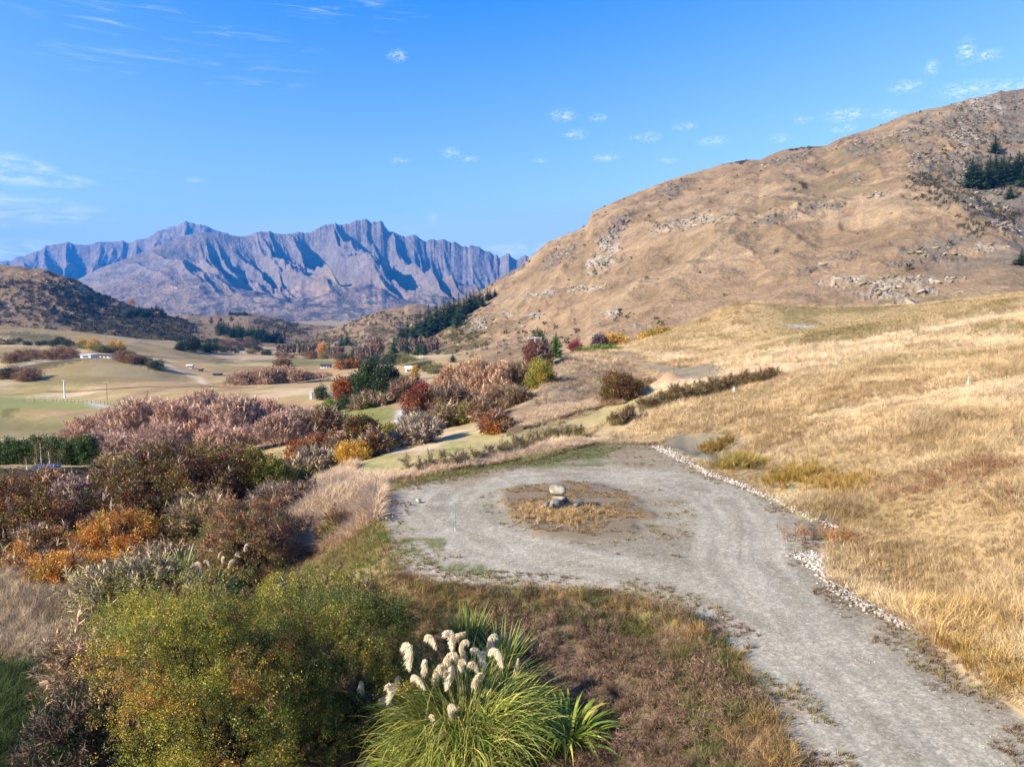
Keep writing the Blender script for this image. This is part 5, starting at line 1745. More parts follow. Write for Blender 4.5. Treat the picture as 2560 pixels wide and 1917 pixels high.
# yellow autumn trees far off
for i, (bx_, lb) in enumerate([((222, 250, 848, 877), 'brightest yellow poplar above the long low house'), ((272, 290, 854, 882), 'middle yellow poplar above the long low house'), ((292, 310, 854, 884), 'right yellow poplar above the long low house'), ((198, 216, 848, 868), 'faint pale yellow poplar left of the brightest one')]):
    shrub('yellow_poplar', lb, 'poplar', bx_, PAL(((206, 164, 70), 3), ((186, 152, 70), 2)), 260, size=2.2, seed=560 + i, nl=5, nst=3)
for i, (bx_, lb, lf) in enumerate([((323, 337, 743, 760), 'orange tree on the skyline of the scrub hill', 'scrub_hill'), ((382, 395, 782, 793), 'small orange tree at the tail of the scrub hill', 'scrub_hill')]):
    shrub('orange_poplar', lb, 'poplar', bx_, PAL(((200, 140, 84), 1)), 160, size=3.5, seed=570 + i, nl=4, nst=3, loft_name=lf)
shrub('orange_poplar', 'slim orange poplar in the row across the mid valley', 'poplar', (797, 812, 856, 892), PAL(((206, 150, 84), 1)), 300, size=3.0, seed=573, nl=4, nst=3)
shrub('orange_poplar', 'orange-tinted poplar below the round hill', 'poplar', (920, 955, 852, 882), PAL(((180, 134, 100), 1)), 500, size=3.0, seed=574, nl=5, nst=3, bare=80)
shrub('yellow_poplar', 'slim yellow poplar right of the garden evergreens', 'poplar', (1030, 1042, 914, 962), P_YELLOW, 420, size=1.2, seed=575, nl=4, nst=3)
shrub('dark_bush', 'dark bush on the left of the garden drive entrance', 'shrub', (846, 905, 905, 925), P_RUST, 700, Y=430, size=2.6, seed=576)
# scrub band in the mid valley
for i, (bx_, lb, pl) in enumerate([((462, 500, 842, 880), 'dark tree clump at the left of the mid valley scrub', P_FOREST), ((500, 545, 862, 882), 'dark scrub left of the reddish willow band', P_FOREST), ((540, 610, 852, 878), 'reddish bare willow band in the mid valley', PAL(((130, 96, 88), 3), ((110, 88, 80), 2))), ((600, 650, 852, 872), 'grey-red scrub below the shelter belt', PAL(((120, 96, 90), 3), ((100, 88, 80), 2))), ((440, 470, 858, 878), 'dark scrub at the foot of the tan hill', P_FOREST), ((612, 634, 846, 856), 'small olive bush on the tan hill foot', P_OLIVE), ((690, 720, 905, 918), 'brown low scrub right of the far fields', P_BROWN)]):
    shrub('valley_scrub', lb, 'scrub', bx_, pl, 500, size=3.2, seed=580 + i, depth=0.5, nst=4)
# hedge of clipped green conifers on the far left
for i in range(7):
    u = -20 + i * 38
    shrub('hedge_tree', ['leftmost', 'second', 'third', 'fourth', 'fifth', 'sixth', 'rightmost'][i] + ' dense green tree in the tall hedge on the left', 'hedge', (u - 28, u + 30, 1094 + (i % 3) * 4, 1172), PAL(((72, 92, 40), 3), ((96, 112, 50), 2), ((54, 72, 38), 2)), 1100, Y=104, size=0.75, seed=600 + i, group='tall green hedge on the left', depth=0.7, nst=3)

# understorey that knits the thickets together
FILL = [((330, 470, 1400, 1520), 41, P_OLIVE, 'olive shrub between the orange shrub and the small toetoe'), ((560, 700, 1330, 1440), 41, P_BROWN, 'brown shrub behind the reddish cotoneaster'), ((420, 560, 1240, 1380), 48, P_OLIVE, 'shadowed olive shrub at the foot of the big dark hawthorn'),
        ((30, 150, 1330, 1460), 45, P_ORANGE, 'orange shrub at the foot of the left edge hawthorn'), ((640, 740, 1240, 1330), 52, P_HEBE, 'grey-green shrub below the yellow-green one'), ((700, 800, 1175, 1260), 62, P_YGREEN, 'yellow-green low shrub in front of the rust shrub'),
        ((550, 640, 1150, 1260), 66, P_HAWDARK, 'dark brown shrub right of the big dark hawthorn'), ((820, 870, 1110, 1190), 70, P_OLIVE, 'olive shrub between rust shrub and tall dark hawthorn'), ((905, 960, 1100, 1160), 68, P_RUST, 'rust shrub in front of the olive and yellow one'),
        ((1085, 1140, 1030, 1085), 88, P_OLIVE, 'olive shrub right of the grey leafless ball-shaped shrub'), ((1180, 1230, 1010, 1070), 86, P_RUST, 'rusty shrub under the big bare willow'), ((1270, 1320, 990, 1050), 92, P_BROWN, 'brown shrub between the dense willow and the track'),
        ((1060, 1110, 985, 1050), 104, P_RUST, 'orange-brown shrub right of the bright red tree'), ((430, 560, 1500, 1650), 29, P_OLIVE, 'grey-olive shrub touching the huge briar on its left'), ((60, 170, 1180, 1260), 70, P_RUST, 'rusty shrub in front of the garden trampoline'),
        ((230, 330, 1150, 1240), 74, P_OLIVE, 'olive shrub behind the big dark hawthorn on its left'), ((760, 850, 1030, 1090), 112, P_BROWN, 'brown scrub right of the willow thicket'), ((880, 960, 1000, 1040), 138, P_HEBE, 'grey-green shrub on the bank above the curved lawn'),
        ((1300, 1345, 920, 990), 104, P_HAWDARK, 'dark shrub left of the uphill track'), ((1240, 1300, 985, 1060), 97, P_HAWDARK, 'dark brown shrub behind the russet round shrub')]
for i, (bx_, Yf, pl, lb) in enumerate(FILL):
    shrub('thicket_shrub', lb, 'shrub', bx_, pl, 1900, Y=Yf, size=0.30 + 0.0045 * Yf, templ=T_SPRIG_S if Yf < 55 else T_SPRIG, seed=640 + i, bare=150, bare_tint=(176, 150, 120), depth=0.9)
# bushes dotted through the valley, copies of three shapes
vb = [shrub('valley_bush', 'x', 'bush', (600, 640, 890, 905), pl, 420, Y=500, size=2.0, seed=670 + k, nl=6, nst=3) for k, pl in enumerate((P_FOREST, P_BROWN, P_HEBE))]
vh = [float(o.children[0].data.vertices[-1].co.z) for o in vb]
VB = []
rv = random.Random(77)
for (u0, v0, u1, v1, n_, k, lb) in [(440, 872, 680, 884, 16, 0, 'dark scrub bush along the creek line in the mid valley'), (690, 892, 860, 898, 9, 1, 'brown bush along the poplar row'), (1000, 905, 1100, 935, 9, 2, 'grey-green bush on the creek flat below the stone pile'), (20, 905, 190, 893, 12, 1, 'brown bush along the far mound track'), (300, 900, 400, 922, 8, 1, 'brown bush on the right shoulder of the far mound'),
                                  (0, 940, 88, 955, 8, 1, 'brown bush in the thicket on the far mound foot'), (0, 858, 180, 866, 10, 0, 'dark bush along the far left terrace'), (860, 905, 1000, 915, 8, 0, 'dark bush behind the garden evergreens'), (430, 850, 560, 862, 9, 0, 'dark bush at the tan hill foot'), (200, 868, 330, 893, 8, 2, 'grey-green bush near the long low house')]:
    for i in range(n_):
        t = (i + rv.random() * 0.7) / n_
        VB.append((u0 + (u1 - u0) * t, v0 + (v1 - v0) * t + rv.uniform(-5, 5), k if rv.random() < 0.8 else rv.randrange(3), lb))
firstb = [True] * 3
for (u, v, k, lb) in VB:
    x, y, z = hit(u, v)
    s_ = rv.uniform(0.45, 1.0) * min(1.0, y / 450 + 0.25)
    if firstb[k]:
        firstb[k] = False
        o = vb[k]; o.location = (x, y, z - 0.1); o.scale = (s_, s_, s_ * 0.8); o['label'] = lb; o['group'] = lb.replace('bush', 'bushes')
    else:
        copy_tree(vb[k], (x, y, z - 0.1), lb, (s_, s_, s_ * 0.8), rv.random() * 6, lb.replace('bush', 'bushes'))
# ------------------------------------------------------------------ toetoe, flax and cabbage-tree heads
def ribbon(base, d_out, L_, w, rise, droop, nseg=7, fold=0.0, twist=0.0):
    """an arching strap leaf; returns verts (2 per ring) and quads"""
    d_out = np.asarray(d_out, float); side0 = np.array([-d_out[1], d_out[0], 0])
    V = []
    for i in range(nseg + 1):
        t = i / nseg
        ang = rise - droop * t * t * 1.0
        p = np.array(base, float) if i == 0 else p + (d_out * math.cos(ang) + np.array([0, 0, math.sin(ang)])) * L_ / nseg
        ww = w * (0.55 + 0.45 * math.sin(min(t * 3.0, 1.57))) * (1 - max(0, t - 0.45) / 0.56) + 0.0008
        tw = twist * t
        s = side0 * math.cos(tw) + np.array([0, 0, 1]) * math.sin(tw)
        V += [p - s * ww, p + s * ww]
    F = [(2 * i, 2 * i + 1, 2 * i + 3, 2 * i + 2) for i in range(nseg)]
    return V, F


def leaf_mass(n, rad, L0, L1, w, rise, droop, cols, seed, nseg=7):
    r = rnd(seed); V, F, K = [], [], []
    cols = [ALB(*c, 0.95) for c in cols]
    for i in range(n):
        a = r.rand() * 6.283
        b = np.array([math.cos(a), math.sin(a), 0]) * rad * r.rand() ** 0.5
        a2 = a + r.randn() * 0.6
        v, f = ribbon(b, (math.cos(a2), math.sin(a2), 0), L0 + (L1 - L0) * r.rand(), w * (0.7 + 0.6 * r.rand()), rise + r.randn() * 0.22, droop * (0.5 + 0.9 * r.rand()), nseg, twist=r.randn() * 0.5)
        o = len(V); V += v; F += [tuple(k + o for k in q) for q in f]
        c = cols[r.randint(len(cols))] * (0.75 + 0.5 * r.rand())
        K += [c] * len(v)
    return np.array(V), np.array(F), np.array(K)


def plume_mesh(seed, L_=0.62, wd=0.13, drop=0.34, lift=0.0):
    """a toetoe plume: fine drooping strands off a nodding stalk tip"""
    r = rnd(seed); V, F, K = [], [], []
    pts = []
    for i in range(14):
        t = i / 13
        ang = 1.45 - 2.2 * t ** 2.4
        pts.append(np.array([0, 0, 0.0]) if i == 0 else pts[-1] + np.array([math.cos(ang), 0, math.sin(ang)]) * L_ / 13)
    for k in range(760):
        t = r.rand() ** 0.9
        x = t * 13; i = min(int(x), 12); p = pts[i] + (pts[i + 1] - pts[i]) * (x - i)
        env = math.sin(min(1, 0.12 + t * 1.1) * 2.6) ** 0.7
        a = r.rand() * 6.283
        d = np.array([0.22 + 0.22 * math.cos(a), math.sin(a) * wd * 3.4, -0.9 + 0.2 * math.cos(a)])
        l = drop * (0.3 + 0.8 * r.rand() ** 1.4) * max(env, 0.25)
        p = p + np.array([r.randn() * 0.012, r.randn() * 0.032 * env, r.randn() * 0.02])
        e = p + d * l
        s = np.array([r.randn(), r.randn(), r.randn() * .3]); s /= np.linalg.norm(s); s *= 0.0065
        o = len(V)
        V += [p - s, p + s, p + d * l * .6 + s * 1.1 + np.array([0, 0, -0.02]), e]
        F += [(o, o + 1, o + 2, o + 3)]
        c = ALB(*[(244, 228, 194), (236, 214, 174), (250, 240, 214), (234, 214, 178)][r.randint(4)], 1.05) * (0.85 + 0.3 * r.rand())
        K += [c] * 4
    return mesh_from('plume', np.array(V), np.array(F), M_PLUME, False, np.array(K))


PLUMES = [plume_mesh(700 + k, 0.62 + 0.07 * k, 0.08 + 0.02 * (k % 3), 0.30 + 0.03 * k) for k in range(5)]


def stalk_mesh(h, lean, seed):
    r = rnd(seed); segs = []; p = np.array([0, 0, 0.0])
    tot = 6
    for i in range(tot):
        t0 = i / tot; q = np.array([lean * (((i + 1) / tot) ** 1.8) * h, 0, h * (i + 1) / tot])
        segs.append((p, q, 0.008 * (1.2 - t0), 0.008 * (1.05 - t0))); p = q
    return bark_mesh('stalk', segs, ALB(190, 166, 96, 0.6), 4, seed), p


def toetoe(label, base, plumes, leaf_n, rad, L0, L1, seed, cols, w=0.013, pscale=0.76):
    root = empty('toetoe', base, label, 'grass clump')
    V, F, K = leaf_mass(leaf_n, rad, L0, L1, w, 1.22, 1.75, cols, seed, 8)
    o = link('leaves', mesh_from('leaves', V, F, M_STRAP, True, K), root); o['kind'] = 'stuff'
    for i, (u, v, sc_, flip) in enumerate(plumes):
        sc_ = sc_ * pscale * (0.85 + 0.3 * ((i * 7) % 5) / 4)
        # each plume stands on its own stalk out of the clump; depth follows the clump
        r = rnd(seed * 31 + i)
        Y = base[1] + rad * 0.7 * r.randn() * 0.6
        x, y, z = pt(u, v + 14, Y)
        tipz = float(z) - base[2]; bx0 = (x - base[0])
        foot = np.array([bx0 * 0.35, (Y - base[1]) * 0.5, 0.0])
        st = np.array([float(bx0), Y - base[1], tipz])
        d = st - foot
        segs = []
        p = foot
        for k in range(5):
            t = (k + 1) / 5
            q = foot + np.array([d[0] * t ** 1.5, d[1] * t ** 1.5, d[2] * (1 - (1 - t) ** 1.25)])
            segs.append((p, q, 0.009 - 0.001 * k, 0.008 - 0.001 * k)); p = q
        pl = link('plume', PLUMES[i % 5], root)
        pl.location = st
        pl.rotation_euler = (r.randn() * 0.25, r.randn() * 0.25 - 0.1, (math.pi if flip else 0) + r.randn() * 0.9)
        pl.scale = (sc_, sc_, sc_)
        inv = pl.matrix_basis.inverted()
        stem = link('stalk', bark_mesh('stalk', segs, ALB(196, 176, 104, 0.6), 4, i), pl)
        stem.matrix_parent_inverse = inv
    return root


GRN = [(134, 146, 58), (160, 164, 74), (108, 124, 50), (182, 178, 82), (200, 182, 96)]
bx, by, bz = hit(1215, 1905)
TOE = [(1090, 1600, 1.25, 1), (1135, 1605, 1.3, 1), (1105, 1655, 1.1, 0), (1060, 1665, 1.25, 1), (1028, 1650, 1.15, 1), (1000, 1690, 1.2, 1), (990, 1710, 1.0, 1), (1010, 1718, 1.1, 1), (975, 1738, 1.1, 1), (1080, 1688, 1.1, 0), (1118, 1690, 1.15, 1), (1150, 1660, 1.0, 0), (1128, 1590, 0.9, 0),
       (1148, 1608, 0.85, 0), (1160, 1640, 0.9, 0), (1195, 1660, 1.15, 1), (1208, 1655, 1.1, 0), (1220, 1612, 0.95, 0), (1205, 1625, 0.85, 1), (1258, 1645, 0.9, 1), (1290, 1665, 1.1, 0), (1180, 1700, 1.05, 0), (1090, 1708, 1.0, 1), (1060, 1700, 1.0, 1), (1120, 1705, 1.0, 1), (1150, 1720, 0.95, 0), (905, 1712, 1.05, 1), (985, 1760, 1.0, 1),
       (1070, 1762, 1.0, 1), (1125, 1780, 0.85, 0), (1085, 1795, 0.8, 1), (925, 1905, 1.0, 1), (1035, 1895, 0.85, 0), (1135, 1910, 0.8, 0)]
toetoe('large toetoe clump with cream plumes in the bottom centre', (bx - 0.55, by + 0.9, bz - 0.1), TOE, 3600, 1.35, 1.4, 2.9, 71, GRN, 0.017)
toetoe('spill of toetoe leaves at the bottom edge left of the bright flax', (bx - 0.9, by - 0.6, bz - 0.3), [], 1200, 1.4, 1.2, 2.3, 72, GRN + [(186, 176, 70)], 0.016)
bx2, by2, bz2 = hit(440, 1475)
TOE2 = [(546, 1378, 1.2, 0), (556, 1392, 1.1, 0), (570, 1402, 1.1, 0), (525, 1398, 1.0, 1), (505, 1408, 1.1, 1), (533, 1362, 0.9, 1), (500, 1425, .9, 0), (235, 1418, 1.3, 1), (222, 1425, 1.1, 1), (250, 1430, 1.0, 0), (228, 1440, 1.1, 1), (285, 1412, 1.0, 0), (304, 1415, 1.0, 0), (335, 1408, .8, 0), (410, 1415, 1.0, 0), (418, 1435, 1.1, 0), (268, 1395, .9, 1), (610, 1360, .9, 0), (600, 1375, .9, 1)]
zt = float(height(-15.5, 33.8))
toetoe('smaller toetoe with scattered pale plumes half hidden by twiggy shrubs', (-15.5, 33.8, zt), TOE2, 900, 1.6, 1.4, 2.6, 73, [(150, 150, 96), (128, 134, 76), (176, 168, 110)], 0.018, 0.55)


def flax(label, base, n, L0, L1, w, seed, cols, rise=1.25, droop=1.0, rad=0.25):
    """strap-leaved plant: every leaf its own part, six shared blade shapes"""
    root = empty('flax', base, label, 'flax')
    r = rnd(seed); var = []
    for k in range(6):
        V, F = ribbon((0, 0, 0), (1, 0, 0), 1.0, w, rise + r.randn() * 0.2, droop * (0.4 + 1.1 * r.rand()), 8, twist=r.randn() * 0.6)
        c = ALB(*cols[k % len(cols)], 1.0)
        K = np.repeat((c[None] * np.linspace(0.8, 1.2, 9)[:, None]), 2, 0)
        var.append(mesh_from('leaf', np.array(V), np.array(F), M_STRAP, True, K))
    for i in range(n):
        o = link('leaf', var[r.randint(6)], root)
        a = r.rand() * 6.283
        rr = rad * r.rand() ** 0.5
        o.location = (math.cos(a) * rr, math.sin(a) * rr, -0.02)
        o.rotation_euler = (r.randn() * 0.12, -0.35 * r.rand() + 0.1, a + r.randn() * 0.35)
        s = L0 + (L1 - L0) * r.rand()
        o.scale = (s, s, s)
    return root


BRT = [(126, 146, 50), (108, 130, 44), (150, 160, 64), (92, 114, 40), (138, 150, 54), (170, 156, 70)]
fx, fy, fz = hit(1415, 1862)
flax('bright green flax with broad arching leaves right of the toetoe', (fx, fy, fz), 200, 1.0, 1.95, 0.030, 81, BRT, 1.2, 1.15, 0.4)
fx, fy, fz = hit(1265, 1900)
flax('bright green flax at the bottom edge in front of the toetoe', (fx, fy, fz - 0.1), 120, 1.1, 1.9, 0.034, 82, BRT, 1.2, 1.2)
fx, fy, fz = hit(1165, 1640)
flax('stiff spiky dark green flax behind the toetoe plumes', (fx, fy, fz), 150, 1.1, 1.9, 0.022, 83, [(104, 118, 58), (132, 142, 74), (86, 102, 48), (150, 152, 84), (112, 128, 60), (96, 108, 56)], 1.15, 0.25)
fx, fy, fz = hit(1255, 1690)
flax('thin spiky flax between the toetoe plumes and the spiky dark flax', (fx, fy, fz), 110, 1.1, 1.9, 0.017, 84, [(132, 142, 70), (112, 126, 60), (156, 158, 84), (104, 116, 54), (124, 134, 64), (148, 150, 76)], 1.2, 0.5)
zf = float(height(-16.2, 36.5))
flax('spiky cabbage-tree head above the smaller toetoe', (-16.9, 36.5, zf + 1.2), 95, 0.9, 1.5, 0.03, 85, [(150, 154, 100), (128, 136, 80), (170, 168, 116), (112, 122, 66), (140, 146, 90), (156, 158, 106)], 1.0, 0.35)
flax('upright dark flax right of the spiky cabbage-tree head', (-14.9, 36.2, zf + 0.4), 60, 1.2, 2.0, 0.035, 86, [(96, 110, 66), (84, 98, 56), (120, 128, 80), (150, 136, 76), (100, 112, 64), (90, 104, 60)], 1.35, 0.3)

# ------------------------------------------------------------------ boulders, stones, stakes
def rock_mesh(name, seed, sx, sy, sz, mat, sub=2, cuts=16, bumpy=0.05, cols=None):
    """an angular boulder: a ball cut by random planes, then roughened"""
    import bmesh
    bm = bmesh.new()
    bmesh.ops.create_icosphere(bm, subdivisions=max(sub, 1), radius=1.0)
    r = rnd(seed)
    V = np.array([v.co for v in bm.verts])
    for k in range(cuts):
        n = r.randn(3); n /= np.linalg.norm(n)
        d = 0.42 + 0.34 * r.rand()
        e = V @ n - d
        V = V - np.maximum(e, 0)[:, None] * n * 0.96
    V += V * ((fbm(V[:, 0] * 3 + seed, V[:, 1] * 3 + V[:, 2] * 2, 3, seed) - 0.5) * 2 * bumpy)[:, None]
    V *= np.array([sx, sy, sz])
    F = np.array([[v.index for v in f.verts] for f in bm.faces])
    bm.free()
    K = None
    if cols is not None:
        K = np.broadcast_to(np.array(cols[0]), V.shape).copy()
        t = sstep(0.45, 0.6, fbm(V[:, 0] * 4 + seed, V[:, 2] * 4 + V[:, 1] * 3, 3, seed + 1))
        K = K + (np.array(cols[1]) - K) * t[:, None]
    return mesh_from(name, V, F, mat, False, K)


def stone_mat():
    m, nt, out, L = new_mat('schist_stone')
    co = nd(nt, 'ShaderNodeAttribute', attribute_name='Col')
    tc = nd(nt, 'ShaderNodeTexCoord')
    n = nd(nt, 'ShaderNodeTexNoise'); n.inputs['Scale'].default_value = 6; n.inputs['Detail'].default_value = 8
    n2_ = nd(nt, 'ShaderNodeTexNoise'); n2_.inputs['Scale'].default_value = 26; n2_.inputs['Detail'].default_value = 6
    L(tc.outputs['Object'], n.inputs['Vector']); L(tc.outputs['Object'], n2_.inputs['Vector'])
    mr = nd(nt, 'ShaderNodeMapRange'); mr.inputs[1].default_value = 0.3; mr.inputs[2].default_value = 0.7; mr.inputs[3].default_value = 0.65; mr.inputs[4].default_value = 1.25
    L(n.outputs[0], mr.inputs[0])
    mx = nd(nt, 'ShaderNodeMix', data_type='RGBA', blend_type='MULTIPLY'); mx.inputs['Factor'].default_value = 1
    L(co.outputs['Color'], mx.inputs['A']); L(mr.outputs[0], mx.inputs['B'])
    b = nd(nt, 'ShaderNodeBsdfPrincipled'); b.inputs['Roughness'].default_value = 0.85; b.inputs['Specular IOR Level'].default_value = 0.2
    L(mx.outputs['Result'], b.inputs['Base Color'])
    bp = nd(nt, 'ShaderNodeBump'); bp.inputs['Strength'].default_value = 0.6; bp.inputs['Distance'].default_value = 0.03
    L(n2_.outputs[0], bp.inputs['Height']); L(bp.outputs[0], b.inputs['Normal'])
    L(b.outputs[0], out.inputs[0])
    return m


M_STONE = stone_mat()
SG_ = [ALB(212, 198, 166, 0.62), ALB(160, 150, 132, 0.6)]
SBL = [ALB(158, 158, 150, 0.6), ALB(124, 122, 112, 0.6)]
SWH = [ALB(236, 222, 204, 0.7), ALB(200, 184, 166, 0.7)]


def boulder(label, u, v, sx, sy, sz, seed, cols, rz=0.0, tilt=0.0, Y=36.0):
    x, y, z = pt(u, v, Y)
    o = link('boulder', rock_mesh('boulder', seed, sx, sy, sz, M_STONE, 2, 9, 0.10, cols))
    o.location = (float(x), y, max(float(z), sz * 0.6))
    o.rotation_euler = (tilt, tilt * 0.6, rz)
    return tag(o, label, 'boulder', 'boulders stacked on the island')


CY = 36.2
boulder('largest pale schist boulder topping the stack on the gravel island', 1394, 1226, 0.54, 0.50, 0.42, 901, SG_, 0.3, 0.12, CY)
boulder('flat slab boulder under the largest boulder of the stack', 1402, 1243, 0.62, 0.46, 0.17, 902, SG_, 0.9, -0.18, CY - 0.05)
boulder('blue-grey boulder at the base of the stack', 1390, 1263, 0.46, 0.44, 0.38, 903, SBL, 1.2, 0.1, CY - 0.45)
boulder('dark blue boulder hidden behind the base of the stack', 1412, 1262, 0.5, 0.46, 0.42, 904, SBL, 0.2, 0.2, CY + 0.4)
boulder('low flat boulder lying right of the stack', 1432, 1272, 0.42, 0.26, 0.16, 905, SG_, 0.25, 0.05, 35.8)
boulder('small white boulder left of the stack foot', 1372, 1284, 0.20, 0.19, 0.22, 906, SWH, 0.3, 0.1, 35.2)
boulder('white boulder in front of the stack among rusty grass', 1402, 1286, 0.18, 0.16, 0.17, 907, SWH, 1.3, 0.1, 35.0)
boulder('white boulder right front of the stack among rusty grass', 1426, 1290, 0.24, 0.18, 0.17, 908, SWH, 2.3, 0.2, 34.9)
boulder('white pointed boulder at the far left of the stack', 1356, 1272, 0.15, 0.15, 0.2, 909, SWH, 2.0, 0.2, 36.0)
for i, (u, v, sx_, lb, cc_) in enumerate([(1360, 1290, 0.16, 'small pale stone at the left front of the stack', SWH), (1412, 1281, 0.22, 'mid-sized grey stone in front of the stack foot', SG_), (1446, 1282, 0.17, 'small grey stone right of the low flat boulder', SG_), (1388, 1298, 0.13, 'smallest white stone in the rusty grass', SWH), (1440, 1262, 0.2, 'dark stone behind the low flat boulder', SBL), (1366, 1258, 0.2, 'dark stone left of the blue-grey boulder', SBL)]):
    boulder(lb, u, v, sx_ * 1.2, sx_, sx_ * 0.9, 980 + i, cc_, i * 0.9, 0.2, 35.0 + 0.25 * (i % 4))
for i, (u, v, s, lb) in enumerate([(1046, 1256, 0.16, 'pale stone on the outer edge of the turning circle'), (1025, 1262, 0.10, 'small grey stone left of the pale edge stone')]):
    x, y = flat_xy(u, v)
    o = link('stone', rock_mesh('stone', 920 + i, s * 1.3, s, s, M_STONE, 2, 12, 0.06, SWH if i == 0 else SBL)); o.location = (x, y, s * 0.6)
    tag(o, lb, 'stone')
# heap of pale stones by the tussock bank
hx0, hy0 = flat_xy(952, 1296)
hp = empty('stone_heap', (hx0, hy0, float(height(hx0, hy0))), 'small heap of pale stones beside the bleached tussock', 'stones')
RK = [rock_mesh('stone', 930 + k, 1.0, 0.8, 0.62, M_STONE, 1, 10, 0.05, [SWH, [ALB(214, 200, 188, .7), ALB(200, 172, 156, .7)], SG_, SBL, SWH, SG_, [ALB(224, 210, 190, .7), ALB(170, 158, 142, .6)], SWH][k]) for k in range(8)]
RK0 = [rock_mesh('pebble', 930 + k, 1.0, 0.8, 0.62, M_STONE, 0, 6, 0.05, [SWH, [ALB(214, 200, 188, .7), ALB(200, 172, 156, .7)], SG_, SWH, SWH, SG_, [ALB(224, 210, 190, .7), ALB(170, 158, 142, .6)], SWH][k]) for k in range(8)]
r = rnd(940)
for i in range(26):
    o = link('stone', RK[r.randint(8)], hp)
    s = 0.07 + 0.08 * r.rand()
    o.location = (r.randn() * 0.32, r.randn() * 0.22, 0.05 + 0.12 * r.rand()); o.scale = (s, s, s); o.rotation_euler = tuple(r.rand(3) * 6)


def stone_drain(name, label, line, wd, n, seed, nmax):
    """broken white stones along a drain; biggest-showing stones are parts, the rest one mass"""
    P = np.array([flat_xy(u, v, 0.05) for u, v in line])
    seg = np.linalg.norm(np.diff(P, axis=0), axis=1); cum = np.concatenate([[0], np.cumsum(seg)])
    r = rnd(seed)
    t = r.rand(n) * cum[-1]
    x = np.interp(t, cum, P[:, 0]); y = np.interp(t, cum, P[:, 1])
    dx = np.gradient(np.interp(np.linspace(0, cum[-1], 60), cum, P[:, 0])); dy = np.gradient(np.interp(np.linspace(0, cum[-1], 60), cum, P[:, 1]))
    k = np.clip((t / cum[-1] * 59).astype(int), 0, 59)
    nx, ny = -dy[k], dx[k]; q = np.hypot(nx, ny) + 1e-9
    off = r.randn(n) * wd * (0.6 + 0.8 * vnoise(t * 0.6, t * 0 + seed, seed))
    x = x + nx / q * off; y = y + ny / q * off
    z = height(x, y) - 0.02 + 0.06 * r.rand(n)
    s = (0.035 + 0.12 * r.rand(n) ** 2.2)
    b = (float(P[:, 0].mean()), float(P[:, 1].mean()), 0.0)
    root = empty(name, b, label, 'stones')
    order = np.argsort(-s / y)
    for i in order[:nmax]:
        o = link('stone', RK[r.randint(8)], root)
        o.location = (x[i] - b[0], y[i] - b[1], z[i]); o.scale = (s[i],) * 3; o.rotation_euler = tuple(r.rand(3) * 6)
    rest = order[nmax:]
    if len(rest):
        V, F, K = [], [], []
        o_ = 0
        src = []
        for m_ in RK0:
            v = np.empty(len(m_.vertices) * 3, np.float32); m_.vertices.foreach_get('co', v)
            f = np.array([list(p.vertices) for p in m_.polygons]); c = np.empty(len(m_.vertices) * 4, np.float32); m_.attributes['Col'].data.foreach_get('color', c)
            src.append((v.reshape(-1, 3), f, c.reshape(-1, 4)[:, :3]))
        for i in rest:
            v, f, c = src[r.randint(8)]
            a = r.rand() * 6.28; ca, sa = math.cos(a), math.sin(a)
            vv = v @ np.array([[ca, sa, 0], [-sa, ca, 0], [0, 0, 1]]) * s[i] + np.array([x[i] - b[0], y[i] - b[1], z[i]])
            V.append(vv); F.append(f + o_); K.append(c * (0.85 + 0.3 * r.rand())); o_ += len(v)
        o = link('small_stones', mesh_from('small_stones', np.concatenate(V), np.concatenate(F), M_STONE, False, np.concatenate(K)), root)
        o['kind'] = 'stuff'
    return root


stone_drain('stone_drain', 'long drain of broken white stones along the right side of the turning circle', [(1640, 1114), (1690, 1138), (1770, 1180), (1830, 1202), (1900, 1232), (1960, 1252), (2000, 1270), (2040, 1296), (2095, 1318)], 0.19, 2600, 951, 280)
stone_drain('stone_drain', 'wide drain of broken white stones beside the road where it leaves the circle', [(2022, 1378), (2032, 1400), (2062, 1424), (2100, 1446), (2135, 1476), (2160, 1496), (2200, 1520), (2260, 1552), (2285, 1566)], 0.27, 2800, 952, 290)

# scattered loose stones in the gravel
def loose_stones():
    r = rnd(960); n = 5200
    s = r.uniform(-0.25, 0.8, n * 3); t = np.log(r.uniform(14, 60, n * 3) + APX)
    Y = np.exp(t) - APX; X = s * (Y + APX)
    d = height(X, Y, plat_d)
    ok = (d > 0.1) & (vnoise(X * 0.5, Y * 0.5, 4) > 0.35)
    X, Y = X[ok][:n], Y[ok][:n]
    Z = height(X, Y)
    tt = [t_pebble(k) for k in range(3)]
    ti = np.array(C['gravel_l']) * (0.6 + 0.6 * r.rand(len(X)))[:, None]
    sc_ = 0.012 + 0.03 * r.rand(len(X)) ** 2.5
    o = scatter('loose_gravel', tt, np.stack([X, Y, Z], 1), np.stack([r.rand(len(X)) * 6] * 3, 1), sc_, ti, M_TWIG, None, 'stuff', 5)


def t_pebble(seed):
    r = rnd(970 + seed)
    V = np.array([[1, 0, 0], [-1, 0, 0], [0, 1, 0], [0, -1, 0], [0, 0, .7], [0, 0, -.7]]) * (0.7 + 0.5 * r.rand(6, 1))
    F = np.array([(0, 2, 4), (2, 1, 4), (1, 3, 4), (3, 0, 4), (2, 0, 5), (1, 2, 5), (3, 1, 5), (0, 3, 5)])
    return V, F, np.ones((6, 3))


loose_stones()

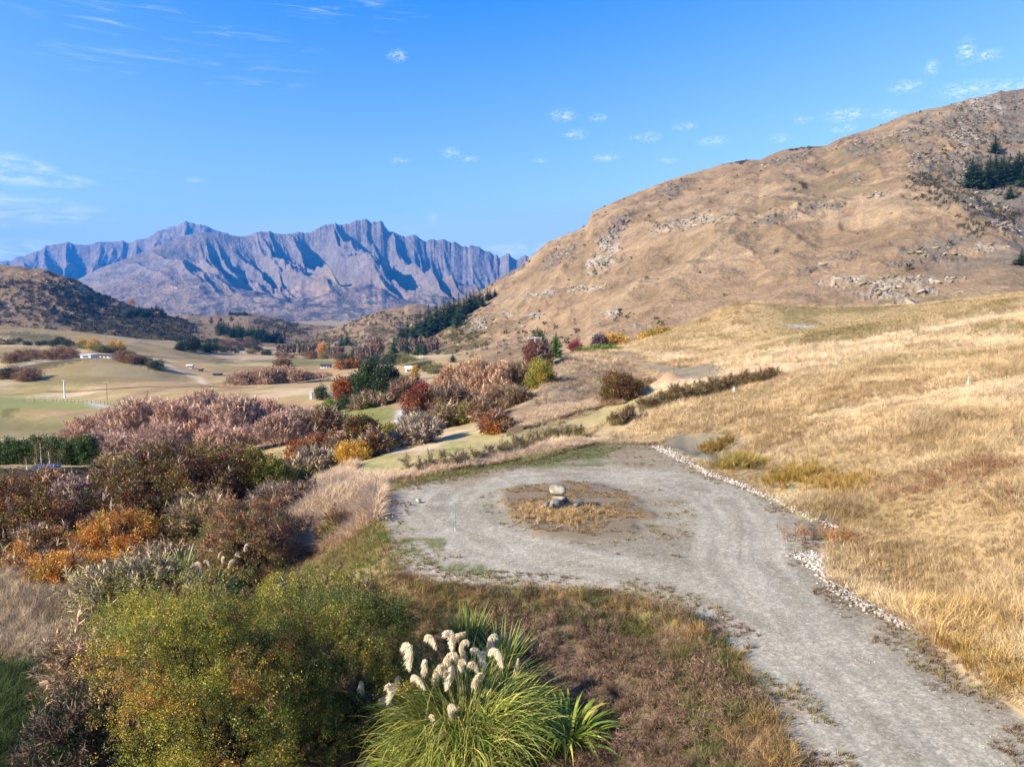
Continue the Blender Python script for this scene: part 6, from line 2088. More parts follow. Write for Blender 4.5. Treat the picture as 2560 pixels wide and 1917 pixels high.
M_TEAL = simple_mat('green_painted_steel', tuple(ALB(60, 170, 140, 0.7)), 0.5, 30, 0.15)
M_WHITE = simple_mat('white_painted_timber', (0.78, 0.77, 0.74), 0.6, 12, 0.12)
M_TIMBER = simple_mat('weathered_timber', tuple(ALB(150, 128, 104, 0.6)), 0.8, 10, 0.3)
M_DARK = simple_mat('dark_roof_metal', (0.05, 0.05, 0.055), 0.5, 3, 0.2)
M_PALEWALL = simple_mat('pale_plaster', (0.70, 0.66, 0.58), 0.8, 2, 0.08)
M_GREYWALL = simple_mat('grey_timber_wall', (0.18, 0.16, 0.14), 0.8, 4, 0.2)
M_GLASS = simple_mat('dark_window_glass', (0.03, 0.035, 0.04), 0.15, 2, 0.1, 0, 0, 0.6)
M_CONCRETE = simple_mat('pale_concrete_pole', (0.62, 0.60, 0.57), 0.8, 6, 0.1)
M_WIRE = simple_mat('aluminium_wire', (0.55, 0.48, 0.42), 0.45, 1, 0.05, 0, 0.2)
M_BLUE = simple_mat('blue_pad', (0.03, 0.06, 0.16), 0.6, 5, 0.2)
M_ROPE = simple_mat('grey_insulator', (0.4, 0.38, 0.36), 0.4, 5, 0.1)


def part_tube(name, p0, p1, r0, r1, mat, parent, sides=8):
    V, F = tubes([(np.array(p0, float), np.array(p1, float), r0, r1)], sides)
    n = sides
    V = np.concatenate([V, [p0, p1]])
    tri_ = [(k, (k + 1) % n, 2 * n) for k in range(n)] + [(n + k, n + (k + 1) % n, 2 * n + 1) for k in range(n)]
    me = bpy.data.meshes.new(name)
    me.from_pydata([tuple(v) for v in V], [], [tuple(f) for f in F] + tri_)
    me.materials.append(mat)
    for p in me.polygons:
        p.use_smooth = len(p.vertices) == 4
    return link(name, me, parent)


def part_box(name, c, s, mat, parent, bevel=0.0, rz=0.0, tilt=0.0):
    import bmesh
    bm = bmesh.new()
    bmesh.ops.create_cube(bm, size=1.0)
    for v in bm.verts:
        v.co = Vector((v.co.x * s[0], v.co.y * s[1], v.co.z * s[2]))
    if bevel:
        bmesh.ops.bevel(bm, geom=list(bm.edges), offset=bevel, segments=2, affect='EDGES')
    me = bpy.data.meshes.new(name); bm.to_mesh(me); bm.free()
    me.materials.append(mat)
    o = link(name, me, parent)
    o.location = c; o.rotation_euler = (0, tilt, rz)
    return o


def stake(label, u, v, h, flat=True):
    x, y, z = hit(u, v)
    root = empty('marker_stake', (x, y, z), label, 'stake', 'green marker stakes')
    part_tube('shaft', (0, 0, -0.15), (0.01, 0, h * 0.12), 0.013, 0.012, M_WHITE, root)
    part_tube('painted_top', (0.01, 0, h * 0.12), (0.02, 0, h), 0.016, 0.015, M_TEAL, root)


stake('tall green-topped marker stake on the left side of the turning circle', 1137, 1327, 1.28)
stake('green marker stake standing in the white stone drain', 1976, 1244, 0.78)
stake('green marker stake at the far end of the turning circle', 1505, 1090, 0.95)
stake('thin green stake in the grass above the start of the drain', 1616, 1105, 0.7)


def peg(label, u, v, h, mat=None):
    x, y, z = hit(u, v)
    root = empty('survey_peg', (x, y, z), label, 'peg')
    part_tube('shaft', (0, 0, -0.1), (0, 0, h), 0.03, 0.028, mat or M_WHITE, root)
    part_tube('cap', (0, 0, h), (0, 0, h + 0.06), 0.034, 0.01, M_WHITE, root)


peg('white peg on the grass slope at the upper right', 2420, 963, 0.55)
peg('small white peg on the pale crest', 2063, 893, 0.4)
# grey cone marker in the planted strip
x, y, z = hit(1835, 982)
root = empty('marker_cone', (x, y, z), 'grey and white cone marker beside the planted strip', 'marker')
part_tube('body', (0, 0, -0.05), (0, 0, 0.5), 0.17, 0.09, M_CONCRETE, root)
part_tube('cap', (0, 0, 0.5), (0, 0, 0.72), 0.09, 0.05, M_GREYWALL, root)

# ------------------------------------------------------------------ power poles and lines
def power_pole(label, x, y, z, h, arm=2.4, r0=0.16, rz=0.0, mat=None, insul=4):
    root = empty('power_pole', (x, y, z), label, 'power pole')
    root.rotation_euler = (0, 0, rz)
    part_tube('pole', (0, 0, -0.4), (0, 0, h), r0, r0 * 0.65, mat or M_CONCRETE, root, 10)
    ca = part_box('crossarm', (0, -r0 * 0.8, h - 0.25), (arm, 0.10, 0.13), M_CONCRETE, root, 0.01)
    for k in range(insul):
        xx = -arm / 2 + 0.12 + (arm - 0.24) * k / max(insul - 1, 1)
        part_tube('insulator', (xx, 0, 0.065), (xx, 0, 0.26), 0.045, 0.03, M_ROPE, ca)
    return root


Yp = 132.0
px_, py_, pz_ = pt(1337, 882, Yp)
topz = float(pt(1337, 842, Yp)[2])
gz = float(height(px_, Yp))
power_pole('pale power pole with crossarm beside the dark evergreen at the track top', float(px_), Yp, gz, topz - gz, 2.6, 0.15, 0.12)
x, y, z = hit(162, 996)
power_pole('thick pale power pole in the green field on the left', x, y, z, 8.0, 1.6, 0.34, 0.1)
x, y, z = hit(268, 999)
power_pole('thin timber power pole right of the thick pale pole', x, y, z, 7.0, 1.9, 0.13, 0.05, M_TIMBER)
for (u, v, hp_, lb) in [(165, 846, 20, 'far power pole on the tan ridge left'), (264, 848, 14, 'small far power pole in front of the tan hill'), (351, 860, 12, 'tiny far power pole by the valley field edge')]:
    x, y, z = hit(u, v)
    power_pole(lb, x, y, z, hp_ * y / FPX, 3.0, 0.2, 0.0, M_TIMBER)
for (u, v, lb) in [(1050, 899, 'left white post of the pair on the valley field'), (1056, 899, 'right white post of the pair on the valley field')]:
    x, y, z = hit(u, v)
    root = empty('white_post', (x, y, z), lb, 'post')
    part_tube('post', (0, 0, -0.2), (0, 0, 12 * y / FPX), 0.10, 0.09, M_WHITE, root)
    part_tube('cap', (0, 0, 12 * y / FPX), (0, 0, 12.6 * y / FPX), 0.13, 0.13, M_WHITE, root)


def wire(name, label, p0, p1, sag, rad=0.02):
    n = 24; segs = []; q = None
    p0 = np.array(p0, float); p1 = np.array(p1, float)
    for i in range(n + 1):
        t = i / n
        p = p0 + (p1 - p0) * t - np.array([0, 0, sag * 4 * t * (1 - t)])
        if q is not None:
            segs.append((q - p0, p - p0, rad, rad))
        q = p
    V, F = tubes(segs, 5)
    o = link(name, mesh_from(name, V, F, M_WIRE, True)); o.location = tuple(p0)
    tag(o, label, 'wire', 'overhead power lines')


polet = (float(px_), Yp, topz)
lend = pt(640, 968, 300); lend = (float(lend[0]), 300.0, float(lend[2]))
rend = pt(1860, 772, 178); rend = (float(rend[0]), 178.0, float(rend[2]))
rend2 = pt(2250, 772, 215); rend2 = (float(rend2[0]), 215.0, float(rend2[2]))
for k, dx in enumerate((-0.9, 0.0, 0.9)):
    nm = ['left', 'middle', 'right'][k]
    a_ = (polet[0] + dx, polet[1] - 0.1, polet[2] + 0.02)
    wire('power_line', nm + ' wire dropping from the track-top pole across the valley', a_, (lend[0] + dx * 0.6, lend[1], lend[2] + dx * 0.1), 1.2, 0.016)
    wire('power_line', nm + ' wire running from the track-top pole over the mound', a_, (rend[0] + dx, rend[1], rend[2] + dx * 0.1), 1.6, 0.014)
wire('power_line', 'wire crossing the big hill foot above the mown plateau', rend, rend2, 0.8, 0.025)


# ------------------------------------------------------------------ buildings far off
def house(label, u, v, w_px, h_px, dep, roof_mat, wall_mat, pitch=0.0, rz=0.0, openings=2, cat='house', name='house'):
    x, y, z = hit(u, v)
    w = w_px * y / FPX; h = h_px * y / FPX
    root = empty(name, (x, y + dep / 2, z), label, cat)
    root.rotation_euler = (0, 0, rz)
    wl = part_box('wall', (0, 0, h / 2 - 0.2), (w, dep, h + 0.4), wall_mat, root, 0.03)
    if pitch:
        me = bpy.data.meshes.new('roof')
        e = 0.5
        V = [(-w / 2 - e, -dep / 2 - e, h), (w / 2 + e, -dep / 2 - e, h), (w / 2 + e, dep / 2 + e, h), (-w / 2 - e, dep / 2 + e, h), (-w / 2 - e, 0, h + pitch), (w / 2 + e, 0, h + pitch)]
        V += [(a, b, c - 0.15) for a, b, c in V[:4]]
        me.from_pydata(V, [], [(0, 1, 5, 4), (2, 3, 4, 5), (0, 4, 3), (1, 2, 5), (6, 9, 8, 7), (0, 6, 7, 1), (1, 7, 8, 2), (2, 8, 9, 3), (3, 9, 6, 0)])
        me.materials.append(roof_mat)
        link('roof', me, root)
    else:
        part_box('roof', (0, 0, h + 0.28), (w + 0.8, dep + 0.8, 0.30), roof_mat, root, 0.03)
    for k in range(openings):
        xx = -w / 2 + w * (k + 0.5) / openings
        f = part_box('window', (xx, -dep / 2 - 0.03, h * 0.45), (w / openings * 0.62, 0.10, h * 0.12), M_WHITE, root, 0.01)
        part_box('pane', (0, -0.06, 0), (w / openings * 0.52, 0.03, h * 0.45), M_GLASS, f)
    return root


house('white-framed garage end of the long low house on the far mound', 214, 895, 26, 7, 7, M_PALEWALL, M_WHITE, 0, 0, 1)
house('long low dark-roofed house wing right of the white garage', 255, 894, 48, 5, 6, M_DARK, M_PALEWALL, 0, 0, 5)
house('small cream hut on the golden far field', 472, 920, 12, 6, 4, M_PALEWALL, M_WHITE, 0.6, 0.1, 2, 'hut', 'hut')
house('tiny dark shed right of the cream hut', 499, 928, 8, 4, 3, M_TIMBER, M_GREYWALL, 0, 0, 1, 'shed', 'shed')
house('dark-roofed barn beside the far bare willow clump', 540, 939, 18, 4, 5, M_DARK, M_GREYWALL, 0.4, 0.15, 2, 'barn', 'barn')
house('white cottage with dark roof below the green far field', 812, 920, 22, 6, 6, M_DARK, M_WHITE, 0.8, 0.0, 3)
house('long white glasshouse on the valley floor', 600, 882, 34, 2.2, 5, M_WHITE, M_PALEWALL, 0, 0, 4, 'glasshouse', 'glasshouse')
house('pale villa on the field edge under the round hill', 846, 857, 12, 4, 8, M_WHITE, M_PALEWALL, 1.0, 0, 2)
house('white house half hidden in the creek trees', 1020, 930, 16, 8, 8, M_WHITE, M_PALEWALL, 1.2, 0.2, 2)
# garden wall post
x, y, z = hit(778, 998)
root = empty('garden_pillar', (x, y, z), 'pale stone pillar at the left end of the garden', 'pillar')
part_box('pillar', (0, 0, 0.9), (0.7, 0.7, 2.0), M_CONCRETE, root, 0.04)
part_box('cap', (0, 0, 2.0), (0.9, 0.9, 0.16), M_CONCRETE, root, 0.03)
# pale tent-like glass roof by the garden
house('small pale flat-roofed garden shed by the drive', 826, 998, 12, 4, 3, M_CONCRETE, M_GREYWALL, 0, 0.1, 1, 'shed', 'shed')
# birch saplings and trampoline behind the left hawthorn
Yb = 94
for i, (u, vt, vb) in enumerate([(94, 1105, 1178), (100, 1108, 1180), (119, 1112, 1185), (126, 1130, 1182), (146, 1130, 1186), (58, 1150, 1186), (97, 1160, 1200), (140, 1150, 1196)]):
    a, b = ray(u, vb); x = float(a) * Yb; z = float(height(x, Yb))
    h = CAMZ + float(ray(u, vt)[1]) * Yb - z
    root = empty('birch_sapling', (x, Yb + 0.4 * (i % 3), z), 'slim %s pale-stemmed birch in the garden behind the left hawthorn' % ['first', 'second', 'third', 'fourth', 'fifth', 'sixth', 'seventh', 'eighth'][i], 'birch', 'slim birches in the left garden')
    rr = rnd(990 + i)
    part_tube('trunk', (0, 0, -0.1), (0.1 * rr.randn(), 0, h), 0.06, 0.02, M_WHITE if i % 2 else M_TIMBER, root)
    n = 60
    P = np.stack([rr.randn(n) * 0.25, rr.randn(n) * 0.25, h * (0.35 + 0.7 * rr.rand(n))], 1)
    scatter('foliage', T_SPARSE, P, dir_euler(rr.randn(n, 3) + np.array([0, 0, 1]), rr.rand(n) * 6), 0.4 + 0.3 * rr.rand(n), ALB(150, 124, 72, 0.6) * (0.7 + 0.6 * rr.rand(n))[:, None], M_LEAF, root, 'stuff', i)
a, b = ray(117, 1190); x = float(a) * 90; z = float(height(x, 90))
root = empty('trampoline', (x, 90, z), 'round dark blue trampoline in the left garden', 'trampoline')
part_tube('mat', (0, 0, 0.75), (0, 0, 0.80), 1.45, 1.45, M_BLUE, root, 24)
part_tube('rim', (0, 0, 0.66), (0, 0, 0.74), 1.62, 1.62, M_DARK, root, 24)
for k in range(4):
    part_tube('leg', (1.4 * math.cos(k * 1.57 + .7), 1.4 * math.sin(k * 1.57 + .7), -0.1), (1.4 * math.cos(k * 1.57 + .7), 1.4 * math.sin(k * 1.57 + .7), 0.66), 0.04, 0.04, M_CONCRETE, root)

# low timber fence by the lawn
x0, y0, z0 = hit(1268, 1092); x1, y1, z1 = hit(1306, 1078)
root = empty('timber_fence', (x0, y0, z0), 'short grey timber fence beside the russet shrub', 'fence')
nb = 16
for k in range(nb):
    t = k / (nb - 1)
    xx, yy = x0 + (x1 - x0) * t, y0 + (y1 - y0) * t
    part_box('paling', (xx - x0, yy - y0, float(height(xx, yy)) - z0 + 0.3), (0.12, 0.025, 0.7 + 0.06 * (k % 3)), M_TIMBER, root, 0.004)

# ------------------------------------------------------------------ grass and weeds
ISLW = [flat_xy(u, v) for u, v in ISL]
LAWNW = wpoly(LAWN); MOWNW = wpoly(MOWN); CUTW = wpoly(CUT)
TRK1 = wpoly([(1285, 1060), (1325, 985), (1380, 905), (1415, 884), (1445, 882), (1400, 910), (1362, 960), (1330, 1030), (1310, 1065)])
TRK2 = wpoly([(1500, 878), (1530, 880), (1600, 905), (1720, 918), (1790, 925), (1800, 942), (1700, 948), (1640, 925), (1540, 892)])


def field(n, s0, s1, y0, y1, seed):
    r = rnd(seed)
    s = r.uniform(s0, s1, n); t = r.uniform(math.log(y0 + APX), math.log(y1 + APX), n)
    Y = np.exp(t) - APX; X = s * (Y + APX)
    return X, Y, r


def grass(name, templ, X, Y, size, r, tint=None, tvar=0.3, lean=0.25, gain=1.12, spr=1.0, windy=None):
    Z = height(X, Y)
    n = len(X)
    d = np.stack([r.randn(n) * lean, r.randn(n) * lean, np.ones(n)], 1)
    wv = fbm(X / 7, Y / 7, 2, 77) * 6.28 * 1.3
    if windy:
        d[:, 0] += np.cos(wv) * windy; d[:, 1] += np.sin(wv) * windy
    ti = (gcolor(X, Y) if tint is None else tint) * gain * (1 - tvar + 2 * tvar * r.rand(n))[:, None]
    ss = size * (0.65 + 0.7 * r.rand(n))
    scl = np.stack([ss * spr, ss * spr, ss], 1)
    return scatter(name, templ, np.stack([X, Y, Z - 0.02], 1), dir_euler(d, r.rand(n) * 6.28), scl, ti, M_BLADE, None, 'stuff', 7)


# long dry grass over the right slope
X, Y, r = field(210000, -0.08, 0.80, 12, 178, 1001)
ok = (height(X, Y, plat_d) < -0.12)
for pl in (LAWNW, MOWNW, CUTW, TRK1, TRK2):
    ok &= polydist(X, Y, pl) < 0
ok &= (polydist(X, Y, wpoly(BANK)) < 0) | (r.rand(len(X)) < 0.5)
ok &= ~((Y < 32) & (X < 8)) & ~((Y > 45) & (X < 2 + 0.05 * Y - 4)) & (height(X, Y, HEAP) < 0.1) & (X > -2)
ok &= ~((polydist(X, Y, [flat_xy(u, v) for u, v in [(1440, 1095), (1500, 1060), (1620, 1000), (1650, 1020), (1560, 1075), (1480, 1112)]]) > 0))
X, Y = X[ok], Y[ok]
size = 0.16 + 0.42 * fbm(X / 4, Y / 4, 4, 55) ** 1.3 + 0.0022 * Y
flat_ = sstep(0.56, 0.68, fbm(X / 9 + 3, Y / 4, 3, 56))
size = size * (1 - 0.45 * flat_)
pt_ = fbm(X / 2.2, Y / 2.2, 3, 57)[:, None]
gt_ = gcolor(X, Y) * 0.75 + 0.25 * np.where(pt_ > 0.55, C['gold_l'], np.where(pt_ < 0.42, C['brown'] * 1.1, C['tuss'] * 0.9))
grass('dry_hill_grass', T_GRASS, X, Y, size, r, gt_, 0.26, 0.30, 1.48, 1.4, 0.5)
X, Y, r = field(60000, 0.1, 0.8, 85, 240, 1002)
ok = polydist(X, Y, MOWNW) > 0
X, Y = X[ok], Y[ok]
grass('mown_stubble', T_SHORT, X, Y, np.full(len(X), 0.22), r, None, 0.3, 0.4, 1.35, 1.6)
# bleached tussock left of the platform and along the planting strip
for k, (px, cnt, sz) in enumerate([([(960, 1205), (950, 1300), (905, 1335), (760, 1380), (690, 1360), (780, 1250), (850, 1190)], 5200, 0.75), ([(960, 1212), (1100, 1185), (1300, 1150), (1480, 1115), (1480, 1100), (1300, 1132), (1100, 1165), (960, 1190)], 3600, 0.45), ([(1290, 1080), (1420, 1040), (1500, 1020), (1560, 1010), (1500, 1000), (1360, 1030), (1290, 1055)], 3600, 0.6), ([(800, 1230), (860, 1205), (900, 1160), (860, 1170), (790, 1210)], 700, 0.7)]):
    W_ = np.array(wpoly(px)); rr = rnd(1010 + k)
    X = rr.uniform(W_[:, 0].min(), W_[:, 0].max(), cnt * 3); Y = rr.uniform(W_[:, 1].min(), W_[:, 1].max(), cnt * 3)
    ok = (polydist(X, Y, W_) > 0) & (height(X, Y, plat_d) < -0.1)
    X, Y = X[ok][:cnt], Y[ok][:cnt]
    grass('bleached_tussock', T_TUSS, X, Y, sz, rr, np.broadcast_to(C['tuss'], (len(X), 3)), 0.22, 0.25, 1.15, 1.2, 0.2)
# rusty grass round the boulders, weeds in the island
rr = rnd(1020)
X = rr.normal(2.4, 0.85, 800); Y = rr.normal(35.2, 0.85, 800)
grass('rusty_grass', T_TUSS, X, Y, np.full(len(X), 0.34), rr, np.broadcast_to(ALB(200, 166, 116, 0.85), (len(X), 3)), 0.28, 0.3)
X = rr.uniform(-3, 9, 5000); Y = rr.uniform(31, 43, 5000)
ok = (polydist(X, Y, ISLW) > 0.2) & (fbm(X * .8, Y * .8, 3, 101) > 0.50)
grass('island_grass', T_SHORT, X[ok], Y[ok], np.full(ok.sum(), 0.12), rr, None, 0.3, 0.3, 1.1)
# short weeds along the edges of the gravel
X, Y, r = field(60000, -0.3, 0.7, 12, 64, 1030)
d = height(X, Y, plat_d)
ok = ((d > -0.6) & (d < 1.3) & (fbm(X * .8, Y * .8, 3, 66) > 0.44)) | ((d > 0) & (height(X, Y, ld) > 2.0) & (fbm(X * .6, Y * 1.4, 4, 61) > 0.56) & (r.rand(len(X)) < 0.5))
X, Y = X[ok], Y[ok]
cc = np.where((fbm(X * .7, Y * .7, 3, 68) > 0.5)[:, None], C['olive'], C['brown'] * 1.1)
grass('verge_weeds', T_SHORT, X, Y, np.full(len(X), 0.10) + 0.08 * r.rand(len(X)), r, cc, 0.3, 0.3)
# moss and short turf on the far side of the circle
X, Y, r = field(26000, -0.35, 0.3, 40, 62, 1040)
mp_ = [flat_xy(u, v) for u, v in [(1000, 1216), (1100, 1196), (1300, 1166), (1500, 1140), (1560, 1112), (1480, 1102), (1300, 1138), (1100, 1176), (1000, 1198)]]
ok = polydist(X, Y, mp_) > -0.3
grass('bank_turf', T_SHORT, X[ok], Y[ok], np.full(ok.sum(), 0.15), r, None, 0.3, 0.3, 1.15)
# brown dead weeds and grass in the swale
X, Y, r = field(90000, -0.45, 0.40, 9, 36, 1050)
sww = [flat_xy(u, v) for u, v in SW[:11]] + [(6.5, 14), (5, 8), (-12, 8), (-13, 25), (-9, 32)]
ok = (polydist(X, Y, sww) > 0.0) & (height(X, Y, plat_d) < -0.05)
X, Y = X[ok], Y[ok]; rn = r.rand(len(X)); edge = -height(X, Y, plat_d)
patch = fbm(X * .55, Y * .55, 3, 1051)
g1 = (rn < 0.30)
tw = np.where((fbm(X, Y, 3, 1053) > 0.52)[:, None], ALB(158, 128, 102, 0.85), ALB(128, 102, 80, 0.85))
grass('dead_weeds', T_WEED, X[g1], Y[g1], (0.16 + 0.40 * patch[g1] ** 1.5), r, tw[g1], 0.35, 0.35, 1.0, 1.3, 0.3)
g2 = (rn > 0.42) & (rn < 0.72)
gt = np.where((patch > 0.50)[:, None], ALB(116, 120, 60, 0.85), np.where((edge < 1.2)[:, None], ALB(176, 144, 88, 0.85), ALB(142, 118, 84, 0.8)))
grass('swale_grass', T_GRASS, X[g2], Y[g2], 0.14 + 0.20 * (edge[g2] < 2.0) + 0.1 * r.rand(g2.sum()), r, gt[g2], 0.3, 0.4, 1.0, 1.3)
# green turf corner and shaded hollow at bottom left, grass at left edge
X, Y, r = field(26000, -0.9, -0.2, 10, 50, 1060)
gp = [(-30, 20), (-12.5, 20), (-13, 27), (-17, 34), (-22, 46), (-40, 50)]
ok = polydist(X, Y, gp) > 0
X, Y = X[ok], Y[ok]
far = Y > 28
cc = np.where(far[:, None], ALB(196, 172, 136, 0.85), ALB(84, 98, 52, 0.75))
grass('hollow_grass', T_GRASS, X, Y, 0.45 + 0.25 * r.rand(len(X)), r, cc, 0.3, 0.35, 1.0, 1.2, 0.3)
X, Y, r = field(9000, -0.32, -0.10, 30, 42, 1061)
gp = [flat_xy(u, v, -1) for u, v in [(770, 1360), (880, 1335), (970, 1360), (1015, 1430), (960, 1480), (800, 1460)]]
ok = (polydist(X, Y, gp) + (fbm(X, Y, 3, 1062) - 0.55) * 3 > 0) & (height(X, Y, plat_d) < -0.05)
grass('green_turf', T_GRASS, X[ok], Y[ok], 0.16 + 0.2 * r.rand(ok.sum()), r, np.where((r.rand(ok.sum()) < 0.55)[:, None], ALB(128, 130, 66, 0.95), ALB(176, 150, 98, 0.9)), 0.3, 0.35, 1.0, 1.3)
# olive rushes along the foot of the slope and by the cut bank
for k, (u, v, n, sp_, sz, c_) in enumerate([(1850, 1160, 240, 0.7, 0.75, (172, 148, 78)), (1990, 1190, 160, 1.0, 0.6, (168, 138, 66)), (2480, 1660, 420, 1.3, 0.6, (190, 156, 88)), (2400, 1560, 300, 0.9, 0.8, (206, 172, 112)), (2110, 1215, 200, 0.8, 0.6, (186, 150, 84)), (2060, 1350, 120, 0.5, 0.5, (190, 140, 84)), (2260, 1580, 160, 0.6, 0.5, (196, 150, 110)), (2500, 825, 130, 1.2, 0.5, (150, 146, 78)), (1790, 1120, 120, 0.6, 0.6, (160, 130, 70))]):
    x, y, z = hit(u, v); rr = rnd(1070 + k)
    X = x + rr.randn(n) * sp_; Y = y + rr.randn(n) * sp_
    ok = height(X, Y, plat_d) < -0.2
    grass('rushes', T_TUSS, X[ok], Y[ok], np.full(ok.sum(), sz), rr, np.broadcast_to(ALB(*c_, 0.85), (ok.sum(), 3)), 0.3, 0.2)
# reddish dock heads along the little gully on the right slope
for k, (u, v, n) in enumerate([(2350, 1200, 30), (2420, 1180, 40), (2500, 1170, 40), (2300, 1230, 30), (2030, 1340, 26), (2520, 1230, 26)]):
    x, y, z = hit(u, v); rr = rnd(1090 + k)
    X = x + rr.randn(n) * 0.7; Y = y + rr.randn(n) * 0.6
    grass('dock_weeds', T_WEED, X, Y, np.full(n, 0.55), rr, np.broadcast_to(ALB(164, 126, 92, 0.85), (n, 3)), 0.3, 0.25)
# tall dead stalks on the slope
X, Y, r = field(900, 0.05, 0.75, 40, 85, 1100)
ok = (height(X, Y, plat_d) < -3) & (polydist(X, Y, MOWNW) < 0) & (fbm(X / 8, Y / 8, 2, 1101) > 0.52) & (X > 12)
X, Y = X[ok][:150], Y[ok][:150]
xs, ys = [], []
rr = rnd(1102)
for k in range(70):
    u = 1815 + rr.rand() * 120; v = 955 - (u - 1815) * 0.12
    x, y, z = hit(u, v); xs.append(x); ys.append(y + rr.randn() * 0.6)
X = np.concatenate([X, xs]); Y = np.concatenate([Y, ys])
grass('dead_stalks', [t_tuft(1110 + k, 2, 0.014, 0.1, 0.15, 0.1) for k in range(3)], X, Y, np.full(len(X), 1.3), rr, np.broadcast_to(ALB(166, 124, 82, 0.85), (len(X), 3)), 0.25, 0.08)

# low scrub dotted over the hills, too many and too small to count
def hill_scrub(name, loft_name, n, cond, size, tint, seed):
    PU, PV, Pm, X, Y, Z = LOFTS[loft_name]
    r = rnd(seed)
    w = cond(PU, PV) * (Pm > 0.02) * (Pm < 0.99) * (PU > -200) * (PU < 2760)
    w = w * (Y ** 2)
    w = w.ravel() / w.sum()
    k = r.choice(len(w), n, p=w)
    P = np.stack([X.ravel()[k], Y.ravel()[k], Z.ravel()[k]], 1) + r.randn(n, 3) * np.array([1.0, 1.0, 0.0])
    s = size * (0.4 + 0.9 * r.rand(n) ** 2)
    ti = ALB(*tint, 0.8) * (0.6 + 0.8 * r.rand(n))[:, None]
    scatter(name, [t_sprig(1200 + i, 26, 0.62, 0.5, 0.55, 0.8) for i in range(4)], P, np.stack([np.zeros(n), np.zeros(n), r.rand(n) * 6], 1), s, ti, M_LEAF, None, 'stuff', seed)


hill_scrub('hillside_scrub', 'hill_slope', 1500, lambda U, V: 0.05 + 2.0 * blobmask(U, V, DARK, 314, 1.2) + 1.2 * blobmask(U, V, [(1150, 850, 90, 45, -.3), (1600, 800, 120, 30, 0), (1350, 850, 100, 30, 0), (1250, 880, 80, 20, 0), (2440, 420, 120, 120, 0)], 1210, .8), 1.5, (104, 96, 64), 1211)
hill_scrub('scrub_hill_bushes', 'scrub_hill', 1700, lambda U, V: np.interp(U, [-200, 0, 150, 250], [0.3, 0.5, 1, 1.6]) * (V > 700), 3.0, (88, 80, 58), 1212)
hill_scrub('round_hill_bushes', 'round_hill', 700, lambda U, V: (V > 780) * 1.0, 2.4, (112, 100, 72), 1213)
hill_scrub('tan_hill_bushes', 'tan_hill', 420, lambda U, V: 0.15 + 2.0 * blobmask(U, V, [(720, 822, 62, 16, .22), (480, 850, 60, 14, 0)], 413, .8), 3.4, (100, 88, 66), 1214)

# broken rock on the outcrops of the big hill and the left hill
def outcrop_rocks(name, loft_name, n, blobs, seed, size, cols):
    PU, PV, Pm, X, Y, Z = LOFTS[loft_name]
    r = rnd(seed)
    w = blobmask(PU, PV, blobs, 311, 0.9) * (Pm > 0.02) * (Pm < 0.995) * (PU < 2700)
    w = w * sstep(0.25, 0.5, ridged(PU / 26, PV / 7, 4, 313)) * (Y ** 1.0)
    w = w.ravel() / w.sum()
    k = r.choice(len(w), n, p=w)
    P = np.stack([X.ravel()[k], Y.ravel()[k], Z.ravel()[k]], 1) + r.randn(n, 3) * np.array([0.8, 0.8, 0.1])
    T_ = []
    for i in range(5):
        m_ = rock_mesh('t', 1300 + i, 1.0, 0.8, 0.55, None, 1, 9, 0.05)
        v = np.array([q_.co for q_ in m_.vertices]); f = np.array([list(p_.vertices) for p_ in m_.polygons])
        bpy.data.meshes.remove(m_)
        T_.append((v, f, np.ones((len(v), 3))))
    ti = np.array([ALB(*cols[j], 0.55) for j in r.randint(0, len(cols), n)]) * (0.7 + 0.6 * r.rand(n))[:, None]
    sc_ = size * (0.35 + 1.1 * r.rand(n) ** 2.2)
    scatter(name, T_, P, np.stack([r.randn(n) * 0.25, r.randn(n) * 0.25, r.rand(n) * 6], 1), np.stack([sc_ * 1.5, sc_, sc_], 1), ti, M_TWIG, None, 'stuff', seed)


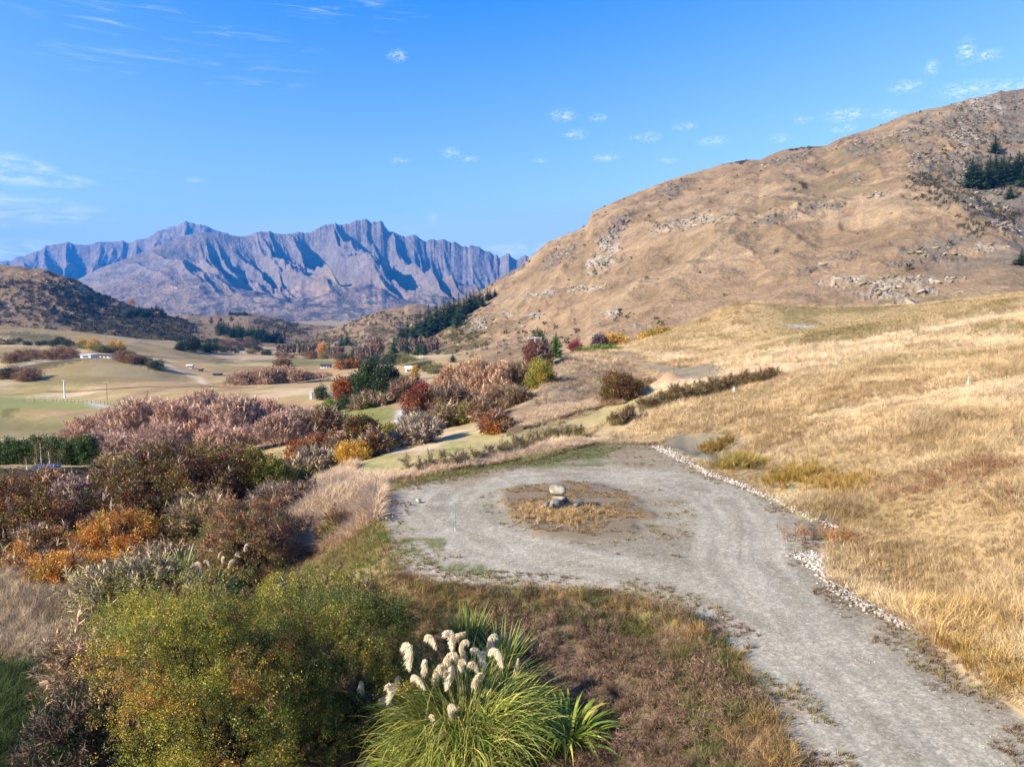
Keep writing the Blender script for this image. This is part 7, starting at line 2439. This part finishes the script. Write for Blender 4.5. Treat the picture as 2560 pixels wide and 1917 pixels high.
outcrop_rocks('pale_outcrop_rocks', 'hill_slope', 2200, WHITE, 1310, 1.5, [(200, 184, 160), (180, 164, 142), (160, 144, 122)])
outcrop_rocks('grey_outcrop_rocks', 'hill_slope', 2200, GREY, 1311, 1.8, [(170, 152, 126), (146, 130, 108), (184, 164, 136)])

# post and wire fence across the left paddock
FP = wpoly([(60, 1004), (130, 1003), (200, 1006), (260, 1010), (330, 1022), (390, 1030)])
FPx = np.array([p[0] for p in FP]); FPy = np.array([p[1] for p in FP])
cu = np.concatenate([[0], np.cumsum(np.hypot(np.diff(FPx), np.diff(FPy)))])
tt_ = np.arange(0, cu[-1], 4.5)
fxs = np.interp(tt_, cu, FPx); fys = np.interp(tt_, cu, FPy); fzs = height(fxs, fys)
root = empty('farm_fence', (fxs[0], fys[0], fzs[0]), 'post and wire farm fence crossing the green left paddock', 'fence')
for a_, b_, c_ in zip(fxs, fys, fzs):
    part_box('post', (a_ - fxs[0], b_ - fys[0], c_ - fzs[0] + 0.5), (0.14, 0.14, 1.2), M_TIMBER, root, 0.01)
for hh in (0.45, 0.9):
    sg = [(np.array([fxs[i] - fxs[0], fys[i] - fys[0], fzs[i] - fzs[0] + hh]), np.array([fxs[i + 1] - fxs[0], fys[i + 1] - fys[0], fzs[i + 1] - fzs[0] + hh]), 0.012, 0.012) for i in range(len(fxs) - 1)]
    V, F = tubes(sg, 4)
    link('wire', mesh_from('wire', V, F, M_WIRE), root)

# rough grass on the shoulder between the shrubs and the gravel
X, Y, r = field(16000, -0.30, -0.02, 24, 46, 1400)
dd = height(X, Y, plat_d)
ok = (dd < -0.05) & (dd > -6.5) & (X < -0.5)
X, Y = X[ok], Y[ok]
pk = fbm(X * 0.8, Y * 0.8, 3, 1401)[:, None]
grass('shoulder_grass', T_GRASS, X, Y, 0.12 + 0.22 * r.rand(len(X)), r, np.where(pk > 0.52, ALB(124, 124, 66, 0.9), np.where(pk > 0.44, ALB(178, 152, 102, 0.9), ALB(146, 120, 90, 0.9))), 0.3, 0.35, 1.0, 1.3)
